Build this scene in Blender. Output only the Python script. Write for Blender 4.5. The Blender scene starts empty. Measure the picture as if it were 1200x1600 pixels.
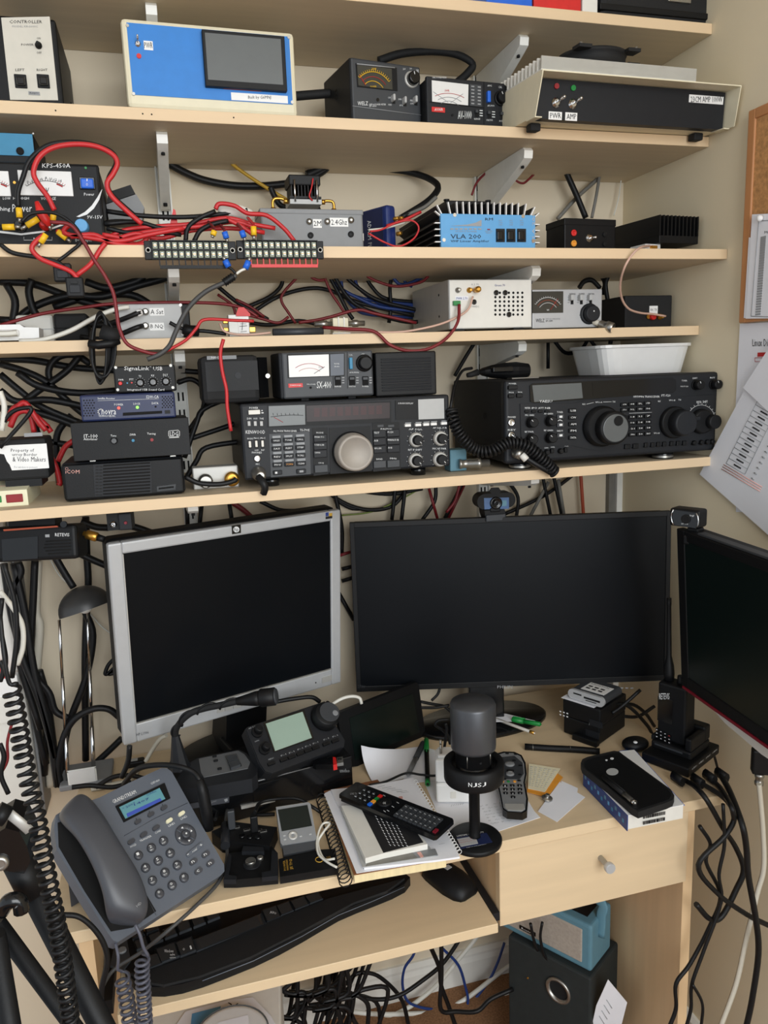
import bpy, bmesh, math, random
import numpy as np
from mathutils import Matrix, Vector
rnd = random.Random(7)
scene = bpy.context.scene
COL = scene.collection

# ---------------------------------------------------------------- camera
YAW, PITCH, ROLL, FPX = math.radians(15.42), math.radians(10.48), math.radians(2.084), 1202.0
CAM = np.array([0.0, -1.5, 1.43])
_cy, _sy = math.cos(YAW), math.sin(YAW)
_f = np.array([_sy * math.cos(PITCH), _cy * math.cos(PITCH), -math.sin(PITCH)])
_r = np.array([_cy, -_sy, 0.0]); _d = np.cross(_f, _r)
_c, _s = math.cos(ROLL), math.sin(ROLL)
CM = np.array([_c * _r + _s * _d, -_s * _r + _c * _d, _f])
cd = bpy.data.cameras.new('camera'); cam = bpy.data.objects.new('camera', cd); COL.objects.link(cam)
cd.sensor_fit = 'VERTICAL'; cd.sensor_height = 32.0; cd.lens = FPX / 1600 * 32.0; cd.clip_start = 0.02
cam.matrix_world = Matrix(((CM[0][0], -CM[1][0], -CM[2][0], CAM[0]), (CM[0][1], -CM[1][1], -CM[2][1], CAM[1]),
                           (CM[0][2], -CM[1][2], -CM[2][2], CAM[2]), (0, 0, 0, 1)))
scene.camera = cam

# ---------------------------------------------------------------- light
w = bpy.data.worlds.new('world'); scene.world = w; w.use_nodes = True
w.node_tree.nodes['Background'].inputs['Color'].default_value = (0.84, 0.92, 1.0, 1)
w.node_tree.nodes['Background'].inputs['Strength'].default_value = 0.8
def area(name, loc, target, sx, sy, power, col):
    l = bpy.data.lights.new(name, 'AREA'); l.shape = 'RECTANGLE'; l.size = sx; l.size_y = sy; l.energy = power; l.color = col
    o = bpy.data.objects.new(name, l); COL.objects.link(o); o.location = loc
    o.rotation_euler = (Vector(target) - Vector(loc)).to_track_quat('-Z', 'Y').to_euler()
    return o
area('window_light', (0.6, -3.0, 1.7), (0.2, 0, 1.0), 1.9, 1.5, 56, (0.97, 0.99, 1.0))
scene.view_settings.view_transform = 'Standard'; scene.view_settings.look = 'None'
scene.view_settings.exposure = 0.15; scene.view_settings.gamma = 1.0
scene.view_settings.use_curve_mapping = False

# ---------------------------------------------------------------- pixels of the photograph to points in the room
CROPS = dict(A1=(0, 0, 2.4), A2=(460, 0, 3), A3=(760, 0, 2.727), A4=(0, 190, 3), A5=(380, 220, 3.529), A6=(640, 220, 2.143),
    B1=(0, 380, 3), B2=(340, 400, 3.158), B3=(600, 400, 2), B4=(0, 550, 3.75), B5=(290, 530, 2.79), B6=(680, 530, 2.609),
    C1=(0, 780, 3.479), C2=(160, 780, 3), C3=(520, 740, 2.143), C4=(960, 770, 3.721), C5=(200, 1060, 3), C6=(560, 1050, 3.529),
    C7=(820, 1040, 3.158), C8=(60, 1180, 3.529), E1=(290, 1200, 4.444), E2=(500, 1200, 3.333), E3=(180, 1340, 2.5),
    E4=(740, 1280, 2.609), E5=(0, 1240, 4.446), E6=(540, 1420, 3.75), G5=(600, 200, 4), G1=(900, 0, 4), G2=(900, 300, 4),
    G3=(900, 560, 4), G4=(200, 400, 4), G6=(150, 180, 4.8), G7=(900, 1100, 3.2), G8=(0, 1300, 4), H1=(560, 1150, 4),
    H2=(0, 1080, 4), H3=(500, 1080, 5.4545), P=(0, 0, 1))
_crop = CROPS['P']
def cr(k):
    global _crop
    _crop = CROPS[k]
def px(x, y):
    return _crop[0] + x / _crop[2], _crop[1] + y / _crop[2]
def raw_ray(X, Y):
    return (X - 600) / FPX * CM[0] + (Y - 800) / FPX * CM[1] + CM[2]
def ray(x, y):
    return raw_ray(*px(x, y))
def atY(x, y, Y): d = ray(x, y); return CAM + d * (Y - CAM[1]) / d[1]
def atZ(x, y, Z): d = ray(x, y); return CAM + d * (Z - CAM[2]) / d[2]
def atX(x, y, X): d = ray(x, y); return CAM + d * (X - CAM[0]) / d[0]
def proj(p):
    q = CM @ (np.array(p) - CAM); return 600 + FPX * q[0] / q[2], 800 + FPX * q[1] / q[2]

# ---------------------------------------------------------------- materials
def lin(c):
    c = c / 255.0
    return c / 12.92 if c <= 0.04045 else ((c + 0.055) / 1.055) ** 2.4
MATS = {}
def M(name, rgb=None, rough=0.5, metal=0.0, var=0.10, scale=60, bump=0.0, stretch=None, spec=0.5, trans=0.0, emit=0.0, coat=0.0):
    if name in MATS: return MATS[name]
    m = bpy.data.materials.new(name); m.use_nodes = True; nt = m.node_tree; b = nt.nodes['Principled BSDF']
    col = tuple(lin(c) for c in rgb)
    b.inputs['Roughness'].default_value = rough; b.inputs['Metallic'].default_value = metal
    b.inputs['Specular IOR Level'].default_value = spec
    if coat: b.inputs['Coat Weight'].default_value = coat
    if trans: b.inputs['Transmission Weight'].default_value = trans
    if emit:
        b.inputs['Emission Color'].default_value = (*col, 1); b.inputs['Emission Strength'].default_value = emit
    tc = nt.nodes.new('ShaderNodeTexCoord'); mp = nt.nodes.new('ShaderNodeMapping')
    nt.links.new(tc.outputs['Object'], mp.inputs['Vector'])
    if stretch: mp.inputs['Scale'].default_value = stretch
    nz = nt.nodes.new('ShaderNodeTexNoise'); nz.inputs['Scale'].default_value = scale; nz.inputs['Detail'].default_value = 4
    nt.links.new(mp.outputs['Vector'], nz.inputs['Vector'])
    rp = nt.nodes.new('ShaderNodeValToRGB')
    rp.color_ramp.elements[0].position = 0.25; rp.color_ramp.elements[1].position = 0.75
    rp.color_ramp.elements[0].color = (*[c * (1 - var) for c in col], 1)
    rp.color_ramp.elements[1].color = (*[min(1, c * (1 + var)) for c in col], 1)
    nt.links.new(nz.outputs['Fac'], rp.inputs['Fac']); nt.links.new(rp.outputs['Color'], b.inputs['Base Color'])
    if bump:
        bp = nt.nodes.new('ShaderNodeBump'); bp.inputs['Strength'].default_value = bump; bp.inputs['Distance'].default_value = 0.001
        n2 = nt.nodes.new('ShaderNodeTexNoise'); n2.inputs['Scale'].default_value = scale * 8
        nt.links.new(mp.outputs['Vector'], n2.inputs['Vector'])
        nt.links.new(n2.outputs['Fac'], bp.inputs['Height']); nt.links.new(bp.outputs['Normal'], b.inputs['Normal'])
    MATS[name] = m
    return m
M('wall_paint', (224, 211, 187), 0.9, var=0.03, scale=3, bump=0.15, spec=0.2)
M('side_wall_paint', (228, 215, 186), 0.9, var=0.03, scale=3, bump=0.15, spec=0.2)
M('ceiling_paint', (235, 232, 225), 0.9, var=0.02)
M('carpet', (150, 112, 82), 1.0, var=0.35, scale=240, bump=1.0, spec=0.1)
M('laminate', (220, 196, 160), 0.5, var=0.05, scale=14, stretch=(0.35, 4, 4), spec=0.35)
M('laminate_edge', (224, 198, 162), 0.5, var=0.03, scale=14, stretch=(0.35, 4, 4), spec=0.35)
M('laminate_upright', (222, 190, 148), 0.5, var=0.06, scale=12, stretch=(4, 4, 0.3), spec=0.35)
M('white_gloss', (232, 230, 222), 0.4, var=0.02)
M('bracket_white', (236, 236, 230), 0.4, var=0.04)
M('black', (14, 15, 17), 0.5, var=0.12, bump=0.1, spec=0.28)
M('black_matte', (15, 16, 18), 0.75, var=0.15, bump=0.2)
M('black_gloss', (14, 15, 17), 0.18, var=0.1)
M('void', (8, 8, 9), 0.9, var=0.1)
M('charcoal', (29, 31, 35), 0.5, var=0.06, bump=0.1, spec=0.3)
M('dial_silver', (160, 153, 144), 0.55, metal=0.2, var=0.03)
M('grey_dark', (54, 57, 61), 0.5, var=0.05)
M('grey', (128, 130, 132), 0.5, var=0.04)
M('grey_light', (178, 179, 178), 0.45, var=0.04)
M('silver', (188, 187, 182), 0.45, metal=0.35, var=0.04)
M('silver_paint', (186, 188, 190), 0.42, metal=0.25, var=0.03)
M('chrome', (215, 215, 215), 0.18, metal=1.0, var=0.03)
M('steel', (170, 168, 162), 0.35, metal=0.9, var=0.08)
M('gold', (212, 160, 72), 0.3, metal=0.9, var=0.08)
M('cream', (226, 218, 190), 0.5, var=0.03)
M('ivory', (232, 228, 196), 0.5, var=0.03)
M('beige_panel', (206, 202, 190), 0.55, var=0.04)
M('blue_panel', (40, 124, 204), 0.5, var=0.05)
M('amp_blue', (92, 160, 212), 0.5, var=0.05)
M('teal_blue', (52, 130, 168), 0.5, var=0.05)
M('navy', (26, 37, 76), 0.45, var=0.08)
M('deep_blue', (24, 44, 104), 0.4, var=0.1)
M('blue', (30, 100, 210), 0.4, var=0.05)
M('red', (206, 36, 34), 0.45, var=0.08)
M('dark_red', (140, 26, 32), 0.5, var=0.1)
M('maroon', (120, 22, 38), 0.4, var=0.1)
M('yellow', (238, 190, 32), 0.45, var=0.06)
M('green', (20, 128, 56), 0.4, var=0.06)
M('orange', (232, 156, 52), 0.6, var=0.06)
M('rust', (166, 74, 44), 0.6, var=0.1)
M('white', (238, 238, 236), 0.5, var=0.02)
M('off_white', (226, 224, 216), 0.5, var=0.03)
M('print_white', (228, 230, 230), 0.6, var=0.01)
M('print_grey', (150, 152, 154), 0.6, var=0.01)
M('print_black', (24, 24, 26), 0.7, var=0.01)
M('print_red', (190, 40, 40), 0.7, var=0.01)
M('print_blue', (40, 60, 130), 0.7, var=0.01)
M('print_gold', (200, 158, 60), 0.5, var=0.01)
M('print_pink', (214, 160, 150), 0.6, var=0.01)
M('paper', (236, 237, 242), 0.8, var=0.015, scale=20)
M('paper_cream', (236, 228, 196), 0.8, var=0.02)
M('page_edge', (234, 216, 170), 0.8, var=0.08, scale=60, stretch=(0.2, 0.2, 20))
M('brown_cover', (130, 82, 48), 0.7, var=0.1)
M('cork', (196, 146, 96), 0.95, var=0.28, scale=170, bump=0.8, spec=0.1)
M('pine', (190, 132, 84), 0.5, var=0.1, scale=20, stretch=(4, 4, 0.3))
M('screen', (10, 13, 17), 0.34, var=0.05, scale=8, spec=0.14)
M('webcam_blue', (70, 100, 142), 0.4)
M('term_green', (126, 134, 104), 0.35, trans=.1)
M('key_black', (46, 48, 50), 0.25, var=0.05)
M('dial_grey', (104, 108, 110), 0.32, metal=0.4, var=0.04)
M('screen_green', (14, 24, 22), 0.28, var=0.05, scale=8, spec=0.4)
M('screen_grey', (92, 96, 96), 0.3, var=0.03)
M('meter_white', (226, 226, 224), 0.35, var=0.02)
M('meter_dark', (58, 58, 52), 0.3, var=0.05)
M('lcd_green', (150, 172, 158), 0.35, var=0.02)
M('lcd_teal', (96, 150, 160), 0.35, var=0.03)
M('lcd_blue', (62, 84, 176), 0.4, var=0.05)
M('lcd_dark', (40, 26, 26), 0.3, var=0.1, spec=0.25)
M('lcd_digit', (58, 28, 28), 0.3, spec=0.25)
M('laminate_shelf', (206, 190, 164), 0.6, var=0.05, scale=14, stretch=(0.35, 4, 4), spec=0.25)
M('phone_grey', (92, 98, 108), 0.5, var=0.03, bump=0.05)
M('phone_dark', (70, 72, 78), 0.38, var=0.03)
M('phone_key', (66, 68, 74), 0.4, var=0.03)
M('cord_grey', (82, 84, 96), 0.45, var=0.05)
M('cable_black', (15, 16, 18), 0.5, var=0.1, spec=0.35)
M('cable_grey', (64, 64, 64), 0.55, var=0.1)
M('cable_midgrey', (120, 118, 112), 0.55, var=0.1)
M('cable_white', (222, 220, 210), 0.5, var=0.03)
M('cable_cream', (206, 200, 184), 0.55, var=0.03)
M('cable_red', (196, 40, 44), 0.45, var=0.08)
M('cable_darkred', (120, 26, 32), 0.5, var=0.08)
M('cable_blue', (28, 56, 120), 0.5, var=0.08)
M('cable_yellow', (196, 156, 44), 0.5, var=0.06)
M('cable_pink', (208, 172, 154), 0.45, var=0.05)
M('cable_green', (120, 140, 60), 0.5, var=0.06)
M('cable_rust', (170, 72, 44), 0.5, var=0.06)
M('led_red', (255, 60, 40), 0.3, emit=1.2)
M('led_green', (120, 255, 60), 0.3, emit=1.2)
M('radio_blue', (92, 134, 150), 0.6, var=0.05)
M('grille_beige', (168, 158, 146), 0.8, var=0.12, scale=200)
M('file_black', (34, 40, 40), 0.7, var=0.15, bump=0.2)
M('plastic_clear', (250, 250, 248), 0.3, var=0.02, trans=0.3, spec=0.5)
M('lamp_metal', (66, 66, 66), 0.38, metal=0.35, var=0.08)
M('mic_metal', (78, 80, 84), 0.36, metal=0.5, var=0.04)
M('plate_grey', (98, 100, 102), 0.45, var=0.04)
M('tape', (196, 206, 214), 0.3, var=0.02, trans=0.3)

# ---------------------------------------------------------------- mesh builder
_glyph = {}
def glyphs(s, font_bold=False):
    if s in _glyph: return _glyph[s]
    c = bpy.data.curves.new('t', 'FONT'); c.body = s; c.resolution_u = 1; c.size = 1.0
    c.fill_mode = 'FRONT'
    o = bpy.data.objects.new('t', c)
    me = bpy.data.meshes.new_from_object(o)
    v = np.array([p.co[:] for p in me.vertices]) if len(me.vertices) else np.zeros((0, 3))
    f = [tuple(p.vertices) for p in me.polygons]
    bpy.data.objects.remove(o); bpy.data.curves.remove(c); bpy.data.meshes.remove(me)
    if len(v):
        mn, mx = v.min(0), v.max(0)
        v = (v - mn) / np.maximum(mx - mn, 1e-9)
    _glyph[s] = (v, f)
    return _glyph[s]
def basis(axis):
    a = np.array(axis, float); a = a / np.linalg.norm(a)
    t = np.array([0, 0, 1.0]) if abs(a[2]) < 0.9 else np.array([1.0, 0, 0])
    u = np.cross(t, a); u /= np.linalg.norm(u)
    return u, np.cross(a, u), a
class MB:
    def __init__(s): s.v = []; s.f = []; s.sm = []; s.mi = []; s.mats = []; s.cur = 0
    def mat(s, m):
        m = MATS[m]
        if m not in s.mats: s.mats.append(m)
        s.cur = s.mats.index(m); return s
    def add(s, vs, fs, smooth=False):
        o = len(s.v); s.v += [tuple(map(float, p)) for p in vs]
        for f in fs:
            s.f.append(tuple(i + o for i in f)); s.sm.append(smooth); s.mi.append(s.cur)
        return s
    def box(s, x0, x1, y0, y1, z0, z1, bev=0, seg=2):
        if x1 < x0: x0, x1 = x1, x0
        if y1 < y0: y0, y1 = y1, y0
        if z1 < z0: z0, z1 = z1, z0
        bev = min(bev, 0.49 * min(x1 - x0, y1 - y0, z1 - z0))
        if bev <= 0:
            v = [(x, y, z) for z in (z0, z1) for y in (y0, y1) for x in (x0, x1)]
            return s.add(v, [(0, 2, 3, 1), (4, 5, 7, 6), (0, 1, 5, 4), (2, 6, 7, 3), (0, 4, 6, 2), (1, 3, 7, 5)])
        bm = bmesh.new(); bmesh.ops.create_cube(bm, size=1)
        for q in bm.verts: q.co = ((x0 + x1) / 2 + q.co.x * (x1 - x0), (y0 + y1) / 2 + q.co.y * (y1 - y0), (z0 + z1) / 2 + q.co.z * (z1 - z0))
        bmesh.ops.bevel(bm, geom=list(bm.edges), offset=bev, segments=seg, affect='EDGES', profile=0.5)
        bm.verts.index_update()
        s.add([q.co[:] for q in bm.verts], [[q.index for q in f.verts] for f in bm.faces], False)
        bm.free(); return s
    def prism(s, poly, y0, y1, bev=0):      # outline in (x, z), extruded along y
        return s._ext([(p[0], p[1]) for p in poly], lambda a, b, t: (a, t, b), y0, y1)
    def slab(s, poly, z0, z1):              # outline in (x, y), extruded along z
        return s._ext([(p[0], p[1]) for p in poly], lambda a, b, t: (a, b, t), z0, z1)
    def side(s, poly, x0, x1):              # outline in (y, z), extruded along x
        return s._ext([(p[0], p[1]) for p in poly], lambda a, b, t: (t, a, b), x0, x1)
    def _ext(s, poly, fn, t0, t1):
        n = len(poly)
        v = [fn(a, b, t0) for a, b in poly] + [fn(a, b, t1) for a, b in poly]
        f = [tuple(range(n)), tuple(range(2 * n - 1, n - 1, -1))] + [(i, n + i, n + (i + 1) % n, (i + 1) % n) for i in range(n)]
        return s.add(v, f)
    def cyl(s, p0, p1, r0, r1=None, n=16, caps=True):
        return s.lathe([(r0, 0), (r0 if r1 is None else r1, 1)], p0, np.array(p1, float) - np.array(p0, float), n, caps, True)
    def lathe(s, prof, p, axis, n=20, caps=True, unit=False, smooth=True):
        u, vv, a = basis(axis); L = np.linalg.norm(axis) if unit else 1.0; p = np.array(p, float)
        vs = []; k = len(prof)
        for r, t in prof:
            for i in range(n):
                an = 2 * math.pi * i / n
                vs.append(p + a * t * L + u * r * math.cos(an) + vv * r * math.sin(an))
        fs = [(j * n + i, j * n + (i + 1) % n, (j + 1) * n + (i + 1) % n, (j + 1) * n + i) for j in range(k - 1) for i in range(n)]
        o = len(s.v); s.add(vs, fs, smooth)
        if caps:
            s.f.append(tuple(o + i for i in range(n - 1, -1, -1))); s.f.append(tuple(o + (k - 1) * n + i for i in range(n)))
            s.sm += [False, False]; s.mi += [s.cur, s.cur]
        return s
    def tube(s, pts, r, n=7, closed=False, flat=None):
        P = [np.array(p, float) for p in pts]; k = len(P)
        if k < 2: return s
        vs = []; up = None
        rr = r if hasattr(r, '__len__') else [r] * k
        for i in range(k):
            t = P[min(i + 1, k - 1)] - P[max(i - 1, 0)]
            if closed: t = P[(i + 1) % k] - P[i - 1]
            t = t / (np.linalg.norm(t) + 1e-12)
            if up is None:
                up = np.array([0, 0, 1.0]) if abs(t[2]) < 0.9 else np.array([1.0, 0, 0])
            u = up - t * np.dot(up, t); u /= (np.linalg.norm(u) + 1e-12); up = u
            b = np.cross(t, u)
            for j in range(n):
                a = 2 * math.pi * j / n
                vs.append(P[i] + rr[i] * (u * math.cos(a) + b * math.sin(a) * (flat or 1)))
        fs = [(i * n + j, i * n + (j + 1) % n, (i + 1) * n + (j + 1) % n, (i + 1) * n + j) for i in range(k - 1) for j in range(n)]
        if closed: fs += [((k - 1) * n + j, (k - 1) * n + (j + 1) % n, (j + 1) % n, j) for j in range(n)]
        o = len(s.v); s.add(vs, fs, True)
        if not closed:
            s.f.append(tuple(o + i for i in range(n - 1, -1, -1))); s.f.append(tuple(o + (k - 1) * n + i for i in range(n)))
            s.sm += [False, False]; s.mi += [s.cur, s.cur]
        return s
    def text(s, t, o, ux, uz, off):         # glyphs stretched over the box o, o+ux, o+uz
        v, f = glyphs(t)
        o, ux, uz, off = (np.array(q, float) for q in (o, ux, uz, off))
        return s.add([o + p[0] * ux + p[1] * uz + off for p in v], f)
    def sphere(s, c, rx, ry=None, rz=None, n=16, k=10, t0=0.0, t1=1.0):
        ry = ry or rx; rz = rz or rx
        vs = []
        for j in range(k + 1):
            th = math.pi * (t0 + (t1 - t0) * j / k)
            for i in range(n):
                a = 2 * math.pi * i / n
                vs.append((c[0] + rx * math.sin(th) * math.cos(a), c[1] + ry * math.sin(th) * math.sin(a), c[2] + rz * math.cos(th)))
        return s.add(vs, [(j * n + i, (j + 1) * n + i, (j + 1) * n + (i + 1) % n, j * n + (i + 1) % n) for j in range(k) for i in range(n)], True)
    def mesh(s, name):
        me = bpy.data.meshes.new(name); me.from_pydata(s.v, [], s.f)
        for m in s.mats: me.materials.append(m)
        me.polygons.foreach_set('material_index', s.mi); me.polygons.foreach_set('use_smooth', s.sm)
        me.update(); return me
    def build(s, name, parent=None, mat=None):
        if mat: s.mats = [MATS[mat]]; s.mi = [0] * len(s.f)
        bm = bmesh.new(); me = s.mesh(name); bm.from_mesh(me)
        bmesh.ops.recalc_face_normals(bm, faces=bm.faces); bm.to_mesh(me); bm.free()
        o = bpy.data.objects.new(name, me); COL.objects.link(o)
        if parent is not None: o.parent = parent.root if isinstance(parent, D) else parent
        return o
def tag(o, label=None, cat=None, group=None, kind=None):
    if label: o['label'] = label
    if cat: o['category'] = cat
    if group: o['group'] = group
    if kind: o['kind'] = kind
    return o
def copy_tree(o, parent=None):
    c = o.copy(); COL.objects.link(c)
    if parent is not None: c.parent = parent
    for ch in list(o.children): copy_tree(ch, c)
    return c

# ---------------------------------------------------------------- a device: an Empty with a front face (x right, z up the face, y into the body)
class D:
    def __init__(s, name, label, cat, P, rz=0.0, lean=0.0, w=0.1, h=0.1, group=None):
        s.P = np.array(P, float); s.w, s.h = w, h
        s.X = np.array([math.cos(rz), math.sin(rz), 0.0]); yb = np.array([-math.sin(rz), math.cos(rz), 0.0])
        s.Z = np.array([0, 0, 1.0]) * math.cos(lean) + yb * math.sin(lean)
        s.Y = np.cross(s.Z, s.X)
        e = bpy.data.objects.new(name, None); COL.objects.link(e); s.root = e; e.empty_display_size = 0.02
        m = Matrix.Identity(4)
        for i in range(3): m[i][0], m[i][1], m[i][2], m[i][3] = s.X[i], s.Y[i], s.Z[i], s.P[i]
        e.matrix_world = m
        tag(e, label, cat, group); s.T = {}
    def uv(s, x, y, off=0.0):
        d = ray(x, y); n = s.Y; p0 = s.P - n * off
        q = CAM + d * (np.dot(p0 - CAM, n) / np.dot(d, n)) - s.P
        return float(np.dot(q, s.X)), float(np.dot(q, s.Z))
    def world(s, x, y, z): return s.P + s.X * x + s.Y * y + s.Z * z
    def box(s, name, mat, x0, x1, y0, y1, z0, z1, bev=0, parent=None, label=None, seg=2):
        o = MB().mat(mat).box(x0, x1, y0, y1, z0, z1, bev, seg).build(name, parent or s)
        if label: o['label'] = label
        return o
    def case(s, mat, depth, bev=0.002, name='case', back=None):
        return s.box(name, mat, 0, s.w, 0, depth, 0, s.h, bev)
    def pbox(s, name, mat, a, b, c, d, out=0.001, dep=0.001, bev=0, parent=None, off=None, label=None):
        q = out if off is None else off
        x0, z1 = s.uv(a, b, q); x1, z0 = s.uv(c, d, q)
        return s.box(name, mat, x0, x1, -out, dep, z0, z1, bev, parent, label)
    def poly(s, name, mat, pts, out=0.001, dep=0.001, parent=None):
        return MB().mat(mat).prism([s.uv(a, b, out) for a, b in pts], -out, dep).build(name, parent or s)
    def cyl(s, name, mat, x, y, rp, out=0.004, dep=0.001, n=16, parent=None, cone=1.0, base=0.0):
        u, v = s.uv(x, y, base); r = s.mpp(x, y) * rp
        return MB().mat(mat).cyl((u, dep, v), (u, -base - out, v), r, r * cone, n).build(name, parent or s)
    def mpp(s, x, y):
        a = s.uv(x - 3, y); b = s.uv(x + 3, y); return math.hypot(a[0] - b[0], a[1] - b[1]) / 6
    def lathe(s, name, mat, x, y, prof, n=24, parent=None, base=0.0):     # profile: (radius in crop pixels, height in m)
        u, v = s.uv(x, y, base); k = s.mpp(x, y)
        return MB().mat(mat).lathe([(r * k, t) for r, t in prof], (u, 0, v), (0, -1, 0), n).build(name, parent or s)
    def knob(s, name, mat, x, y, rp, out=0.012, ptr='print_white', skirt=1.25, ang=0.6, smat=None, n=20):
        u, v = s.uv(x, y); r = s.mpp(x, y) * rp
        m = MB().mat(smat or mat)
        m.lathe([(r * skirt, 0), (r * skirt, 0.002), (r, 0.003)], (u, 0, v), (0, -1, 0), n).mat(mat)
        m.lathe([(r, 0.003), (r * 0.94, out - 0.001), (r * 0.8, out)], (u, 0, v), (0, -1, 0), n)
        o = m.build(name, s)
        if ptr:
            c, t = math.sin(ang), math.cos(ang)
            MB().mat(ptr).tube([(u + c * r * 0.35, -out - 0.0002, v + t * r * 0.35), (u + c * r * 0.8, -out - 0.0002, v + t * r * 0.8)], r * 0.08, 4).build('pointer', o)
        return o
    def txt(s, t, a, b, c, d, mat='print_white', off=0.0006, base=0.0):
        o = s.uv(a, d, base); x = s.uv(c, d, base); z = s.uv(a, b, base)
        m = s.T.setdefault(mat, MB().mat(mat))
        m.text(t, (o[0], 0, o[1]), (x[0] - o[0], 0, x[1] - o[1]), (z[0] - o[0], 0, z[1] - o[1]), (0, -base - off, 0))
    def line(s, pts, rp=0.5, mat='print_white', off=0.0005, base=0.0):
        m = s.T.setdefault(mat, MB().mat(mat))
        P = [s.uv(a, b, base) for a, b in pts]; r = s.mpp(*pts[0]) * rp
        m.tube([(u, -base - off, v) for u, v in P], r, 4, flat=1)
    def mark(s, a, b, c, d, mat='print_white', off=0.0005, base=0.0):
        m = s.T.setdefault(mat, MB().mat(mat))
        x0, z1 = s.uv(a, b, base); x1, z0 = s.uv(c, d, base)
        m.box(x0, x1, -base - off, -base, z0, z1)
    def label(s, t, a, b, c, d, base=0.0, mat='white', ink='print_black', mx=0.08, my=0.2):
        s.pbox('sticker', mat, a, b, c, d, base + 0.0006, -base + 0.0001)
        w_, h_ = c - a, d - b
        s.txt(t, a + w_ * mx, b + h_ * my, c - w_ * mx, d - h_ * my, ink, 0.001, base)
    def screw(s, x, y, rp, mat='steel', base=0.0):
        o = s.cyl('screw', mat, x, y, rp, 0.0012, 0.001, 10, base=base); return o
    def toggle(s, x, y, rp, dx=0, dy=-1, L=0.012, mat='chrome'):
        u, v = s.uv(x, y); r = s.mpp(x, y) * rp
        m = MB().mat(mat)
        m.lathe([(r, 0), (r, 0.002), (r * 0.6, 0.0025), (r * 0.6, 0.005)], (u, 0, v), (0, -1, 0), 8)
        t = np.array([dx * 0.6, -1, -dy * 0.6]); t /= np.linalg.norm(t)
        p0 = np.array([u, -0.004, v]); p1 = p0 + t * L
        m.cyl(p0, p1, r * 0.22, r * 0.34, 8); m.sphere(p1, r * 0.36, n=8, k=6)
        return m.build('toggle_switch', s)
    def done(s):
        for k, m in s.T.items():
            if m.f: m.build('lettering', s)
        s.T = {}; return s
def stand(name, label, cat, xl, xr, Y, zb, ytop, Yr=None, group=None, lean=0.0, yg=400):
    """A device whose front stands at depth Y on the height zb, between two pixel columns."""
    def foot(x, yy):
        g = px(0, 0)[1] + 100
        for _ in range(6):
            X, _y = px(x, 0)
            d = raw_ray(X, g); p = CAM + d * (yy - CAM[1]) / d[1]; p[2] = zb
            g = proj(p)[1]
        return p
    a, b = foot(xl, Y), foot(xr, Y if Yr is None else Yr)
    dd = D(name, label, cat, a, math.atan2(b[1] - a[1], b[0] - a[0]), lean, float(np.linalg.norm(b - a)), 0.1, group)
    dd.h = dd.uv(xl, ytop)[1]
    return dd
def flat(name, label, cat, BL, BR, TL, z, group=None):
    """A thing lying flat with its upper face at height z; corners in pixels."""
    a, b, t = atZ(*BL, z), atZ(*BR, z), atZ(*TL, z)
    X = (b - a) / np.linalg.norm(b - a)
    dd = D(name, label, cat, a, math.atan2(X[1], X[0]), math.pi / 2, float(np.linalg.norm(b - a)), 0.1, group)
    dd.h = float(np.dot(t - a, dd.Z)); return dd
def smooth_path(P, k=6):
    P = [np.array(p, float) for p in P]
    if len(P) < 3: return P
    Q = [2 * P[0] - P[1]] + P + [2 * P[-1] - P[-2]]; out = []
    for i in range(1, len(Q) - 2):
        for j in range(k):
            t = j / k
            out.append(0.5 * ((2 * Q[i]) + (-Q[i - 1] + Q[i + 1]) * t + (2 * Q[i - 1] - 5 * Q[i] + 4 * Q[i + 1] - Q[i + 2]) * t * t
                              + (-Q[i - 1] + 3 * Q[i] - 3 * Q[i + 1] + Q[i + 2]) * t ** 3))
    out.append(P[-1]); return out
def pts(L):
    """Pixel points to room points: (x, y, depth), (x, y, height, 'z'), (x, y, side, 'x')."""
    out = []
    for p in L:
        if len(p) == 3: out.append(atY(*p))
        elif p[3] == 'z': out.append(atZ(p[0], p[1], p[2]))
        else: out.append(atX(p[0], p[1], p[2]))
    return out
def cable(label, L, r, mat='cable_black', name='cable', group=None, k=6, n=6, cat='cable'):
    o = MB().mat(mat).tube(smooth_path(pts(L), k), r, n).build(name)
    return tag(o, label, cat, group)
def coil(P, R, r, turns, n=6, seg=12):
    P = smooth_path(P, 10); L = [0]
    for i in range(1, len(P)): L.append(L[-1] + np.linalg.norm(P[i] - P[i - 1]))
    out = []; N = int(turns * seg)
    for i in range(N + 1):
        t = i / N * L[-1]; j = max(0, min(len(P) - 2, int(np.searchsorted(L, t)) - 1))
        f = (t - L[j]) / max(L[j + 1] - L[j], 1e-9); p = P[j] * (1 - f) + P[j + 1] * f
        u, v, a = basis(P[j + 1] - P[j]); an = 2 * math.pi * i / seg
        out.append(p + R * (u * math.cos(an) + v * math.sin(an)))
    return out
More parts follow.
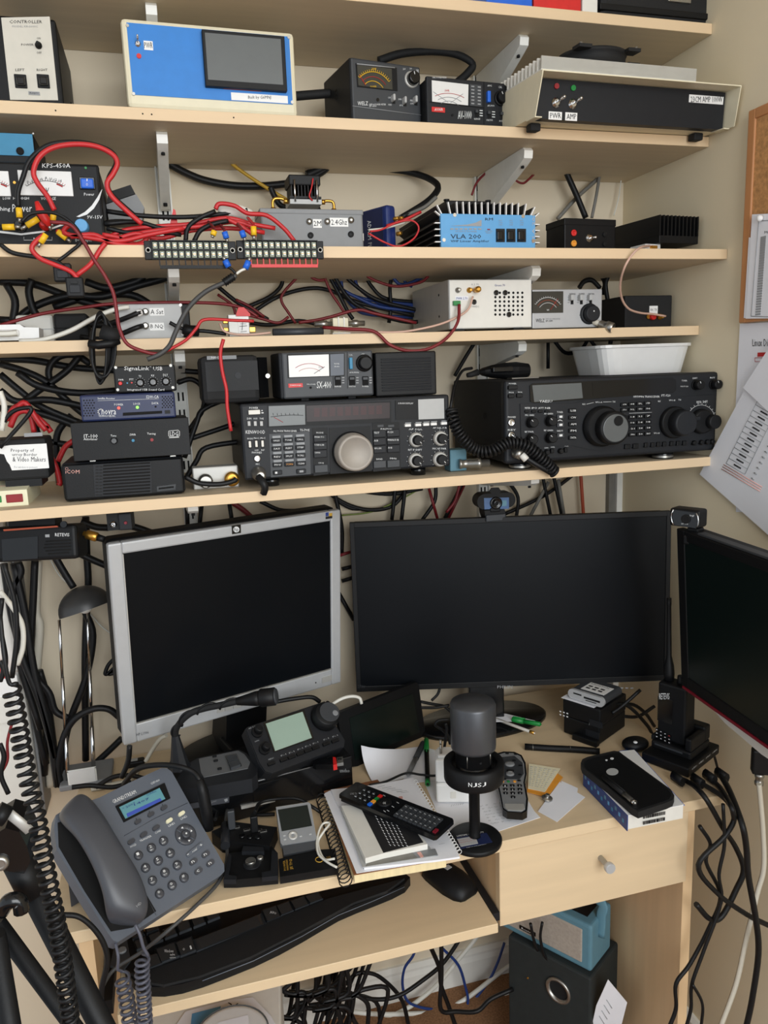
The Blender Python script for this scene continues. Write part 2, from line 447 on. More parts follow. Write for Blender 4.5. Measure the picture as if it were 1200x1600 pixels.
# ---------------------------------------------------------------- the room
cr('P')
XR = atY(970, 500, 0.0)[0]
def wall(name, mat, *b):
    return tag(MB().mat(mat).box(*b).build(name), kind='structure')
wall('floor', 'carpet', -2.6, XR + 0.1, -4.2, 0.1, -0.05, 0)
wall('wall_back', 'wall_paint', -2.6, XR + 0.1, 0, 0.1, 0, 2.45)
wall('wall_right', 'side_wall_paint', XR, XR + 0.1, -2.2, 0, 0, 2.45)
wall('ceiling', 'ceiling_paint', -2.6, XR + 0.1, -2.4, 0.1, 2.45, 2.5)
def skirting(name, pr, a, b):
    return
o = MB().mat('white_gloss').side([(0, 0), (-0.018, 0), (-0.018, 0.055), (-0.014, 0.066), (-0.014, 0.072), (-0.006, 0.08), (0, 0.08)], -2.6, XR - 0.0001).build('baseboard_back')
tag(o, kind='structure')
o = MB().mat('white_gloss').prism([(XR, 0), (XR - 0.018, 0), (XR - 0.018, 0.055), (XR - 0.014, 0.066), (XR - 0.014, 0.072), (XR - 0.006, 0.08), (XR, 0.08)], -2.2, -0.018).build('baseboard_right')
tag(o, kind='structure')

# ---------------------------------------------------------------- shelves on uprights and brackets
TH = 0.0165
SH = []
_sh = [('topmost beech shelf, under the black case and folders', -0.262, [(600, 3), (860, 28), (1112, 58)]),
       ('second beech shelf from the top, under the blue screen box', -0.265, [(150, 184), (630, 207), (1107, 229.5)]),
       ('third beech shelf, carrying the screw terminal strips on its edge', -0.324, [(0, 403), (560, 401.5), (1136, 405)]),
       ('fourth beech shelf, under the perforated silver box', -0.257, [(0, 553), (530, 538), (1092, 523.5)]),
       ('lowest beech shelf, carrying the two big transceivers', -0.312, [(0, 815), (560, 771), (1098, 730)])]
for lab, Yf, P in _sh:
    zs = [atY(*p, Yf) for p in P]
    zb = sum(p[2] for p in zs) / len(zs); SH.append((Yf, zb + TH))
    e = bpy.data.objects.new('wall_shelf', None); COL.objects.link(e); e.location = (0, Yf, zb)
    tag(e, lab, 'shelf')
    MB().mat('laminate_shelf').box(-1.15, XR - 0.0006, 0.001, -Yf - 0.003, 0, TH).build('board', e)
    MB().mat('laminate_edge').box(-1.15, XR - 0.0006, -0.0006, 0.001, 0, TH, 0.0005, 1).build('edge_band', e)
    if Yf == -0.265:
        for q in ((87, 173), (223, 178), (237, 179), (365, 184)):
            p = atY(*q, Yf); MB().mat('void').cyl((p[0], -0.0012, p[2] - zb), (p[0], 0, p[2] - zb), 0.0011, n=8).build('screw_hole', e)
Z1, Z2, Z3, Z4, Z5 = [q[1] for q in SH]
print('shelf tops', [round(q[1], 3) for q in SH], 'XR', XR)
XU = [atY(256, 300, -0.008)[0], atY(750, 280, -0.008)[0]]
for X, lab in zip(XU, ('white slotted steel upright behind the terminal strips', 'white slotted steel upright behind the blue amplifier')):
    e = bpy.data.objects.new('shelf_upright', None); COL.objects.link(e); e.location = (X, 0, 0.95)
    tag(e, lab, 'shelf upright')
    MB().mat('bracket_white').box(-0.0125, 0.0125, -0.004, 0, 0, 1.5).box(-0.0125, -0.010, -0.012, -0.004, 0, 1.5).box(0.010, 0.0125, -0.012, -0.004, 0, 1.5).build('channel', e)
    m = MB().mat('void')
    for i in range(46):
        for sx in (-0.004, 0.004): m.box(sx - 0.0016, sx + 0.0016, -0.0046, -0.003, 0.02 + i * 0.032, 0.036 + i * 0.032)
    m.build('slot', e)
    m = MB().mat('steel')
    for z in (0.1, 0.7, 1.3): m.cyl((0, -0.0065, z), (0, -0.003, z), 0.0045, n=12)
    m.build('screw', e)
_nm = ['topmost', 'second', 'third', 'fourth', 'lowest']
for i, (Yf, zt) in enumerate(SH):
    for j, X in enumerate(XU):
        zb = zt - TH; Lb = (0.20, 0.215, 0.245, 0.19, 0.24)[i]; hh = (0.075, 0.075, 0.055, 0.05, 0.05)[i]
        e = bpy.data.objects.new('shelf_bracket', None); COL.objects.link(e); e.location = (X, 0, zb)
        tag(e, 'white steel bracket under the %s shelf, on the upright %s' % (_nm[i], ('by the terminal strips', 'behind the blue amplifier')[j]), 'bracket')
        prof = [(-0.014, -0.0005), (-Lb, -0.0005), (-Lb - 0.006, -0.006), (-Lb - 0.004, -0.018), (-Lb + 0.012, -0.024), (-0.03, -hh), (-0.014, -hh)]
        MB().mat('bracket_white').side(prof, -0.008, 0.008).build('arm', e)
        MB().mat('void').cyl((0, -Lb + 0.018, -0.029), (0, -Lb + 0.018, -0.024), 0.003, n=8).cyl((0, -0.05, -hh + 0.001), (0, -0.05, -hh + 0.006), 0.0035, n=8).build('screw', e)
# cable trunking in the corner
cr('P')
p = atY(962, 770, -0.02)
o = MB().mat('cable_midgrey').box(p[0] - 0.013, p[0] + 0.003, -0.014, -0.0006, 0.3, Z5 - TH - 0.001).mat('bracket_white').box(p[0] + 0.0032, p[0] + 0.018, -0.02, -0.0006, 0.3, Z5 - TH - 0.001).build('cable_trunking')
tag(o, 'grey and white vertical cable trunking in the corner behind the dark wide monitor', 'trunking')

# ---------------------------------------------------------------- desk
ZD = 0.72
d0, d1, d2 = atZ(1136, 1248, ZD - .018), atZ(640, 1369, ZD - .018), atZ(300, 1440, ZD - .018)
YD = (d0[1] + d1[1] + d2[1]) / 3; XD1 = d0[0]; XD0 = -0.205
print('desk', d0, d1, d2)
desk = bpy.data.objects.new('desk', None); COL.objects.link(desk); desk.location = (0, 0, 0)
tag(desk, 'beech computer desk with a pull-out keyboard shelf and one drawer', 'desk')
MB().mat('laminate').box(XD0, XD1, YD, -0.045, ZD - 0.018, ZD, 0.0012, 1).build('desktop', desk)
XL1 = atZ(1090, 1262, ZD - 0.018)[0]
print('leg x', XL1)
YP = YD + 0.012
MB().mat('laminate_upright').box(XL1 - 0.018, XL1, YP, -0.06, 0.0, ZD - 0.0185).build('side_panel', desk)
MB().mat('laminate_upright').box(XD0 + 0.034, XD0 + 0.052, YP, -0.06, 0.0, ZD - 0.0185).build('side_panel', desk)
MB().mat('laminate_upright').box(XD0 + 0.05, XL1 - 0.02, -0.085, -0.07, 0.35, ZD - 0.0185).build('back_panel', desk)
# drawer
YF = YD + 0.006
a, b = atY(782, 1337, YF), atY(1075, 1270, YF); c_, d_ = atY(780, 1456, YF), atY(1073, 1370, YF)
print('drawer', a, b, c_, d_)
XA, XB = (a[0] + c_[0]) / 2, (b[0] + d_[0]) / 2; ZB = (c_[2] + d_[2]) / 2
e = MB().mat('laminate').box(XA, XB, YF, YF + 0.016, ZB, ZD - 0.021, 0.0008, 1).build('drawer', desk)
MB().mat('laminate_upright').box(XA + 0.019, XA + 0.031, YF + 0.017, -0.12, ZB + 0.012, ZD - 0.03).box(XB - 0.013, XB - 0.002, YF + 0.017, -0.12, ZB + 0.012, ZD - 0.03).box(XA + 0.031, XB - 0.013, YF + 0.017, -0.12, ZB + 0.012, ZB + 0.02).build('drawer_box', e)
k = atY(938, 1340, YF)
m = MB().mat('grey_light').lathe([(0.0045, 0), (0.0045, 0.022), (0.006, 0.023)], (k[0], YF, k[2]), (0, -1, 0), 14)
m.mat('silver_paint').lathe([(0.0075, 0.022), (0.0085, 0.024), (0.0085, 0.030), (0.008, 0.031)], (k[0], YF, k[2]), (0, -1, 0), 20)
m.build('knob', e)
MB().mat('laminate_upright').box(XA + 0.001, XA + 0.017, YF + 0.0165, -0.09, ZB + 0.0, ZD - 0.0185).build('divider', desk)
# pull-out keyboard shelf
ZT = ZB + 0.024
t0, t1 = atZ(236, 1596, ZT - .016), atZ(797, 1449, ZT - .016)
t2 = atZ(188, 1555, ZT)
print('tray', ZT, t0, t1)
YT = (t0[1] + t1[1]) / 2
tray = MB().mat('laminate').box(-0.13, XA - 0.012, YT, -0.22, ZT - 0.016, ZT, 0.001, 1).build('keyboard_shelf', desk)
MB().mat('charcoal').box(XA - 0.0115, XA - 0.001, YT + 0.02, -0.22, ZT - 0.012, ZT + 0.002).build('slide_rail', desk)
MB().mat('black').box(XD0 + 0.053, XD0 + 0.068, YT + 0.02, -0.22, ZT - 0.012, ZT + 0.010).build('slide_rail', desk)
# ---------------------------------------------------------------- topmost shelf
cr('P')
def folder(lab, mat, xl, xr, Y, h, dep):
    dd = stand('folder', lab, 'folder', xl, xr, Y, Z1, 0); dd.h = h
    dd.box('cover', mat, 0, dd.w, 0, dep, 0, h, 0.002); dd.box('pages', 'paper', 0.004, dd.w - 0.004, 0.004, dep + 0.003, h * 0.86, h + 0.001)
folder('blue folder on the topmost shelf', 'blue', 760, 832, -0.25, 0.05, 0.2)
folder('red folder beside the blue folder on the topmost shelf', 'red', 834, 908, -0.25, 0.05, 0.2)
dd = stand('document_box', 'cream document box between the red folder and the black case', 'box', 910, 934, -0.25, Z1, 0); dd.h = 0.16
dd.case('off_white', 0.2, 0.002); dd.box('spine_label', 'white', dd.w * 0.2, dd.w * 0.8, -0.001, 0.001, 0.03, 0.12)
dd = stand('carry_case', 'black hard carry case at the right end of the topmost shelf', 'case', 937, 1114, -0.245, Z1, 0); dd.h = 0.2
dd.case('black_matte', 0.22, 0.012, 'body')
dd.box('rim', 'black', -0.002, dd.w + 0.002, -0.004, 0.23, 0.012, 0.022, 0.002)
dd.pbox('latch', 'steel', 1045, -8, 1080, 5, 0.004, 0.001, 0.001)

# ---------------------------------------------------------------- second shelf
cr('A1')
c = stand('rotator_controller', 'beige fronted black controller box with two rocker switches on the second shelf', 'controller', -8, 242, -0.225, Z2 + 0.004, 54)
c.case('black', 0.19, 0.004)
c.poly('front_panel', 'beige_panel', [(4, 66), (186, 62), (218, 376), (38, 374)], 0.002)
c.txt('CONTROLLER', 36, 76, 158, 88, 'print_black', base=0.002); c.txt('MODEL KR-5600C', 46, 96, 142, 103, 'print_grey', base=0.002)
c.txt('POWER', 80, 164, 126, 172, 'print_black', base=0.002); c.txt('ON', 138, 140, 152, 148, 'print_black', base=0.002); c.txt('OFF', 138, 194, 156, 203, 'print_black', base=0.002)
c.txt('LEFT', 58, 258, 92, 267, 'print_black', base=0.002); c.txt('RIGHT', 138, 258, 178, 267, 'print_black', base=0.002)
c.lathe('power_switch', 'black', 146, 174, [(13, 0.002), (13, 0.005), (8, 0.006), (6, 0.014), (5, 0.015)])
for x in (77, 162):
    o = c.pbox('rocker_frame', 'black', x - 26, 276, x + 26, 331, 0.004, 0.001, 0.001)
    c.pbox('rocker', 'black_gloss', x - 18, 284, x + 18, 318, 0.010, 0.001, 0.002, o)
c.pbox('badge', 'print_grey', 106, 342, 150, 357, 0.003); c.txt('Kenpro', 112, 345, 144, 354, 'print_black', base=0.003)
for x in (0.02, c.w - 0.02): c.box('foot', 'black_matte', x - 0.008, x + 0.008, 0.01, 0.026, -0.0038, 0)
c.box('side_screw', 'black_gloss', c.w, c.w + 0.002, 0.12, 0.128, 0.04, 0.048)
c.done()
b = stand('screen_box', 'blue panelled cream box with a small grey touchscreen on the second shelf', 'instrument', 480, 1118, -0.24, Z2 + 0.007, 66, -0.235)
b.box('case', 'cream', 0, b.w, 0, 0.16, 0, b.h, 0.006)
b.pbox('blue_panel', 'blue_panel', 474, 84, 1098, 392, 0.0012, 0.001)
b.pbox('screen_bezel', 'black', 756, 108, 1078, 342, 0.010, 0.001, 0.001); b.pbox('screen', 'screen_grey', 768, 122, 1062, 318, 0.0105, -0.009)
b.toggle(517, 166, 12, 0, -1); b.cyl('red_lamp', 'red', 521, 212, 9, 0.003, n=12)
b.label('PWR', 538, 152, 575, 189, 0.0012); b.label('Built by G6MNJ', 866, 346, 1080, 388, 0.0012, mx=0.3, my=0.32)
for x, y in ((478, 96), (501, 352), (1083, 140), (1096, 384)): b.screw(x, y, 6, base=0.0012)
b.pbox('circuit_edge', 'rust', 838, 333, 980, 340, 0.003, 0.001)
b.box('base_strip', 'navy', 0.004, b.w - 0.004, 0.01, 0.15, -0.0068, -0.0004)  # dark block stands for the feet and the shadow beneath the box
b.done()
cr('A2')
v = stand('power_meter', 'dark grey power meter with a yellow printed dial on the second shelf', 'meter', 276, 597, -0.215, Z2 + 0.010, 268, -0.195)
v.box('case', 'charcoal', -0.001, v.w + 0.001, 0.004, 0.12, -0.002, v.h + 0.001, 0.003); v.box('front_panel', 'grey_dark', 0, v.w, 0, 0.006, 0, v.h, 0.003)
o = v.poly('meter_bezel', 'black', [(288, 296), (480, 318), (484, 426), (296, 406)], 0.0015)
v.poly('dial', 'meter_dark', [(294, 304), (456, 322), (460, 420), (300, 400)], 0.002, 0.001, o)
for k, (r0, mt) in enumerate(((1.0, 'yellow'), (0.8, 'print_red'), (0.62, 'yellow'))):
    v.line([(372 + 150 * r0 * math.sin(a) * 0.62, 452 - 115 * r0 * math.cos(a) + 10 * math.sin(a)) for a in np.linspace(-0.8, 0.85, 12)], 1.6 if k != 1 else 1.2, mt, base=0.002)
for a in np.linspace(-0.8, 0.85, 18):
    v.line([(372 + q * math.sin(a) * 0.62, 452 - q * 0.766 * math.cos(a) + 10 * math.sin(a)) for q in (152, 166)], 1.2, 'yellow', base=0.002)
v.line([(304, 352), (334, 400)], 1.5, 'print_red', base=0.002)
v.line([(292, 300), (470, 318)], 3, 'print_grey', base=0.0016)
v.txt('20W', 362, 318, 384, 328, 'yellow', base=0.002); v.txt('POWER', 356, 402, 384, 410, 'yellow', base=0.002)
v.knob('range_knob', 'black_gloss', 548, 374, 26, 0.014, ang=-0.2, smat='silver')
v.txt('200', 540, 318, 550, 326); v.txt('20', 508, 320, 520, 328); v.txt('SWR', 570, 326, 582, 342)
for x, y in ((468, 452), (521, 464), (572, 460)):
    v.pbox('switch_slot', 'black', x - 9, y + 2, x + 5, y + 34, 0.001, 0.001); v.pbox('switch_lever', 'grey_light', x - 3, y - 16, x + 9, y + 18, 0.012, 0.001, 0.002)
for x, y, s_ in ((438, 454, 'CAL'), (440, 488, 'FWD'), (486, 462, 'SWR'), (492, 490, 'AVG'), (542, 468, 'PEP'), (542, 482, 'ON')): v.txt(s_, x, y, x + 16, y + 8)
v.txt('WELZ', 296, 476, 344, 494); v.txt('SWR & POWER METER', 350, 486, 428, 494); v.txt('SP-600', 350, 493, 384, 502)
v.line([(272, 497), (594, 540)], 1.6, 'print_grey'); v.screw(390, 468, 7, 'black_gloss')
for x in (0.012, v.w - 0.02): v.box('foot', 'black_matte', x, x + 0.012, 0.01, 0.022, -0.0098, -0.002, 0.001)
m = MB().mat('void')
for y in range(3): m.box(-0.0016, -0.0009, 0.06, 0.066, v.h * 0.55 + y * 0.006, v.h * 0.55 + y * 0.006 + 0.003)
m.build('side_vents', v)
v.done()
a = stand('swr_meter', 'black cross-needle meter with a white dial and blue slide beside the yellow-dial meter', 'meter', 624, 1006, -0.225, Z2 + 0.004, 355, -0.215)
a.box('case', 'black', 0.002, a.w - 0.002, 0.006, 0.1, 0, a.h - 0.001, 0.003); a.box('front_panel', 'charcoal', 0, a.w, 0, 0.008, 0, a.h, 0.002)
o = a.poly('dial', 'meter_white', [(644, 376), (816, 396), (814, 494), (646, 476)], 0.001)
for k in range(3):
    a.line([(652 + 75 * 1 + 100 * math.sin(q) * (1 - .2 * k), 500 + k * 18 - 62 * math.cos(q) + 6 * math.sin(q)) for q in np.linspace(-0.75, 0.75, 10)], 1, 'print_red' if k == 0 else 'print_grey', base=0.001)
a.txt('SWR', 704, 420, 726, 430, 'print_red', base=0.001); a.line([(650, 430), (720, 480)], .8, 'print_grey', base=0.001); a.line([(790, 440), (730, 484)], .8, 'print_grey', base=0.001)
a.pbox('scale_panel', 'grey_dark', 822, 394, 878, 500, 0.001)
for x in (836, 866):
    for k in range(6): a.mark(x - 7, 402 + k * 16 + (x - 836) * .1, x + 7, 409 + k * 16 + (x - 836) * .1, 'print_grey', base=0.001)
a.line([(888, 384), (888, 584)], 1.2, 'void'); a.line([(634, 478), (888, 506)], 1.2, 'void')
a.pbox('slide', 'blue', 907, 424, 922, 478, 0.006, 0.001, 0.001); a.knob('calibration_knob', 'black', 966, 462, 24, 0.012, ang=-.5)
a.pbox('badge', 'red', 644, 500, 706, 528, 0.0012); a.txt('AVAIR', 656, 507, 696, 520, base=0.0012)
a.txt('AV-1000', 766, 520, 830, 558); a.screw(740, 540, 5, 'void')
a.txt('SWR / POWER METER', 646, 360, 712, 368)
for x, y, s_ in ((856, 514, 'RANGE'), (914, 520, 'FUNCTION'), (974, 524, 'POWER')):
    a.pbox('switch_slot', 'void', x - 8, y, x + 8, y + 34, 0.0008); a.pbox('switch_lever', 'grey_dark', x - 6, y, x + 6, y + 14, 0.005)
    a.txt(s_, x - 14, y + 40, x + 14, y + 48)
    for k in range(3): a.mark(x + 12, y + 2 + k * 12, x + 26, y + 7 + k * 12)
a.txt('AVG', 904, 398, 924, 406); a.txt('CAL', 956, 404, 972, 414); a.txt('AVG MON', 904, 492, 936, 500)
for x in (0.012, a.w - 0.024): a.box('foot', 'black_matte', x, x + 0.012, 0.012, 0.024, -0.0038, 0)
a.done()
cr('A3')
t = stand('linear_amplifier', 'long cream amplifier with a dark front panel and cooling fan on the second shelf', 'amplifier', 207, 1036, -0.332, Z2 - 0.0035, 316, -0.326, lean=-0.07)
W, H = t.w, t.h
t.box('case', 'cream', 0.0015, W - 0.0015, 0.03, 0.2, 0.0, H, 0.001)
hood = MB().mat('cream').side([(0, 0.0), (0.2, 0.0), (0.2, H), (-0.02, H), (-0.02, H - 0.002)], 0, 0.0015).side([(0, 0.0), (0.2, 0.0), (0.2, H), (-0.02, H), (-0.012, 0.0)], W - 0.0015, W)
hood.box(0, W, -0.02, 0.2, H, H + 0.0018); hood.box(0, 0.012, 0, 0.03, -0.0015, 0); hood.box(W - 0.012, W, 0, 0.03, -0.0015, 0); hood.build('hood', t)
t.box('front_panel', 'charcoal', 0.002, W - 0.0045, 0.012, 0.03, 0.0, H - 0.0015)
t.P = t.P + t.Y * 0.012
t.label('23CM AMP 100W', 865, 402, 1008, 446, mx=0.03, my=0.22); t.label('PWR', 266, 474, 321, 512, my=.2); t.label('AMP', 337, 478, 386, 516, my=.2)
t.cyl('red_lamp', 'dark_red', 297, 368, 10, 0.003, n=12); t.cyl('green_lamp', 'green', 368, 376, 10, 0.003, n=12)
t.toggle(295, 438, 19, .5, -.5, 0.016); t.toggle(366, 444, 19, .5, -.5, 0.016)
t.P = t.P - t.Y * 0.012
t.T = {k: m for k, m in t.T.items()}
for m in t.T.values(): m.v = [(p[0], p[1] + 0.012, p[2]) for p in m.v]
for o in t.root.children:
    if o.name.split('.')[0] in ('sticker', 'red_lamp', 'green_lamp', 'toggle_switch'): o.location = (0, 0.012, 0)
hs = MB().mat('off_white').box(0.004, W * 0.78, -0.008, 0.19, H + 0.002, H + 0.006).box(0.004, W * 0.78, -0.008, -0.005, H + 0.006, H + 0.024)
for k in range(16): hs.box(0.004, W * 0.78, -0.008 + k * 0.013, -0.005 + k * 0.013, H + 0.006, H + 0.024)
o = hs.build('heat_sink', t); o['kind'] = 'stuff'
fan = bpy.data.objects.new('cooling_fan', None)
f = MB().mat('black_matte')
fx, fy, fz, fs = W * 0.36, 0.06, H + 0.0245, 0.055
f.lathe([(fs * .9, 0), (fs, 0), (fs, .005), (fs * .97, .006), (fs * .97, .020), (fs, .021), (fs, .026), (fs * .9, .026), (fs * .9, 0)], (fx, fy, fz), (0, 0, 1), 36, caps=False)
for (x0, y0) in ((-1, -1), (1, -1), (-1, 1), (1, 1)):
    for z0 in (0, .021): f.box(fx + x0 * fs, fx + x0 * fs * .6, fy + y0 * fs, fy + y0 * fs * .6, fz + z0, fz + z0 + .005)
f.cyl((fx, fy, fz), (fx, fy, fz + 0.022), 0.018, n=16)
fo = f.build('cooling_fan', t)
g = MB().mat('steel')
for r in (0.02, 0.03, 0.04, 0.048): g.tube([(fx + r * math.cos(q), fy + r * math.sin(q), fz + 0.0255 + 0.004 * (1 - r / 0.048)) for q in np.linspace(0, 2 * math.pi, 25)], 0.0009, 5)
g.build('finger_guard', fo)
for k in range(7):
    q = k * 2 * math.pi / 7
    MB().mat('black').slab([(fx + 0.018 * math.cos(q), fy + 0.018 * math.sin(q)), (fx + 0.046 * math.cos(q + .25), fy + 0.046 * math.sin(q + .25)), (fx + 0.046 * math.cos(q + .7), fy + 0.046 * math.sin(q + .7)), (fx + 0.018 * math.cos(q + .5), fy + 0.018 * math.sin(q + .5))], fz + 0.008, fz + 0.012).build('blade', fo)
for x, y in ((-1, -1), (1, -1), (-1, 1), (1, 1)): MB().mat('steel').cyl((fx + x * fs * .9, fy + y * fs * .9, fz + 0.024), (fx + x * fs * .9, fy + y * fs * .9, fz + 0.029), 0.0025, n=8).build('screw', fo)
for x in (0.022, W - 0.03):
    t.box('foot', 'black_matte', x - 0.009, x + 0.009, 0.038, 0.056, -0.012, -0.0005, 0.002)
t.done()

# ---------------------------------------------------------------- third shelf
cr('A4')
s = stand('power_supply', 'black bench power supply with white dials, under the blue box', 'power supply', -190, 500, -0.27, Z3 + 0.004, 178)
s.box('case', 'black', 0.001, s.w - 0.001, 0.006, 0.19, 0, s.h - 0.001, 0.003); s.box('front_panel', 'black', 0, s.w, 0, 0.008, 0, s.h, 0.006)
for x0, x1, q in ((-150, 52, 0), (80, 345, 1)):
    o = s.pbox('meter', 'meter_white', x0, 226, x1, 350, 0.0015, 0.001, 0.0008)
    cxm = (x0 + x1) / 2
    s.line([(cxm + 150 * math.sin(a), 410 - 132 * math.cos(a)) for a in np.linspace(-0.62, 0.62, 12)], 1.2, 'print_black', base=0.0015)
    for a in np.linspace(-0.62, 0.62, 17): s.line([(cxm + r * math.sin(a), 410 - r * .88 * math.cos(a)) for r in (150, 162)], .9, 'print_black' if a < .35 else 'print_red', base=0.0015)
    s.line([(cxm + 144 * math.sin(a), 408 - 124 * math.cos(a)) for a in np.linspace(0.38, 0.6, 4)], 3.5, 'print_red', base=0.0015)
    if q:
        for t_, x in (('0', 126), ('2', 146), ('6', 190), ('8', 211), ('10', 232), ('12', 254), ('14', 276)): s.txt(t_, x, 258 + abs(x - 212) * .22, x + 5 + 4 * len(t_), 270 + abs(x - 212) * .22, 'print_black', base=0.0015)
        s.txt('V', 214, 310, 230, 334, 'print_black', base=0.0015)
s.txt('KPS-450A', 198, 196, 330, 217); s.txt('LOW', 14, 354, 50, 366); s.txt('HI', 62, 354, 78, 366); s.txt('HIGH', 92, 354, 136, 366); s.txt('VOLTAGE', 192, 354, 262, 368)
s.txt('Power', 394, 334, 442, 348); s.txt('9V-15V', 408, 440, 480, 456); s.txt('MAIN', 158, 544, 206, 558); s.txt('DC Output', 354, 550, 430, 566); s.txt('hing', 2, 400, 48, 424); s.txt('Power', 58, 388, 150, 424)
s.line([(112, 540), (112, 556), (244, 556), (244, 540)], 1.2)
m = s.T['print_white']
arc = [(358, 446), (398, 424), (430, 394), (456, 356), (476, 320)]; arc2 = [(480, 318), (466, 366), (440, 408), (408, 436), (372, 448)]
m.prism([s.uv(*q) for q in arc + arc2], -0.0006, 0)
m.prism([s.uv(*q) for q in [(0, 512), (100, 524), (200, 512), (330, 466), (332, 474), (200, 521), (100, 533), (0, 522)]], -0.0006, 0)
o = s.pbox('rocker_frame', 'black_gloss', 368, 258, 448, 318, 0.0025, 0.001, 0.001); s.pbox('rocker', 'blue', 375, 264, 441, 313, 0.007, 0.001, 0.002, o)
s.txt('I', 406, 268, 410, 280, base=0.0072); s.txt('O', 403, 288, 413, 301, base=0.0072)
s.cyl('green_lamp', 'green', 402, 218, 6, 0.002, n=10)
s.lathe('voltage_knob', 'amp_blue', 386, 496, [(34, 0), (34, 0.004), (31, 0.016), (28, 0.018)])
for x, y, mt in ((214, 490, 'red'), (100, 496, 'black_gloss')):
    s.lathe('terminal_post', mt, x, y, [(26, 0), (26, 0.012), (20, 0.013), (20, 0.024), (14, 0.026)])
s.screw(68, 286, 7, 'gold')
for x in (0.03, s.w - 0.04): s.box('foot', 'black_matte', x, x + 0.014, 0.01, 0.025, -0.0038, 0)
s.done()
cr('P')
u = stand('junction_box', 'teal blue fronted black box lying on the power supply', 'box', -40, 58, -0.24, Z3 + 0.004 + s.h + 0.0005, 204)
u.case('black', 0.12, 0.004); u.pbox('front_panel', 'teal_blue', -38, 206, 54, 244, 0.0015, 0.001); u.lathe('socket', 'void', 32, 237, [(6, 0), (6, 0.004), (3.5, 0.004)])
u.screw(52, 209, 1.5); u.done()
cr('A4')
w_ = stand('wall_plug_adapter', 'black and grey plug-in adapter lying behind the power supply wires', 'adapter', 512, 672, -0.16, Z3, 300)
w_.poly('body', 'grey', [(498, 388), (638, 340), (676, 402), (664, 470), (512, 470)], 0.0, 0.05); w_.poly('cap', 'black', [(508, 330), (612, 296), (634, 338), (500, 384)], -0.004, 0.046); w_.done()
# screw terminal strips on the shelf edge
def terminal(lab, x0, x1, n, comb, cm):
    YB = SH[2][0] - 0.0135
    q = [atY(*p, YB) for p in (x0, x1)]
    dd = D('terminal_strip', lab, 'terminal strip', q[0], math.atan2(q[1][1] - q[0][1], q[1][0] - q[0][0]), 0, float(np.linalg.norm(q[1] - q[0])), 0.0)
    a_, b_ = x0, x1; h = 0.0255; dd.h = h; W = dd.w
    dd.box('base', 'black', 0, W, 0.006, 0.0125, 0, h, 0.001)
    e0, p_ = 0.0105, (W - 0.021) / n
    MB().mat('black').box(e0 - 0.001, W - e0 + 0.001, 0, 0.007, h / 2 - 0.0012, h / 2 + 0.0012).box(e0 - 0.001, W - e0 + 0.001, 0.0, 0.007, 0.0, 0.001).box(e0 - 0.001, W - e0 + 0.001, 0, 0.007, h - 0.001, h).build('rib', dd)
    sc = None; dv = None
    for i in range(n + 1):
        if dv is None: dv = MB().mat('black').box(-0.0005, 0.0005, 0.0005, 0.007, 0.0012, h - 0.0012).build('divider', dd)
        else: o = dv.copy(); COL.objects.link(o); o.parent = dd.root; o.location.x = e0 + i * p_
        if i == 0: dv.location.x = e0
    for i in range(n):
        for z in (h * 0.27, h * 0.73):
            if sc is None:
                mm = MB().mat('term_green').box(-p_ * .36, p_ * .36, 0.003, 0.0065, -0.0045, 0.0045).mat('steel').cyl((0, 0.003, 0), (0, 0.0008, 0), p_ * 0.24, n=10).mat('print_gold').box(-p_ * .25, p_ * .25, 0.0004, 0.0009, -0.0006, 0.0006)
                sc = mm.build('terminal_screw', dd); o = sc
            else: o = sc.copy(); COL.objects.link(o); o.parent = dd.root
            o.location = (e0 + (i + .5) * p_, 0, z)
        o = None
    for x in (0.0052, W - 0.0052):
        MB().mat('steel').lathe([(0.0042, 0.0), (0.0042, 0.001), (0.0022, 0.001), (0.0022, 0.0)], (x, 0.006, h / 2), (0, -1, 0), 12).build('mounting_screw', dd)
    c0, c1 = comb
    mm = MB().mat(cm).box(e0 + c0 * p_, e0 + c1 * p_, 0.002, 0.0065, -0.0125, -0.008)
    for i in range(c0, c1 + 1): mm.box(e0 + i * p_ - 0.0008, e0 + i * p_ + 0.0008, 0.0025, 0.006, -0.0085, -0.0002)
    mm.build('jumper_comb', dd)
    return dd
ta = terminal('screw terminal strip with a black jumper comb on the third shelf edge', (680, 644), (1111, 640), 12, (1, 12), 'black')
tb = terminal('screw terminal strip with a red jumper comb on the third shelf edge', (1114, 640), (1522, 631), 12, (1, 12), 'red')

cr('A5')
g = stand('relay_box', 'grey painted metal box labelled 2M and 2.4Ghz on the third shelf', 'box', 108, 668, -0.24, Z3 + 0.002, 378)
g.box('case', 'grey', 0, g.w, 0, 0.07, 0, g.h, 0.003)
g.box('lid', 'grey', -0.0008, g.w + 0.0008, -0.0008, 0.0708, g.h - 0.006, g.h + 0.002, 0.0015)
g.label('2M', 384, 432, 434, 480); g.label('2.4Ghz', 477, 424, 580, 474)
for x, y in ((364, 446), (463, 446), (594, 438)): g.lathe('socket', 'steel', x, y, [(17, 0), (17, 0.002), (10, 0.0025), (10, 0.004), (4, 0.004)], 12)
for x, y in ((371, 522), (593, 516)): g.lathe('grommet', 'black', x, y, [(16, 0), (16, 0.0025), (8, 0.003), (7, 0.001)], 14)
g.box('side_connector', 'steel', g.w, g.w + 0.006, 0.02, 0.03, g.h * .35, g.h * .55, 0.001)
g.done()
k = stand('heat_sink_module', 'small black finned amplifier module with a fan above the grey metal box', 'module', 258, 432, -0.21, Z3 + g.h + 0.02, 184)
k.box('fan', 'black', 0, k.w, 0, 0.045, k.h * .62, k.h, 0.002)
m = MB().mat('black')
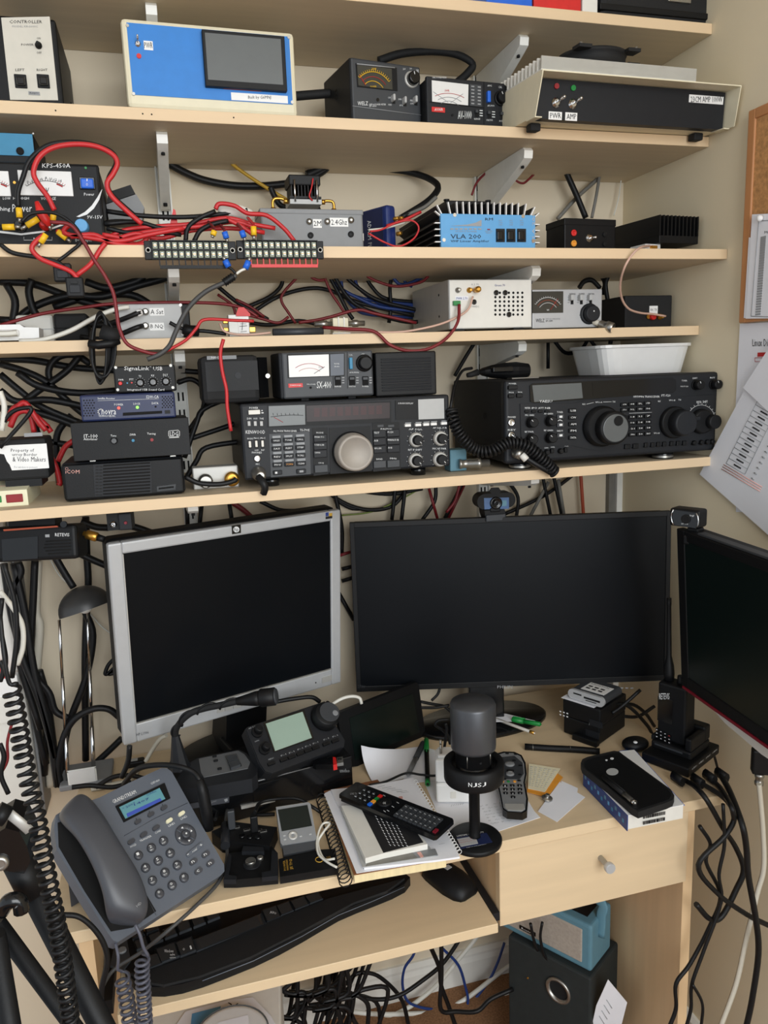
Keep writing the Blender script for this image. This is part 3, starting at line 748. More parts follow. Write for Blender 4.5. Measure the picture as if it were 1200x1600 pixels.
for i in range(9): m.box(k.w * (.06 + i * .105), k.w * (.09 + i * .105), 0.001, 0.045, k.h * .2, k.h * .62)
m.box(0, k.w, 0.0, 0.045, k.h * .14, k.h * .22).build('fins', k)
k.box('circuit_board', 'grey_light', 0, k.w, -0.002, 0.045, -0.003, k.h * .1)
for x in (.16, .86): k.cyl
for x in (.16, .86): MB().mat('chrome').cyl((k.w * x, -0.003, 0), (k.w * x, -0.003, k.h * .8), 0.0016, n=8).build('standoff', k)
for (A, B, Cc) in (((-0.001, 0.003), (-0.014, 0.006), (-0.026, -0.016)), ((k.w + 0.001, 0.003), (k.w + 0.012, 0.004), (k.w + 0.022, -0.016))):
    mm = MB().mat('gold'); q = [(A[0], 0.01, A[1]), (B[0], 0.01, B[1] + 0.001), (Cc[0] * .97 + B[0] * .03, 0.01, B[1] - 0.002), (Cc[0], 0.01, Cc[1])]
    mm.tube(smooth_path(q, 4), 0.0025, 8); mm.cyl(q[0], (q[0][0] + (q[1][0] - q[0][0]) * .6, .01, q[0][2]), 0.0042, n=6); mm.cyl(q[3], (q[3][0], .01, q[3][2] + 0.009), 0.0042, n=6)
    mm.build('coax_elbow', k)
MB().mat('cable_red').tube(smooth_path([(k.w * .75, -0.004, k.h * .85), (k.w * .68, -0.006, k.h * .5), (k.w * .6, -0.006, k.h * .2), (k.w * .7, -0.003, k.h * .05)], 5), 0.0012, 6).build('fan_wire', k)
k.done()
# small blue radio learning module standing on edge
n_ = stand('sdr_module', 'blue plastic radio module standing on edge beside the grey metal box', 'radio module', 800, 852, -0.2, Z3 + 0.001, 350, -0.191)
n_.box('body', 'deep_blue', 0, n_.w, 0, 0.1, 0, n_.h, 0.006, seg=3); MB().mat('navy').box(-0.001, 0.0, 0.01, 0.09, 0.004, n_.h - 0.004).build('side_cover', n_)
for x, y in ((833, 432), (858, 430), (850, 514)): n_.lathe('coax_socket', 'gold', x, y, [(9, 0), (9, 0.003), (7, 0.004), (7, 0.010), (3, 0.010)], 10)
for t_, z0, z1, o_ in (('ADALM', .42, .78, .03), ('PLUTO', .06, .36, .03)):
    mm = MB().mat('print_white'); mm.text(t_, (-0.0014, 0.05, n_.h * z1), (0, 0, -n_.h * (z1 - z0)), (0, -0.010, 0), (0, 0, 0)); mm.build('lettering', n_)
n_.done()
cr('G5')
vl = stand('linear_amplifier', 'light blue fronted finned amplifier on the third shelf', 'amplifier', 358, 946, -0.285, Z3 + 0.004, 534)
W, H = vl.w, vl.h; Dp = 0.21
vl.box('front_panel', 'amp_blue', 0, W, 0, 0.006, 0, H, 0.0006)
vl.box('body', 'charcoal', 0.003, W - 0.003, 0.006, Dp, 0.001, H - 0.001)
fl = 0.019; fin = None
def fin_part(p0, p1, th=0.0015):
    t = np.array(p1) - np.array(p0); nrm = np.array([-t[1], t[0]]); nrm = nrm / np.linalg.norm(nrm) * th / 2
    P_ = [np.array(p0) + nrm, np.array(p1) + nrm, np.array(p1) - nrm, np.array(p0) - nrm]
    MB().mat('white').prism([tuple(q) for q in P_], 0.002, 0.0072).mat('charcoal').prism([tuple(q) for q in P_], 0.0072, Dp).build('fin', vl)
for i in range(11):
    x = W * (0.18 + 0.064 * i); fin_part((x, H - 0.001), (x + (i - 5) * 0.0002, H + fl))
for x, dx in ((0.11, -0.004), (0.02, -0.008), (0.885, 0.004), (0.955, 0.008)): fin_part((W * x, H - 0.001), (W * x + dx, H + fl * (0.95 if abs(dx) < .006 else .7)))
for sx, sg in ((0.003, -1), (W - 0.003, 1)):
    for i in range(5): fin_part((sx, H * (0.02 + 0.18 * i)), (sx + sg * (0.012 if i else 0.016), H * (0.02 + 0.18 * i)))
    fin_part((sx, H * 0.92), (sx + sg * 0.011, H + 0.004))
fan = vl.box('cooling_fan', 'black', W * .17, W * .66, 0.05, 0.14, H + fl + 0.001, H + fl + 0.012, 0.002)
for x in (.19, .64): MB().mat('black_gloss').cyl((W * x, 0.056, H + fl + 0.012), (W * x, 0.056, H + fl + 0.0145), 0.005, n=10).build('screw', fan)
for x in (702, 768, 834):
    o = vl.pbox('rocker_frame', 'black', x, 629, x + 54, 712, 0.002); vl.pbox('rocker', 'black_gloss', x + 7, 642, x + 47, 702, 0.006, 0.001, 0.002, o)
    for k_, s_ in enumerate(('AGC', 'ON', 'OFF')): vl.txt(s_, x + 14, 574 + k_ * 14, x + 36, 582 + k_ * 14, 'print_grey')
vl.txt('VLA 200', 416, 664, 606, 692, 'print_black'); vl.txt('VHF Linear Amplifier', 416, 700, 656, 718, 'print_black'); vl.txt('RM', 632, 562, 680, 578, 'print_black'); vl.txt('OUTPUT POWER', 444, 642, 580, 652, 'print_grey')
vl.txt('REMOTE', 632, 642, 676, 649, 'print_grey'); vl.txt('RELAY', 638, 652, 670, 659, 'print_grey'); vl.pbox('indicator', 'dark_red', 646, 630, 664, 637, 0.001)
vl.T['print_grey'].prism([vl.uv(*q) for q in ((420, 612), (520, 604), (572, 592), (609, 574), (609, 614))], -0.0006, 0)
for k_ in range(7): vl.mark(414 + k_ * 29, 627, 434 + k_ * 29, 636, 'print_grey')
for x, y in ((441, 544), (868, 552), (374, 700), (932, 706)): vl.screw(x, y, 11, 'chrome')
mm = vl.T.setdefault('print_grey2', MB().mat('grey_light'))
mm.text('VLA 200', vl.uv(922, 722)[:1] + (-0.0006,) + vl.uv(922, 722)[1:], (0, 0, H * .9), (-W * .03, 0, 0), (W * .035, 0, 0))
for x in (.1, .9): vl.box('foot', 'black_matte', W * x - 0.008, W * x + 0.008, 0.012, 0.028, -0.0038, 0.001)
vl.done()
cr('A6')
bb = stand('switch_box', 'small black box with a toggle switch beside the light blue amplifier', 'box', 518, 688, -0.23, Z3 + 0.001, 259, -0.222)
bb.box('case', 'black', 0, bb.w, 0, 0.06, 0, bb.h, 0.002); bb.box('lid', 'black', -0.0006, bb.w + 0.0006, -0.0006, 0.0606, bb.h - 0.011, bb.h + 0.0005, 0.001)
bb.toggle(601, 326, 12, .8, .1, 0.010)
for x, y, mt in ((548, 309, 'red'), (548, 344, 'orange')): bb.lathe('socket', mt, x, y, [(9, 0), (9, 0.003), (4, 0.003), (4, 0.001)], 12)
for x, y in ((652, 314), (652, 346)): bb.lathe('socket', 'void', x, y, [(7, 0), (7, 0.003), (3, 0.003)], 12)
MB().mat('void').cyl((-0.001, 0.03, bb.h * .3), (0, 0.03, bb.h * .3), 0.0035, n=10).build('side_screw', bb)
bb.done()
hk = stand('finned_amplifier', 'black ribbed heat sink block propped up at the right end of the third shelf', 'heat sink', 836, 966, -0.272, Z3 + 0.018, 247, -0.262)
W, H = hk.w, hk.h
hk.box('base', 'black', 0, W, 0, 0.19, 0, H * .28, 0.001)
fin = None
for i in range(11):
    if fin is None: fin = MB().mat('black').box(0, 0.0026, 0.0, 0.19, H * .28, H).build('fin', hk); o = fin
    else: o = fin.copy(); COL.objects.link(o); o.parent = hk.root
    o.location.x = i * (W - 0.0026) / 10
hk.box('clear_mount', 'plastic_clear', -0.022, 0.012, 0.01, 0.05, -0.0172, -0.0004, 0.001); hk.box('prop', 'black', W * .02, W * .4, 0.12, 0.18, -0.0172, -0.0004)
hk.box('terminal', 'gold', -0.012, 0.0, 0.004, 0.012, -0.009, -0.004); hk.done()
# ---------------------------------------------------------------- fourth shelf
cr('B1')
s = stand('switch_unit', 'silver box labelled A Sat and B NQ on the fourth shelf', 'switch box', 556, 862, -0.215, Z4 + 0.001, 286)
s.box('case', 'black', 0.001, s.w + 0.012, 0.004, 0.06, 0, s.h, 0.002); s.box('front_panel', 'grey_light', 0, s.w, 0, 0.005, 0, s.h, 0.002)
s.label('A Sat', 700, 304, 771, 339, my=.18); s.label('B NQ', 700, 374, 771, 408, my=.18)
for x, y in ((682, 322), (682, 388)):
    s.lathe('socket', 'steel', x, y, [(17, 0), (17, 0.003), (12, 0.004), (12, 0.012), (9, 0.012)], 12)
for x, y in ((846, 290), (857, 426), (566, 430)): s.screw(x, y, 7, 'steel')
s.done()
cr('G4')
j = stand('signal_splitter', 'small silver coax splitter block with red tape on the fourth shelf', 'splitter', 634, 764, -0.225, Z4 + 0.001, 366)
j.box('body', 'silver', 0, j.w, 0, 0.02, 0, j.h, 0.001); j.pbox('front_label', 'white', 686, 392, 754, 484, 0.0008)
j.line([(696, 440), (744, 436)], 1.4, 'print_black', .0014); j.line([(716, 415), (712, 465)], 1.4, 'print_black', .0014); j.line([(702, 424), (738, 424)], 1, 'print_black', .0014); j.line([(704, 474), (742, 470)], 1.6, 'print_grey', .0014)
for z in (.35, .7): j.box('terminal', 'gold', -0.008, 0, 0.006, 0.012, j.h * z - 0.003, j.h * z + 0.003, 0.001)
j.box('side_terminal', 'gold', j.w, j.w + 0.010, 0.006, 0.013, j.h * .2, j.h * .45, 0.001)
j.poly('tape', 'red', [(676, 362), (690, 322), (724, 320), (764, 362), (764, 376), (676, 376)], 0.003, 0.004)
j.done()
cr('B2')
z = Z4 + 0.0005
p0, p1 = atY(272, 366, -0.225), atY(520, 364, -0.225)
o = MB().mat('grey_dark').cyl((p0[0], -0.225, z + 0.0062), (p1[0], -0.225, z + 0.0062), 0.0062, n=14).mat('void').cyl((p0[0] - 0.0004, -0.225, z + 0.0062), (p0[0], -0.225, z + 0.0062), 0.0045, n=12).build('ferrite_sleeve'); tag(o, 'dark grey tube sleeve lying on the fourth shelf beside the white relay block', 'cable sleeve')
r = stand('coax_relay', 'cream plastic relay block with coax plugs on the fourth shelf', 'relay', 572, 648, -0.2, Z4 + 0.001, 306)
r.box('body', 'cream', 0, r.w, 0, 0.024, 0, r.h, 0.001)
for x in (0.36, 0.72): r.box('groove', 'off_white', r.w * x - 0.0012, r.w * x + 0.0012, -0.0015, 0.0255, 0, r.h + 0.001)
r.box('base', 'off_white', -0.002, r.w + 0.002, -0.004, 0.026, -0.0004, 0.004)
for sg, x0 in ((-1, 0), (1, r.w)):
    zc = r.h * .68
    m = MB().mat('steel').lathe([(0.004, 0), (0.004, 0.008), (0.006, 0.009), (0.006, 0.018), (0.0045, 0.02), (0.0045, 0.03)], (x0, 0.008, zc), (sg, 0, 0), 12)
    m.build('coax_plug', r)
r.done()
cr('B3')
g = stand('converter_box', 'white perforated metal box labelled Green 70 on the fourth shelf', 'box', 206, 462, -0.238, Z4 + 0.005, 74)
g.box('case', 'silver', -0.0005, g.w + 0.0005, 0.003, 0.2, -0.0005, g.h + 0.0005, 0.001)
g.box('front_panel', 'off_white', 0.001, g.w - 0.001, 0, 0.004, 0.001, g.h - 0.001, 0.0008)
g.box('frame', 'grey_light', 0, g.w, 0.0005, 0.006, 0, g.h, 0.0008)
m = MB().mat('void')
for j in range(6):
    for i in range(7):
        if j == 0 and i in (0, 2): continue
        if j == 5 and i == 3: continue
        u, v = g.uv(348 + i * 14, 115 + j * 13.6); m.cyl((u, -0.0004, v), (u, 0.0002, v), 0.0022, n=8)
o = m.build('vent_holes', g); o['kind'] = 'stuff'
for x, y in ((350, 115), (378, 115), (390, 183), (281, 144)): g.lathe('grommet', 'black_gloss', x, y, [(7.5, 0), (7.5, 0.002), (5, 0.0025), (4, 0.001)], 14)
for x, mt in ((230, 'steel'), (266, 'gold')): g.lathe('socket', mt, x, 107, [(8, 0), (8, 0.002), (5, 0.003), (5, 0.010), (3, 0.010)], 12)
g.lathe('coax_plug', 'gold', 284, 107, [(7, 0), (7, 0.008), (9, 0.009), (9, 0.016), (4, 0.018)], 10)
g.pbox('terminal_block', 'green', 218, 140, 240, 154, 0.006, 0.001, 0.0006)
g.txt('Green 70', 345, 88, 378, 95, 'print_blue'); g.mark(223, 126, 263, 138, 'paper'); g.txt('PWR 2.70', 226, 129, 260, 136, 'print_blue', .001); g.txt('CONN[O]', 268, 155, 296, 162, 'print_grey'); g.txt('A 5 70', 272, 86, 296, 92, 'print_grey')
for x in (.12, .85): g.box('foot', 'black', g.w * x - 0.012, g.w * x + 0.008, -0.001, 0.02, -0.0048, -0.0006, 0.001)
for x, z_ in ((.0, .3), (.0, .75)): MB().mat('void').cyl((-0.0012, 0.05, g.h * z_), (-0.0004, 0.05, g.h * z_), 0.002, n=8).build('side_screw', g)
g.done()
m_ = stand('power_meter', 'silver power meter with a dark dial beside the white perforated box', 'meter', 464, 680, -0.232, Z4 + 0.003, 105)
m_.box('case', 'grey_light', 0, m_.w, 0.003, 0.1, 0, m_.h, 0.002); m_.box('front_panel', 'silver_paint', 0, m_.w, 0, 0.004, 0, m_.h, 0.0012)
o = m_.pbox('dial', 'meter_dark', 464, 111, 560, 177, 0.0012)
for r0, mt in ((50, 'print_white'), (42, 'rust'), (34, 'print_white')): m_.line([(512 + r0 * .95 * math.sin(a), 182 - r0 * math.cos(a) * 1.05) for a in np.linspace(-.95, .95, 12)], .7, mt, base=.0012)
m_.line([(543, 134), (520, 168)], .7, 'print_red', base=.0012); m_.txt('W', 508, 166, 516, 172, base=.0012)
for a in np.linspace(-.95, .95, 15): m_.line([(512 + q * math.sin(a) * .95, 182 - q * math.cos(a) * 1.05) for q in (50, 54)], .5, 'print_white', base=.0012)
m_.knob('range_knob', 'charcoal', 641, 181, 23, 0.015, ptr=None, smat='charcoal'); m_.cyl('pointer_dot', 'print_white', 656, 172, 2, 0.0006, .001, 8, base=0.0145)
for a in np.linspace(-2.4, 2.4, 8): m_.line([(641 + q * math.sin(a), 181 - q * math.cos(a)) for q in (26, 31)], .7, 'print_black')
for x in (588, 617, 646):
    m_.pbox('switch_slot', 'void', x - 4, 126, x + 4, 151, 0.0006); m_.pbox('switch_lever', 'grey_light', x - 3, 120, x + 7, 138, 0.010, 0.001, 0.001)
    m_.txt(('RANGE', 'POWER', 'FUNCTION')[(x - 588) // 29], x - 8, 116, x + 10, 121, 'print_black'); 
    for k in range(3): m_.mark(x - 14, 128 + k * 8, x - 8, 131 + k * 8, 'print_grey')
m_.txt('WELZ', 474, 196, 501, 207, 'print_black'); m_.txt('SWR & POWER METER', 505, 194, 550, 199, 'print_grey'); m_.txt('SP-15M', 505, 200, 526, 206, 'print_black')
m_.done()
q = stand('transverter_box', 'plain black box with a small white label on the fourth shelf', 'box', 752, 898, -0.19, Z4 + 0.001, 124)
q.case('black_matte', 0.12, 0.002); q.label('RX  TX', 830, 156, 855, 180, mx=.1, my=.35)
q.lathe('socket', 'gold', 824, 190, [(6, 0), (6, 0.004)], 10); q.lathe('dust_cap', 'red', 835, 190, [(9, 0), (9, 0.008), (7, 0.010)], 14); q.lathe('socket', 'gold', 860, 190, [(8, 0), (8, 0.004), (5, 0.005), (5, 0.012)], 12); q.done()
# loose N plug at the edge
p0 = atY(716, 226, -0.262)
m = MB().mat('steel').lathe([(0.008, 0), (0.0095, 0.002), (0.0095, 0.013), (0.008, 0.014), (0.007, 0.018), (0.007, 0.026)], p0, (-0.55, 0.75, 0.35), 20, caps=False)
m.mat('gold').cyl(p0 + np.array([-.001, .002, .001]), p0 + np.array([-.0033, .0045, .0021]), 0.0015, n=8).mat('steel').lathe([(0.0078, 0.004), (0.0001, 0.0041)], p0, (-0.55, 0.75, 0.35), 20, caps=False)
a_ = np.array([-0.55, 0.75, 0.35]); a_ /= np.linalg.norm(a_)
m.mat('cable_cream').tube([p0 + a_ * 0.026, p0 + a_ * 0.05], 0.005, 8)
o = m.build('coax_connector'); tag(o, 'silver coax plug poking over the fourth shelf edge beside the black box', 'connector')
# mains adapters at the left end
cr('B1')
a = stand('mains_plug', 'white mains plug with its flex at the left end of the fourth shelf', 'plug', -30, 185, -0.22, Z4 + 0.001, 380)
a.poly('body', 'white', [(-40, 384), (92, 380), (112, 394), (182, 396), (184, 452), (-40, 458)], 0, 0.045)
a.pbox('flex_grip', 'white', -30, 406, 90, 436, 0.008, 0.001, 0.003); a.done()
a = stand('power_adapter', 'grey white power adapter lying behind the white mains plug', 'adapter', 84, 262, -0.15, Z4 + 0.001, 336)
a.box('body', 'off_white', 0, a.w, 0, 0.05, 0, a.h, 0.005); a.box('seam', 'grey_light', -0.0006, a.w + 0.0006, -0.0006, 0.0506, a.h * .48, a.h * .52); a.done()
a = stand('power_adapter', 'black power adapter lying behind the hanging cable bundle', 'adapter', 262, 420, -0.17, Z4 + 0.001, 330)
a.box('body', 'black_matte', 0, a.w, 0, 0.06, 0, a.h, 0.004); a.box('seam', 'void', -0.0006, a.w + 0.0006, -0.0006, 0.0606, a.h * .48, a.h * .52); a.done()

# ---------------------------------------------------------------- lowest shelf, left stack
cr('B4')
YI = -0.285
i_ = stand('extension_speaker', 'black slotted communications speaker at the bottom of the stack', 'speaker', 376, 1090, YI, Z5, 655)
i_.box('case', 'charcoal', 0, i_.w, 0.004, 0.13, 0.001, i_.h, 0.006, seg=3); i_.box('front_panel', 'black', 0.0015, i_.w - 0.0015, 0, 0.01, 0.002, i_.h - 0.002, 0.004, seg=3)
f = i_.poly('grille', 'charcoal', [(545, 660), (884, 640), (890, 826), (556, 848)], 0.0015)
for r in range(10):
    for x0, x1 in ((612, 712), (722, 808), (818, 880)) if r in () else ((604, 880),):
        ya, yb = 666 + r * 18.4, 648 + r * 18.4
        i_.poly('slot', 'void', [(x0, ya - 4), (x1, yb - 4), (x1, yb + 6), (x0, ya + 6)], 0.0019, 0.001, f)
    for x in (560, 582):
        i_.poly('slot_end', 'black_matte', [(x, 668 + r * 18.4), (x + 18, 667 + r * 18.4), (x + 18, 676 + r * 18.4), (x, 677 + r * 18.4)], 0.0018, 0.001, f)
i_.txt('iCOM', 384, 690, 466, 712, 'print_pink', base=0); i_.line([(391 + 8 * math.cos(q), 684 + 8 * math.sin(q)) for q in np.linspace(0, 6.3, 10)], 1.2, 'print_pink')
i_.poly('badge_slot', 'black_gloss', [(918, 788), (1030, 774), (1028, 806), (920, 818)], 0.001); i_.poly('slot', 'void', [(930, 796), (1018, 786), (1018, 796), (930, 806)], 0.0016)
for x in (0.02, i_.w - 0.03): i_.box('foot', 'black_matte', x, x + 0.012, 0.012, 0.024, 0.0, 0.0012)
i_.done()
ZI = Z5 + i_.h
t = stand('antenna_tuner', 'black automatic tuner with three white legends lying on the slotted speaker', 'tuner', 438, 1116, YI - 0.004, ZI + 0.0035, 420)
t.box('case', 'black', 0, t.w, 0.003, 0.11, 0, t.h, 0.0015); t.box('front_panel', 'black', -0.001, t.w + 0.001, 0, 0.004, -0.001, t.h + 0.001, 0.001)
t.txt('IT-100', 492, 482, 572, 503); t.txt('Autotuner', 490, 503, 572, 517); t.txt('Tune', 648, 484, 682, 496); t.txt('SWR', 760, 478, 796, 490); t.txt('Tuning', 862, 472, 912, 488)
t.lathe('tune_button', 'black_gloss', 670, 518, [(21, 0), (21, 0.004), (18, 0.008), (15, 0.010)]); t.cyl('led', 'teal_blue', 780, 518, 9, 0.002, n=12); t.cyl('led', 'dark_red', 890, 514, 10, 0.002, n=12)
t.line([(990, 462), (1044, 458), (1052, 466), (1052, 490), (1044, 496), (994, 498), (988, 490), (988, 468), (990, 462)], 2); t.txt('LDG', 996, 466, 1044, 492); t.line([(990, 503), (1050, 500)], 2)
for x in (0.02, t.w - 0.03): t.box('foot', 'steel', x, x + 0.008, 0.01, 0.018, -0.0033, -0.001)
t.done()
ZT_ = ZI + 0.0035 + t.h + 0.001
n = stand('satellite_receiver', 'dark blue satellite data receiver with red and green lights on the tuner', 'receiver', 480, 1034, YI, ZT_ + 0.0005, 254)
n.box('case', 'navy', 0, n.w, 0.003, 0.1, 0, n.h, 0.004); n.box('front_panel', 'navy', 0, n.w, 0, 0.006, 0, n.h, 0.003)
for (x0, y0) in ((492, 284), (952, 262)):
    m = MB().mat('void')
    for r in range(7):
        for c in range(4):
            u, v = n.uv(x0 + c * 17 + (r % 2) * 8.5, y0 + r * (15 if x0 < 600 else 10.5) - c * .4); m.cyl((u, -0.0004, v), (u, 0.0003, v), 0.0011, n=7)
    o = m.build('vent_holes', n); o['kind'] = 'stuff'
n.txt('Satellite Receiver', 572, 266, 674, 277); n.txt('S200-CA', 856, 254, 930, 271); n.line([(572, 286), (930, 274)], 1.2)
n.txt('POWER', 670, 302, 722, 314); n.txt('LOCK', 782, 297, 822, 309); n.txt('DATA', 890, 294, 928, 306); n.cyl('led', 'led_red', 696, 328, 9, 0.002, n=12); n.cyl('led', 'led_green', 805, 324, 9, 0.002, n=12); n.cyl('led', 'void', 912, 320, 6, 0.001, n=10)
n.txt('novra', 596, 340, 680, 366); n.txt('TECHNOLOGIES INC.', 578, 368, 678, 380)
for a_ in np.linspace(2.2, 5.4, 6): n.line([(590 + q * math.cos(a_), 350 + q * math.sin(a_)) for q in (11, 19)], 3.4)
n.poly('card_slot', 'void', [(720, 356), (950, 344), (950, 360), (720, 374)], 0.0006); n.pbox('card_button', 'black', 966, 342, 998, 360, 0.002)
n.done()
ZN = ZT_ + n.h + 0.001
g = stand('sound_interface', 'small black sound card box with three knobs on top of the stack', 'interface', 676, 1036, YI - 0.002, ZN + 0.0005, 86)
g.box('case', 'black', 0.002, g.w - 0.002, 0.004, 0.09, 0, g.h - 0.002, 0.004); g.box('front_panel', 'black', 0, g.w, 0, 0.005, 0, g.h, 0.004, seg=3)
g.txt('SignaLink', 728, 84, 874, 114); g.txt('USB', 898, 86, 952, 108); g.txt('TM', 876, 84, 886, 90)
g.txt('Integrated USB Sound Card', 746, 214, 962, 230); g.txt('PWR', 694, 158, 724, 168); g.txt('PTT', 758, 156, 782, 167); g.txt('TX', 812, 136, 828, 146); g.txt('RX', 886, 132, 904, 143); g.txt('DLY', 956, 128, 984, 140)
g.lathe('power_button', 'red', 706, 184, [(12, 0), (12, 0.004), (9, 0.006)]); g.cyl('led', 'teal_blue', 746, 182, 5, 0.002, n=10); g.cyl('led', 'red', 772, 180, 5, 0.002, n=10)
for x, y, an in ((822, 180, 2.2), (897, 176, 2.2), (972, 172, 1.0)):
    g.knob('knob', 'black_gloss', x, y, 20, 0.009, ang=an)
    for a_ in np.linspace(-2.4, 2.4, 11): g.line([(x + r * math.sin(a_), y - r * math.cos(a_)) for r in (27, 31)], 1.1)
for x, y in ((678, 91), (1000, 79), (690, 221), (1013, 208)): g.screw(x, y, 9, 'silver')
g.done()
# box with the property sticker on the ivory unit
iv = stand('control_unit', 'ivory control unit with red and green buttons at the left end of the lowest shelf', 'control unit', -150, 168, -0.275, Z5, 826)
W, H = iv.w, iv.h
MB().mat('ivory').side([(0, 0), (0.12, 0), (0.12, H * 1.55), (0.0, H)], 0, W).build('case', iv)
p_ = iv.pbox('red_button', 'dark_red', 32, 838, 136, 878, 0.002, 0.001, 0.001); iv.pbox('green_button', 'green', -30, 846, 10, 882, 0.002, 0.001, 0.001)
mk = MB().mat('print_pink')
for (xa, ya, xb, yb) in ((.3, .03, .55, .032), (.6, .02, .605, .07), (.7, .05, .9, .052), (.4, .06, .405, .09)): 
    mk.box(W * xa, W * xb, ya, yb, 0, 0.0002)
sl = (H * .55) / 0.12
mk.v = [(p[0], p[1], H + sl * p[1] + 0.0003 + p[2]) for p in mk.v]; mk.build('printed_legend', iv); iv.done()
cr('B4')
pb = stand('battery_box', 'black box with a torn white property sticker lying on the ivory unit', 'box', -60, 292, -0.255, Z5 + H + 0.012, 520)
pb.case('black_matte', 0.07, 0.004); pb.poly('sticker', 'white', [(-40, 560), (60, 546), (272, 536), (288, 680), (70, 694), (56, 660), (40, 640), (24, 600), (-40, 590)], 0.0006)
pb.txt('Property of', 64, 566, 200, 590, 'print_black', .001); pb.txt('urrey Border', 72, 592, 218, 614, 'print_black', .001); pb.txt('& Video Makers', 74, 614, 268, 642, 'print_black', .001); pb.txt('For wireless to pioneers', 84, 668, 220, 684, 'print_grey', .001)
pb.box('base', 'black', 0.02, pb.w - 0.012, 0.004, 0.066, -0.011, 0); pb.mark(140, 476, 250, 492, 'print_grey'); pb.done()

# metal coupler beside the stack
cr('B5')
c = stand('directional_coupler', 'small silver coupler box with two round connectors beside the stack', 'coupler', 36, 234, -0.25, Z5, 562)
c.case('silver', 0.03, 0.002)
c.lathe('connector', 'steel', 86, 616, [(32, 0), (32, 0.010), (24, 0.012), (24, 0.018)]); c.lathe('connector', 'gold', 200, 606, [(30, 0), (32, 0.004), (32, 0.014), (20, 0.016)]); c.done()

# ---------------------------------------------------------------- lowest shelf, middle: transceiver with meters on it
YK = atZ(372, 650, Z5)[1]; YK = -0.285
k = stand('transceiver', 'dark grey all mode transceiver with a big silver tuning dial on the lowest shelf', 'transceiver', 258, 1156, YK, Z5 + 0.014, 282)
W, H = k.w, k.h
k.box('case', 'black', 0.004, W - 0.004, 0.006, 0.26, 0.001, H - 0.001, 0.003); k.box('front_panel', 'charcoal', 0, W, 0, 0.02, 0, H, 0.004)
o = k.poly('display_window', 'black', [(358, 290), (896, 270), (896, 362), (358, 384)], 0.0015)
k.poly('signal_meter', 'screen_grey', [(362, 292), (520, 286), (522, 372), (364, 380)], 0.002, 0.001, o); k.poly('frequency_display', 'lcd_dark', [(526, 290), (890, 276), (890, 344), (528, 360)], 0.002, 0.001, o)
for i in range(9): k.poly('digit', 'lcd_digit', [(560 + i * 34, 300 - i * 1.3), (584 + i * 34, 299 - i * 1.3), (584 + i * 34, 338 - i * 1.5), (560 + i * 34, 339 - i * 1.5)], 0.0021, 0.001, o)
k.line([(370, 338), (430, 332), (470, 330), (512, 332)], 1, 'print_black', .0024); k.line([(384, 340), (424, 362)], 1, 'print_red', .0024); 
for i in range(7): k.line([(380 + i * 18, 322), (382 + i * 18, 332)], .8, 'print_black', .0024)
o = k.poly('sub_display', 'black', [(914, 268), (1130, 258), (1134, 346), (916, 352)], 0.0015); k.poly('sub_screen', 'grey_light', [(1014, 263), (1126, 258), (1128, 346), (1016, 350)], 0.002, 0.001, o); k.txt('SUB RX DISPLAY', 926, 276, 992, 283, base=.0015)
k.txt('POWER', 278, 295, 316, 304); k.pbox('power_button', 'off_white', 274, 310, 326, 327, 0.006, .001, .0008); k.mark(330, 309, 336, 313); k.mark(330, 319, 340, 323)
for x, t_ in ((277, 'DIM'), (304, 'VOX'), (331, 'TONE')): k.pbox('push_button', 'grey_light', x - 7, 358, x + 7, 378, 0.005, .001, .0006); k.txt(t_, x - 9, 342, x + 9, 350)
k.txt('KENWOOD', 262, 397, 346, 412); k.txt('ALL MODE TRANSCEIVER', 382, 396, 484, 404); k.txt('TS-790E', 498, 391, 540, 401)
for x, y, t_ in ((281, 458, 'MODE'), (309, 456, 'PROC'), (336, 455, 'ALC')): k.pbox('switch_slot', 'void', x - 8, y - 17, x + 8, y + 17, .0008); k.pbox('switch_lever', 'off_white', x - 6, y - 13, x + 6, y + 14, 0.006, .001, .0006); k.txt(t_, x - 12, y - 28, x + 12, y - 21)
k.txt('OFF', 300, 481, 318, 487); k.txt('RF', 330, 480, 344, 486); k.txt('PHONES', 289, 490, 332, 498); k.txt('MIC', 306, 541, 322, 548)
k.lathe('phones_socket', 'chrome', 312, 520, [(15, 0), (15, 0.003), (8, 0.004), (7, 0.001)], 16); 
kp = k.poly('keypad_panel', 'grey_dark', [(364, 414), (540, 402), (546, 588), (372, 602)], 0.001)
names = [['OFFSET', 'TONE', 'CALL'], ['SAT', 'ALERT', 'STEP'], ['REV', 'SPLIT', 'RCALL'], ['M>V', 'SCAN', 'CLEAR']]
for r in range(4):
    for c in range(3):
        x, y = 396 + c * 51.5 + r * 1.8, 442 + r * 35 - c * 3
        q = k.pbox('key', 'charcoal', x - 21, y - 8, x + 21, y + 9, 0.005, .001, .001, kp); k.txt(names[r][c], x - 14, y - 3, x + 14, y + 4, 'orange' if names[r][c] == 'SCAN' else 'print_white', base=.005)
        k.mark(x - 18, y - 20, x + 18, y - 12, 'print_grey', base=.001)
k.pbox('key', 'charcoal', 382, 574, 422, 590, .005, .001, .001, kp); k.pbox('key', 'charcoal', 484, 568, 526, 584, .005, .001, .001, kp); k.mark(390, 578, 400, 586, base=.005); k.mark(496, 572, 514, 580, 'print_grey', base=.005)
mp = k.poly('mode_panel', 'black', [(552, 388), (620, 384), (622, 588), (558, 596)], .0008)
k.txt('MODE', 570, 404, 600, 411, base=.0008)
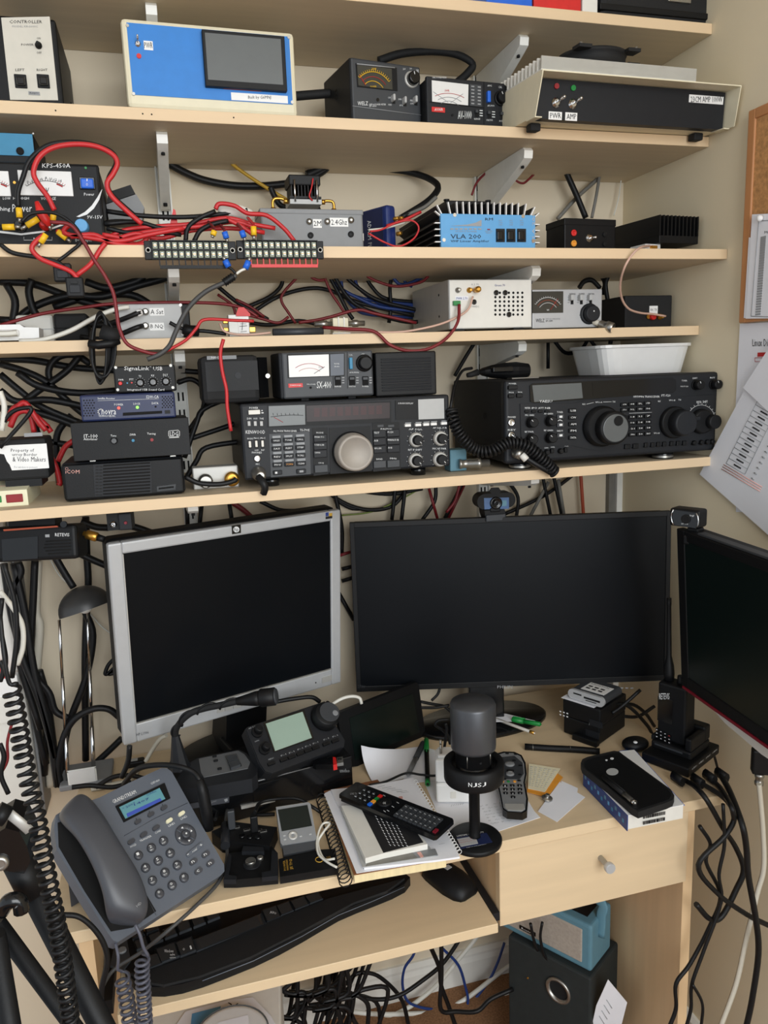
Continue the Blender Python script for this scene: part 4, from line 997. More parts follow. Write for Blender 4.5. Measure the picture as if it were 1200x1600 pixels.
for t_, y in (('FM/AUTO', 430), ('USB/LSB', 464), ('CW/N', 498)):
    k.pbox('key', 'charcoal', 558, y - 13, 618, y + 17, .004, .001, .001, mp); k.txt(t_, 562, y - 7, 562 + 6 * len(t_), y, base=.004)
k.txt('CH.Q', 578, 536, 602, 543, base=.0008); k.pbox('key', 'grey_dark', 562, 550, 622, 580, .004, .001, .001, mp)
k.poly('dial_panel', 'black', [(626, 388), (806, 378), (812, 574), (630, 588)], .001)
dl = k.lathe('tuning_dial', 'dial_silver', 724, 489, [(80, 0.001), (80, 0.012), (76, 0.014), (76, 0.028), (72, 0.030), (64, 0.0305), (62, 0.0295), (5, 0.029)], 48)
for i in range(40):
    pass
k.lathe('dial_skirt', 'black', 724, 489, [(85, 0.001), (85, 0.006), (80, 0.007)], 40)
fp = k.poly('function_panel', 'black', [(814, 366), (932, 360), (938, 566), (818, 578)], .0008)
k.txt('FUNCTION', 850, 388, 898, 396, base=.0008)
for r, (y, tt) in enumerate(((412, ('TEST', 'M.CH')), (446, ('A/B', 'MAIN/SUB')), (480, ('VFO/M', 'A=B')))):
    for c in range(2):
        x = 846 + c * 60 + r; k.pbox('key', 'charcoal', x - 28, y - 14 - c * 3, x + 28, y + 15 - c * 3, .004, .001, .001, fp); k.txt(tt[c], x - 26, y - 8 - c * 3, x - 26 + 6 * len(tt[c]), y - c * 3, base=.004)
for c, t_ in enumerate(('BAND', 'MHz')): 
    x = 847 + c * 60; k.txt(t_, x - 16, 519 - c * 3, x + 12, 526 - c * 3, base=.0008); k.pbox('key', 'grey_dark', x - 28, 532 - c * 3, x + 28, 560 - c * 3, .004, .001, .001, fp)
for x in (850, 896): k.pbox('indicator', 'grey_dark', x - 13, 374, x + 13, 382, .001)
for x, y in ((969, 376), (1014, 374), (1049, 372), (1082, 370), (1127, 367)): k.pbox('push_button', 'white', x - 12, y - 5, x + 14, y + 5, .006, .001, .0006); k.mark(x - 12, y - 12, x + 14, y - 9, 'print_grey')
for x, y, t_ in ((1002, 438, 'AF SQL'), (1108, 432, 'AF SQL SUB'), (1000, 527, 'RIT IF SHIFT'), (1106, 522, 'MIC RF PWR')):
    k.lathe('knob_ring', 'silver', x, y, [(31, 0), (31, .004), (26, .009), (25, .009)], 28); k.knob('knob', 'black', x, y, 22, .018, ang=2.4, skirt=1.05)
    k.txt(t_, x - 30, y - 49, x + 30, y - 41)
    for a_ in np.linspace(-2.3, 2.3, 9): k.line([(x + r * math.sin(a_), y - r * math.cos(a_)) for r in (34, 38)], .9)
k.lathe('mic_socket', 'steel', 318, 585, [(32, 0), (32, .006), (28, .008), (28, .018), (20, .02), (20, .03), (14, .032)], 24)
for i in range(5): k.mark(618 + i * 40, 366 - i * 2, 642 + i * 40, 371 - i * 2, 'print_grey')
for x in (0.045, W - 0.05):
    m = MB().mat('black_gloss').cyl((x, .025, -.0138), (x, .025, .001), .0125, n=20); m.build('foot', k)
k.box('carry_handle', 'black', W - .0005, W + .009, .03, .16, H * .45, H * .6, .003)
k.done()
ZK = Z5 + 0.014 + H
x4 = stand('swr_meter', 'grey cross-needle meter with a white dial standing on the silver dial transceiver', 'meter', 428, 822, YK + 0.006, ZK + 0.004, 58)
x4.box('case', 'charcoal', -0.004, x4.w, .004, .1, 0, x4.h, .003); x4.box('front_panel', 'grey_dark', 0, x4.w, 0, .008, 0, x4.h, .003)
x4.poly('window', 'black', [(442, 66), (694, 60), (694, 160), (446, 170)], .001); o = x4.poly('dial', 'meter_white', [(448, 72), (624, 66), (626, 160), (452, 166)], .0016)
for kq in range(2): x4.line([(540 + (90 - kq * 22) * math.sin(a), 178 - (72 - kq * 20) * math.cos(a)) for a in np.linspace(-.75, .75, 10)], .9, ('print_red', 'print_pink')[kq], base=.0016)
x4.txt('500', 580, 118, 600, 126, 'print_grey', base=.0016); x4.line([(560, 150), (606, 120)], .9, 'print_black', base=.0016)
x4.poly('scale_panel', 'phone_grey', [(630, 66), (690, 63), (690, 156), (632, 160)], .0016); x4.txt('MODEL', 648, 104, 670, 110, base=.0016); x4.txt('SX-400', 648, 116, 670, 122, base=.0016)
x4.pbox('slide', 'teal_blue', 714, 80, 730, 130, .006, .001, .001); x4.knob('calibration_knob', 'black', 778, 104, 29, .014, ptr=None)
x4.pbox('badge', 'red', 448, 194, 511, 209, .0012); x4.txt('DIAMOND', 456, 198, 504, 204, base=.0012); x4.txt('SX-400', 572, 184, 634, 214); x4.screw(545, 211, 5, 'void'); x4.txt('SWR & POWER', 528, 194, 566, 199)
for x, t_ in ((664, 'RANGE'), (726, 'FUNCTION'), (784, 'POWER')):
    x4.pbox('switch_slot', 'void', x - 14, 162, x + 14, 200, .0008); x4.pbox('switch_lever', 'grey_dark', x - 10, 166, x + 10, 176, .006); x4.txt(t_, x - 14, 203, x + 14, 209)
    for kq in range(3): x4.mark(x + 17, 166 + kq * 11, x + 28, 170 + kq * 11, 'print_grey')
x4.line([(642, 160), (644, 216)], .9, 'void'); x4.line([(704, 58), (706, 214)], .9, 'void'); x4.txt('CAL', 712, 66, 728, 71); x4.txt('CAL', 766, 62, 782, 68); x4.txt('AVG MON', 714, 142, 754, 148)
for x in (.03, x4.w - .04): x4.box('foot', 'black_matte', x, x + .012, .012, .024, -.0038, .001)
x4.done()
ne = stand('extension_speaker', 'black slant-sided speaker left of the grey cross-needle meter', 'speaker', 76, 376, YK + 0.02, ZK + 0.001, 74)
ne.box('case', 'black_matte', 0, ne.w * .84, .0, .1, 0, ne.h, .008); MB().mat('black').slab([(ne.w * .84, .004), (ne.w, .03), (ne.w, .1), (ne.w * .84, .1)], .006, ne.h - .004).build('angled_side', ne)
ne.pbox('name_plate', 'black_gloss', 92, 74, 222, 86, .001); ne.txt('NEC', 112, 76, 146, 84, base=.001); ne.screw(358, 160, 10, 'steel')
ne.pbox('grille', 'black', 84, 100, 320, 220, .001); ne.lathe('emblem', 'charcoal', 228, 158, [(14, 0), (14, .002)]);
ne.done()
sp = stand('extension_speaker', 'black louvred speaker right of the grey cross-needle meter', 'speaker', 832, 1096, YK + 0.008, ZK + .001, 58)
sp.box('case', 'black', 0, sp.w, .002, .07, 0, sp.h, .007, seg=3)
fr = sp.box('front_frame', 'black', 0, sp.w, 0, .006, 0, sp.h, .005, seg=3)
for r in range(12): sp.box('louvre', 'charcoal', sp.w * .09, sp.w * .91, -.0014, .001, sp.h * (.12 + r * .064), sp.h * (.12 + r * .064) + .0024, .0008, fr, seg=1)
sp.done()

# ---------------------------------------------------------------- lowest shelf, right: wide transceiver
cr('B6')
YY = -0.302
y = stand('transceiver', 'wide black base station transceiver at the right end of the lowest shelf', 'transceiver', 286, 1144, YY, Z5 + 0.012, 168, YY - 0.012)
W, H = y.w, y.h
y.box('case', 'black_matte', .003, W - .003, .01, .27, .001, H - .001, .004); y.box('front_panel', 'charcoal', 0, W, 0, .02, 0, H, .006, seg=3)
o = y.poly('display_window', 'black_gloss', [(386, 190), (398, 180), (968, 158), (980, 166), (982, 206), (970, 218), (404, 260), (388, 254)], .0025)
y.poly('display_screen', 'screen_grey', [(396, 188), (596, 178), (602, 240), (404, 256)], .0028, .001, o); y.poly('display_gloss_cover', 'black_gloss', [(640, 176), (972, 164), (974, 208), (644, 232)], .0028, .001, o)  # grey screen at the left, black gloss cover over the right part
y.txt('YAESU', 424, 248, 476, 258, base=.0028); y.txt('HF/50MHz TRANSCEIVER', 808, 230, 914, 238, base=.0005); y.txt('FT-920', 922, 225, 958, 234)
y.txt('POWER', 300, 178, 330, 184); y.pbox('power_button', 'black', 300, 190, 338, 204, .006, .001, .001); y.txt('MOX', 300, 214, 320, 220); y.txt('VOX', 336, 213, 354, 219); y.pbox('key', 'black', 300, 225, 324, 239, .005, .001, .001); y.pbox('key', 'black', 334, 222, 358, 237, .005, .001, .001)
for yy, t_ in ((340, 'PHONES'), (392, 'KEY')): y.lathe('headphone_socket', 'chrome', 309, yy, [(14, 0), (14, .003), (8, .004), (7, .001)], 16); y.txt(t_, 296, yy - 26, 328, yy - 19)
# raised lower wave panel
y.poly('control_panel', 'charcoal', [(346, 264), (560, 262), (620, 250), (680, 242), (740, 250), (790, 250), (1136, 226), (1136, 420), (800, 440), (700, 456), (640, 452), (560, 434), (352, 440)], .002)
for x, t_ in ((376, 'METER'), (404, 'IPO'), (431, 'ATT'), (458, 'NB')): y.pbox('key', 'black', x - 9, 290, x + 9, 299, .006, .001, .001); y.txt(t_, x - 11, 277, x + 11, 284, base=.002)
for x, yy, t_ in ((386, 338, 'MIC GAIN'), (463, 332, 'AF GAIN'), (385, 406, 'RF PWR'), (463, 400, 'RF GAIN')):
    y.knob('knob', 'black', x, yy, 19, .018, ang=-.8, skirt=1.15); y.txt(t_, x - 20, yy - 32, x + 16, yy - 25, base=.002)
for yy, t_ in ((316, 'TUNER'), (349, 'A'), (392, 'NARROW')): y.pbox('key', 'grey_dark', 498, yy - 9, 526, yy + 9, .006, .001, .001); y.txt(t_, 496, yy - 22, 520, yy - 15, base=.002); y.mark(506, yy - 4, 518, yy + 4, base=.006)
for i, yy in enumerate((291, 319, 346, 373, 401)): y.pbox('key', 'black', 546, yy - 7, 576, yy + 7, .006, .001, .001); y.txt(('LSB', 'CW', 'AM', 'FM', 'DATA')[i], 552, yy - 4, 574, yy + 4, base=.006)
y.lathe('tuning_dial_base', 'black', 672, 354, [(74, .002), (74, .010), (68, .012), (66, .018)], 44)
dl = y.lathe('tuning_dial', 'black', 690, 357, [(60, .018), (60, .034), (56, .036), (52, .0365)], 44)
y.lathe('dial_face', 'dial_grey', 690, 357, [(50, .0366), (50, .0374), (48, .0376)], 40)
y.lathe('finger_dimple', 'void', 700, 328, [(18, .0376), (18, .0384), (13, .0384), (11, .0379)], 20)
y.txt('RX', 600, 262, 612, 268, base=.002); y.txt('VFO-A', 652, 254, 680, 260, base=.002); y.txt('TX', 722, 252, 734, 258, base=.002); y.line([(616, 265), (646, 258)], .8, base=.002); y.line([(684, 256), (718, 255)], .8, base=.002)
kl = [['QMB', 'A=B', 'SPL', 'STEP'], ['STO', 'RCL', 'VFO', 'M>B'], ['', '1.8', '3.5', '7'], ['', '10', '14', '18'], ['', '21', '24', '28'], ['CLR', 'MHz', '50', 'ENT']]
for r in range(6):
    for c in range(4):
        x, yy = 772 + c * 32 + r * .3, (266, 288, 318, 342, 366, 390)[r] - c * 1.8
        y.pbox('key', 'black', x - 13, yy - 6, x + 13, yy + 8, .006, .001, .001)
        if kl[r][c]: y.txt(kl[r][c], x - 8, yy - 3, x + 7, yy + 3, base=.006)
y.line([(790, 302), (882, 298)], .8, base=.002); y.mark(770, 338, 778, 350, base=.0062)
y.lathe('sub_dial_base', 'black', 966, 338, [(56, .002), (56, .010), (52, .012)], 40); y.lathe('sub_dial', 'charcoal', 980, 338, [(48, .012), (44, .030), (42, .032), (38, .0325)], 36)
y.txt('RX', 908, 250, 918, 256, base=.002); y.txt('VFO-B', 952, 246, 978, 252, base=.002); y.txt('TX', 990, 244, 1002, 250, base=.002); y.txt('VFO-B', 890, 380, 914, 386, base=.002)
y.lathe('shift_ring', 'black', 1078, 334, [(44, .002), (42, .012), (36, .014)], 36); y.box
u, v = y.uv(1088, 332); 
y.pbox('ring_lever', 'charcoal', 1036, 316, 1084, 332, .02, -.012, .002)
y.knob('shift_knob', 'black', 1106, 334, 26, .026, ptr=None, skirt=1.0)
for a_ in np.linspace(-1.6, 1.7, 13): y.line([(1084 + r * math.sin(a_) * .95, 326 - r * math.cos(a_)) for r in (60, 65)], .8, base=.002)
y.line([(1084 + 58 * math.sin(a_) * .95, 326 - 58 * math.cos(a_)) for a_ in np.linspace(-1.4, 1.4, 16)], .7, base=.002); y.txt('WIDTH', 1064, 252, 1084, 262, base=.002); y.txt('SHIFT', 1090, 250, 1110, 260, base=.002); y.txt('NOTCH', 1036, 238, 1056, 244); y.txt('CLAR', 1114, 236, 1134, 242)
for x, yy, t_ in ((1062, 186, 'SHIFT'), (1134, 184, 'RIT')): y.knob('knob', 'black', x, yy, 17, .016, ang=-.4, skirt=1.1); y.txt(t_, x - 14, yy - 30, x + 6, yy - 24)
y.txt('TUNER', 1004, 166, 1026, 172); y.txt('NOTCH', 1000, 190, 1030, 195)
for x, yy, t_ in ((786, 438, 'MODE'), (820, 436, 'A/B'), (862, 432, 'MENU'), (889, 431, ''), (913, 429, ''), (937, 428, ''), (967, 426, 'SPOT'), (993, 425, 'KEYER'), (1019, 424, 'BK-IN'), (1050, 422, 'PITCH'), (1080, 420, 'SPEED'), (1104, 418, 'MONI'), (1124, 417, 'VOL')):
    if x < 1030: y.pbox('key', 'black', x - (11 if x < 840 else 7), yy - 9, x + (11 if x < 840 else 7), yy + 9, .006, .001, .001)
    else: y.lathe('knob', 'black', x, yy, [(9, 0), (9, .006), (6, .008)], 12)
    if t_: y.txt(t_, x - 9, yy - 20, x + 9, yy - 14)
for x, yy, t_ in ((452, 460, 'GAIN'), (479, 457, 'LEVEL'), (508, 455, ''), (535, 453, 'SQL')):
    if x in (479, 535): y.pbox('key', 'black', x - 6, yy - 10, x + 6, yy + 8, .006, .001, .001)
    else: y.lathe('knob', 'black', x, yy, [(10, 0), (10, .006), (7, .008)], 12)
    if t_: y.txt(t_, x - 8, yy - 20, x + 8, yy - 15)
y.lathe('mic_socket', 'steel', 330, 462, [(22, 0), (22, .006), (18, .008), (18, .016)], 20)
for x, dy in ((0.04, .03), (W - .09, .03)):
    MB().mat('black_gloss').cyl((x, dy, -.0118), (x, dy, .002), .019, n=24).mat('steel').lathe([(.0193, -.0098), (.0193, -.006)], (x, dy, 0), (0, 0, 1), 24, caps=False).build('foot', y)
MB().mat('void').cyl((.0028, .1, H * .55), (.0022, .1, H * .55), .006, n=12).build('side_hole', y)
y.done()
ZY = Z5 + .012 + H
# tub of papers on top
cr('G2')
P_ = [atY(184, 958, -.25), atY(740, 958, -.25), atY(192, 1100, -.25), atY(694, 1104, -.25)]
zt, xl, xr = P_[0][2], P_[2][0], P_[3][0]
e = bpy.data.objects.new('storage_tub', None); COL.objects.link(e); e.location = ((xl + xr) / 2, -.19, ZY)
tag(e, 'clear plastic tub of papers standing on the wide black transceiver', 'tub')
hw, hd, hh = (xr - xl) / 2, .06, zt - ZY
def ring(sx, sy, z, n=24):
    return [((abs(math.cos(t)) ** .35) * math.copysign(1, math.cos(t)) * sx, (abs(math.sin(t)) ** .35) * math.copysign(1, math.sin(t)) * sy, z) for t in [2 * math.pi * i / n + .01 for i in range(n)]]
def loft(mb, rings, cap0=True, cap1=True):
    n = len(rings[0]); vs = [p for r in rings for p in r]; fs = [(j * n + i, j * n + (i + 1) % n, (j + 1) * n + (i + 1) % n, (j + 1) * n + i) for j in range(len(rings) - 1) for i in range(n)]
    if cap0: fs.append(tuple(range(n - 1, -1, -1)))
    if cap1: fs.append(tuple(range((len(rings) - 1) * n, len(rings) * n)))
    return mb.add(vs, fs, False)
rg = 1.14
loft(MB().mat('plastic_clear'), [ring(hw, hd, 0.0005), ring(hw * rg, hd * 1.1, hh - .006), ring(hw * rg + .004, hd * 1.1 + .004, hh - .005), ring(hw * rg + .004, hd * 1.1 + .004, hh), ring(hw * rg - .002, hd * 1.1 - .002, hh), ring(hw - .002, hd - .002, .003)], True, True).build('tub', e)
for i in range(5):
    a_ = rnd.uniform(-.3, .3); MB().mat('paper').add([(x * math.cos(a_) - y_ * math.sin(a_), x * math.sin(a_) + y_ * math.cos(a_), z) for x, y_, z in
        [(-hw * .7, -hd * .8, .006 + i * .004), (hw * .7, -hd * .8, .012 + i * .005), (hw * .7, hd * .7, .014 + i * .006), (-hw * .7, hd * .7, .008 + i * .004), (-hw * .7, -hd * .8, .0066 + i * .004), (hw * .7, -hd * .8, .0126 + i * .005), (hw * .7, hd * .7, .0146 + i * .006), (-hw * .7, hd * .7, .0086 + i * .004)]],
        [(3, 2, 1, 0), (4, 5, 6, 7), (0, 1, 5, 4), (1, 2, 6, 5), (2, 3, 7, 6), (3, 0, 4, 7)]).build('paper_slip', e)
# hand microphone lying on top
cr('B6')
P0, P1 = atY(180, 112, -.2), atY(388, 96, -.2)
hm = D('hand_microphone', 'black hand microphone lying on the wide black transceiver', 'microphone', (P0[0], -.22, ZY + .0005), math.atan2(0.0, 1), 0, P1[0] - P0[0], .03)
pr = [(0, .006, .010), (.010, .014, .017), (.03, .017, .022), (.055, .017, .025), (.075, .016, .026), (hm.w, .012, .022)]
m = MB().mat('black'); rings = []
for x_, wy, hz in pr: rings.append([(x_, .03 + wy * math.cos(t), .014 + (hz - .010) * math.sin(t)) for t in np.linspace(0, 2 * math.pi, 15)[:-1]])
loft(m, rings).build('body', hm)
MB().mat('black_gloss').box(.02, .06, .005, .016, .012, .022, .002).build('talk_bar', hm); MB().mat('black_matte').tube([(0.002, .03, .014), (-.012, .03, .010), (-.02, .03, .009)], [.006, .005, .004], 8).build('strain_relief', hm)
hm.box('clip_plate', 'steel', hm.w * .55, hm.w * 1.08, .002, .06, -.0002, .0016); hm.done()
# small blue grey box with silver coax adapter
cr('B6')
a = stand('dc_block', 'small blue grey metal box beside the silver coax adapter', 'box', 62, 130, -.262, Z5 + .001, 452)
a.case('radio_blue', .03, .002); a.done()
p0 = np.array([a.P[0] + a.w * .45, -.2685, Z5 + .014]); ax = np.array([1, -.25, .0]); ax = ax / np.linalg.norm(ax)
m = MB().mat('steel').lathe([(.0085, 0), (.0085, .004), (.007, .005), (.007, .016), (.0082, .017), (.0082, .03), (.0095, .031), (.0095, .037), (.0065, .038), (.0065, .052), (.003, .053)], p0, ax, 16)
o = m.build('coax_adapter'); tag(o, 'silver barrel coax adapter lying between the two transceivers', 'connector')
# ---------------------------------------------------------------- helpers for the desk
def standz(name, label, cat, BL, BR, z, TL=None, h=None, lean=0.0, group=None):
    a, b = atZ(*BL, z), atZ(*BR, z)
    dd = D(name, label, cat, a, math.atan2(b[1] - a[1], b[0] - a[0]), lean, float(np.linalg.norm(b - a)), .1, group)
    dd.h = h if h else dd.uv(*TL)[1]
    return dd
def frame(dd, name, mat, w_, h_, l, r, b, t, y0, y1, bev=.001, parent=None):
    m = MB().mat(mat).box(0, l, y0, y1, 0, h_, bev).box(w_ - r, w_, y0, y1, 0, h_, bev).box(l - .001, w_ - r + .001, y0, y1, 0, b, bev).box(l - .001, w_ - r + .001, y0, y1, h_ - t, h_, bev)
    return m.build(name, parent or dd)
R = math.radians
# ---------------------------------------------------------------- silver monitor
cr('C2')
hp = D('monitor', 'silver framed square monitor standing at the left of the desk', 'monitor', (-.111, -.26, .842), R(18.3), R(-4.8), .412, .343)
W, H = hp.w, hp.h
u0 = hp.uv(98, 258); u1 = hp.uv(1075, 795); 
frame(hp, 'bezel', 'silver_paint', W, H, u0[0], W - u1[0], u1[1], H - u0[1], 0, .014, .003)
hp.box('screen', 'screen', u0[0] - .002, u1[0] + .002, .003, .006, u1[1] - .002, u0[1] + .002)
m = MB().mat('silver'); e = .0015
m.box(u0[0] - e, u1[0] + e, -.0006, .003, u1[1] - e, u1[1]); m.box(u0[0] - e, u0[0], -.0006, .003, u1[1], u0[1]); m.build('screen_lip', hp)
hp.box('rear_shell', 'black', .002, W - .002, .0145, .05, .004, H + .002, .008)
hp.box('rear_bulge', 'black', W * .15, W * .85, .05, .075, H * .12, H * .88, .01)
o = hp.pbox('badge', 'black_gloss', 607, 126, 650, 158, .0012); cu = [(628 + 14 * math.cos(q), 142 + 14 * math.sin(q)) for q in np.linspace(0, 2 * math.pi, 17)[:-1]]
hp.poly('badge_disc', 'print_white', cu, .0016, .001, o); hp.txt('hp', 618, 132, 638, 154, 'print_black', base=.0017)
o = hp.pbox('sticker', 'grey_light', 1043, 60, 1080, 92, .0008); hp.mark(1046, 63, 1060, 78, 'print_blue', base=.0008); hp.mark(1062, 66, 1077, 80, 'print_gold', base=.0008); hp.mark(1046, 82, 1077, 89, 'print_black', base=.0008)
for q in ([(1030, 838), (1076, 826), (1076, 850), (1030, 862)], [(538, 985), (572, 976), (572, 996), (538, 1004)], [(576, 974), (610, 966), (610, 986), (576, 994)], [(614, 962), (650, 953), (650, 974), (614, 983)], [(654, 952), (690, 942), (690, 962), (654, 972)]):
    hp.poly('button', 'silver', q, .002, .001)
hp.cyl('power_light', 'void', 1000, 860, 3, .0006, n=8)
v = hp.T.setdefault('print_grey', MB().mat('grey_dark')); a, b, c = hp.uv(160, 1110), hp.uv(217, 1098), hp.uv(160, 1098)
v.text('HP L1906', (a[0], 0, a[1]), (b[0] - a[0], 0, b[1] - a[1]), (0, 0, .005), (0, -.0006, 0))
hp.done()
# its stand is the monitor's own foot
ZB = ZD - .842
cx = W * .56
nk = MB().mat('black').side([(.03, .10), (.06, .12), (.11, ZB + .03), (.09, ZB + .018), (.045, ZB + .018), (.028, .02)], cx - .04, cx + .04)
nk.build('stand_neck', hp)
zt = Matrix(((1, 0, 0, 0), (0, 1, 0, 0), (0, 0, 1, 0), (0, 0, 0, 1)))
bs = MB().mat('black').lathe([(1, .0005), (1, .006), (.9, .014), (.4, .022), (.05, .024)], (0, 0, 0), (0, 0, 1), 40)
ctr = hp.world(cx, .09, 0); ctr[2] = ZD
X2, Y2 = np.array([math.cos(R(18.3)), math.sin(R(18.3)), 0]), np.array([-math.sin(R(18.3)), math.cos(R(18.3)), 0])
wv = [ctr + X2 * p[0] * .135 + Y2 * p[1] * .085 + np.array([0, 0, p[2]]) for p in bs.v]
bs.v = [(float(np.dot(p - hp.P, hp.X)), float(np.dot(p - hp.P, hp.Y)), float(np.dot(p - hp.P, hp.Z))) for p in wv]
bs.build('stand_base', hp)
fr_ = hp.box('stand_step', 'black', cx - .045, cx + .04, -.012, .06, ZB + .028, ZB + .05, .004)
# ---------------------------------------------------------------- wide dark monitor
cr('C3')
ph = D('monitor', 'wide dark monitor with a thin black bezel in the middle of the desk', 'monitor', (.312, -.12, .813), R(-15.3), R(2.2), .61, .335)
W, H = ph.w, ph.h
v0 = ph.uv(600, 694)[1]
frame(ph, 'bezel', 'black', W, H, .009, .009, v0, .010, 0, .012, .001)
ph.box('screen', 'screen', .008, W - .008, .002, .005, v0 - .001, H - .009)
ph.box('rear_shell', 'black', .004, W - .004, .0125, .04, .004, H - .003, .006)
ph.txt('PHILIPS', 551, 709, 603, 719, 'print_grey'); ph.txt('273V', 84, 708, 108, 718, 'grey_dark')
for i in range(5): ph.mark(928 + i * 17, 716, 938 + i * 17, 720, 'print_grey')
ph.done()
ZB = ZD - .813; cx = W * .42
ph.box('stand_neck', 'black_gloss', cx - .035, cx + .035, .02, .045, ZB + .008, .08, .003)
bs = MB().mat('black_gloss').lathe([(1, .0005), (1, .006), (.97, .009), (.05, .014)], (0, 0, 0), (0, 0, 1), 40)
cr('P'); ctr = atZ(752, 1128, ZD)
wv = [ctr + np.array([p[0] * .14, p[1] * .075, p[2]]) for p in bs.v]
bs.v = [(float(np.dot(p - ph.P, ph.X)), float(np.dot(p - ph.P, ph.Y)), float(np.dot(p - ph.P, ph.Z))) for p in wv]; bs.build('stand_base', ph)
# ---------------------------------------------------------------- right monitor, edge-on to the side wall
cr('C4')
S_ = 1.15
P0 = CAM + (np.array([.713, -.565, .947]) - CAM) * S_
rm = D('monitor', 'glossy dark monitor with a red lower edge turned beside the side wall', 'monitor', P0, R(-95.6), R(-4.0), .52, .243 * S_)
W, H = rm.w, rm.h
frame(rm, 'bezel', 'black', W, H, .022, .022, .022, .018, 0, .014, .002)
rm.box('screen', 'screen_green', .021, W - .021, .0015, .004, .021, H - .017)
rm.box('glass_edge', 'maroon', .004, W - .004, -.0012, .012, -.005, -.0002, .001)
rm.box('top_trim', 'grey_dark', .06, W, .001, .014, H + .0002, H + .004, .001)
MB().mat('off_white').prism([(.012, H * .6), (W - .012, H * .6), (W - .012, -.01), (W * .45, -.034), (.19, -.036), (.10, -.028), (.05, -.014), (.012, .0)], .016, .05).build('rear_shell', rm)
rm.box('rear_cover', 'black', .006, W - .006, .0145, .04, H * .6, H - .002, .004)
rm.done()
arm = MB().mat('grey_dark').box(W * .5 - .02, W * .5 + .02, .05, .06, H * .3, H * .5).build('wall_arm', rm)
# webcams
cr('C3')
wc = stand('webcam', 'small black webcam with a blue front clipped on the wide dark monitor', 'webcam', 476, 616, -.16, 1.0, 68)
a, b = atY(484, 122, -.175), atY(612, 118, -.180)
bpy.data.objects.remove(wc.root)
wc = D('webcam', 'small black webcam with a blue front clipped on the wide dark monitor', 'webcam', a, math.atan2(b[1] - a[1], b[0] - a[0]), 0, float(np.linalg.norm(b - a)), 0); wc.h = wc.uv(484, 70)[1]
m = MB().mat('black'); W, H = wc.w, wc.h
m.prism([(W / 2 + (W / 2 - H / 2) * math.copysign(1, math.cos(q)) + H / 2 * math.cos(q), H / 2 + H / 2 * math.sin(q)) for q in np.linspace(.01, 2 * math.pi + .01, 29)[:-1]], .0, .03); m.build('body', wc)
wc.poly('front_panel', 'webcam_blue', [(506, 82), (590, 80), (590, 118), (508, 120)], .0008); wc.lathe('lens', 'black_gloss', 545, 98, [(20, 0), (20, .004), (14, .005), (12, .003), (5, .0045)], 24)
wc.poly('shutter', 'black', [(524, 60), (532, 48), (556, 47), (564, 58), (556, 68), (534, 68)], .002, .001); wc.pbox('badge', 'radio_blue', 566, 90, 582, 108, .0012)
wc.poly('clip', 'black', [(508, 124), (576, 120), (580, 144), (576, 156), (516, 158), (510, 140)], .002, .03); wc.pbox('clip_lip', 'grey_dark', 514, 140, 580, 158, .006, .001, .002); wc.pbox('pivot', 'black', 528, 116, 562, 128, .004, .012, .002)
wc.done()
cr('C4')
a = rm.world(.0, -.006, rm.h + .012); a = atY(318, 190, a[1]); b = atY(492, 214, a[1] - .045)
lc = D('webcam', 'black webcam with a silver ringed oval front on the glossy dark monitor', 'webcam', a, math.atan2(b[1] - a[1], b[0] - a[0]), 0, float(np.linalg.norm(b - a)), 0); lc.h = lc.uv(316, 86)[1]
W, H = lc.w, lc.h
lc.box('body', 'black', 0, W, 0, .03, 0, H, .004, seg=3)
lc.poly('lens_panel', 'black_gloss', [(344, 98), (478, 118), (488, 160), (480, 208), (346, 186), (336, 140)], .0012)
for q in ([(346, 96), (336, 118), (333, 142), (337, 166), (348, 186)], [(478, 118), (488, 138), (491, 164), (488, 188), (478, 210)]):
    MB().mat('chrome').tube([(lc.uv(x, y)[0], -.0016, lc.uv(x, y)[1]) for x, y in q], .0011, 6).build('silver_trim', lc)
lc.lathe('lens', 'void', 418, 152, [(26, .001), (26, .003), (18, .003), (12, .002)], 20); lc.txt('HD 720p', 390, 176, 430, 186, base=.0014); lc.txt('logi', 440, 126, 464, 140, base=.0014)
lc.box('hinge', 'black', W * .55, W * .95, .004, .026, -.012, -.0002, .003); lc.box('clip', 'black', W * .5, W * 1.05, -.004, .05, -.028, -.0115, .003); lc.done()
# ---------------------------------------------------------------- desk lamp
cr('C1')
b0 = atZ(372, 1560, ZD); yl = b0[1]
f0, f1 = atY(372, 1572, yl), atY(512, 1538, yl + .012)
t0, t1 = atY(322, 656, yl), atY(474, 612, yl + .012)
e = bpy.data.objects.new('desk_lamp', None); COL.objects.link(e); e.location = (f0[0], yl, ZD)
tag(e, 'desk lamp with a dark metal dome on two thin chrome rods', 'lamp')
def L(p): return np.array(p) - np.array([f0[0], yl, ZD])
for p, q in ((f0, t0), (f1, t1)):
    p = np.array(p); q = np.array(q)
    m = MB().mat('chrome'); 
    for k, rr in ((0, .0036), (1, .003), (2, .0025)): m.cyl(L(p + (q - p) * k / 3), L(p + (q - p) * (k + 1) / 3), rr, n=10)
    m.build('rod', e)
dc = (np.array(atY(322, 645, yl + .006)) + np.array(atY(612, 555, yl + .006))) / 2
ax = np.array(atY(612, 555, yl)) - np.array(atY(322, 645, yl)); rad = np.linalg.norm(ax) / 2; ax /= np.linalg.norm(ax)
nrm = np.cross(np.array([0, -1.0, 0]), ax); nrm /= np.linalg.norm(nrm)
if nrm[2] < 0: nrm = -nrm
vw = dc - CAM; vw /= np.linalg.norm(vw); nrm = nrm - vw * (np.dot(nrm, vw) + .04); nrm /= np.linalg.norm(nrm)
pr = [(rad * math.cos(q), rad * .92 * math.sin(q)) for q in np.linspace(0, 1.5, 9)]
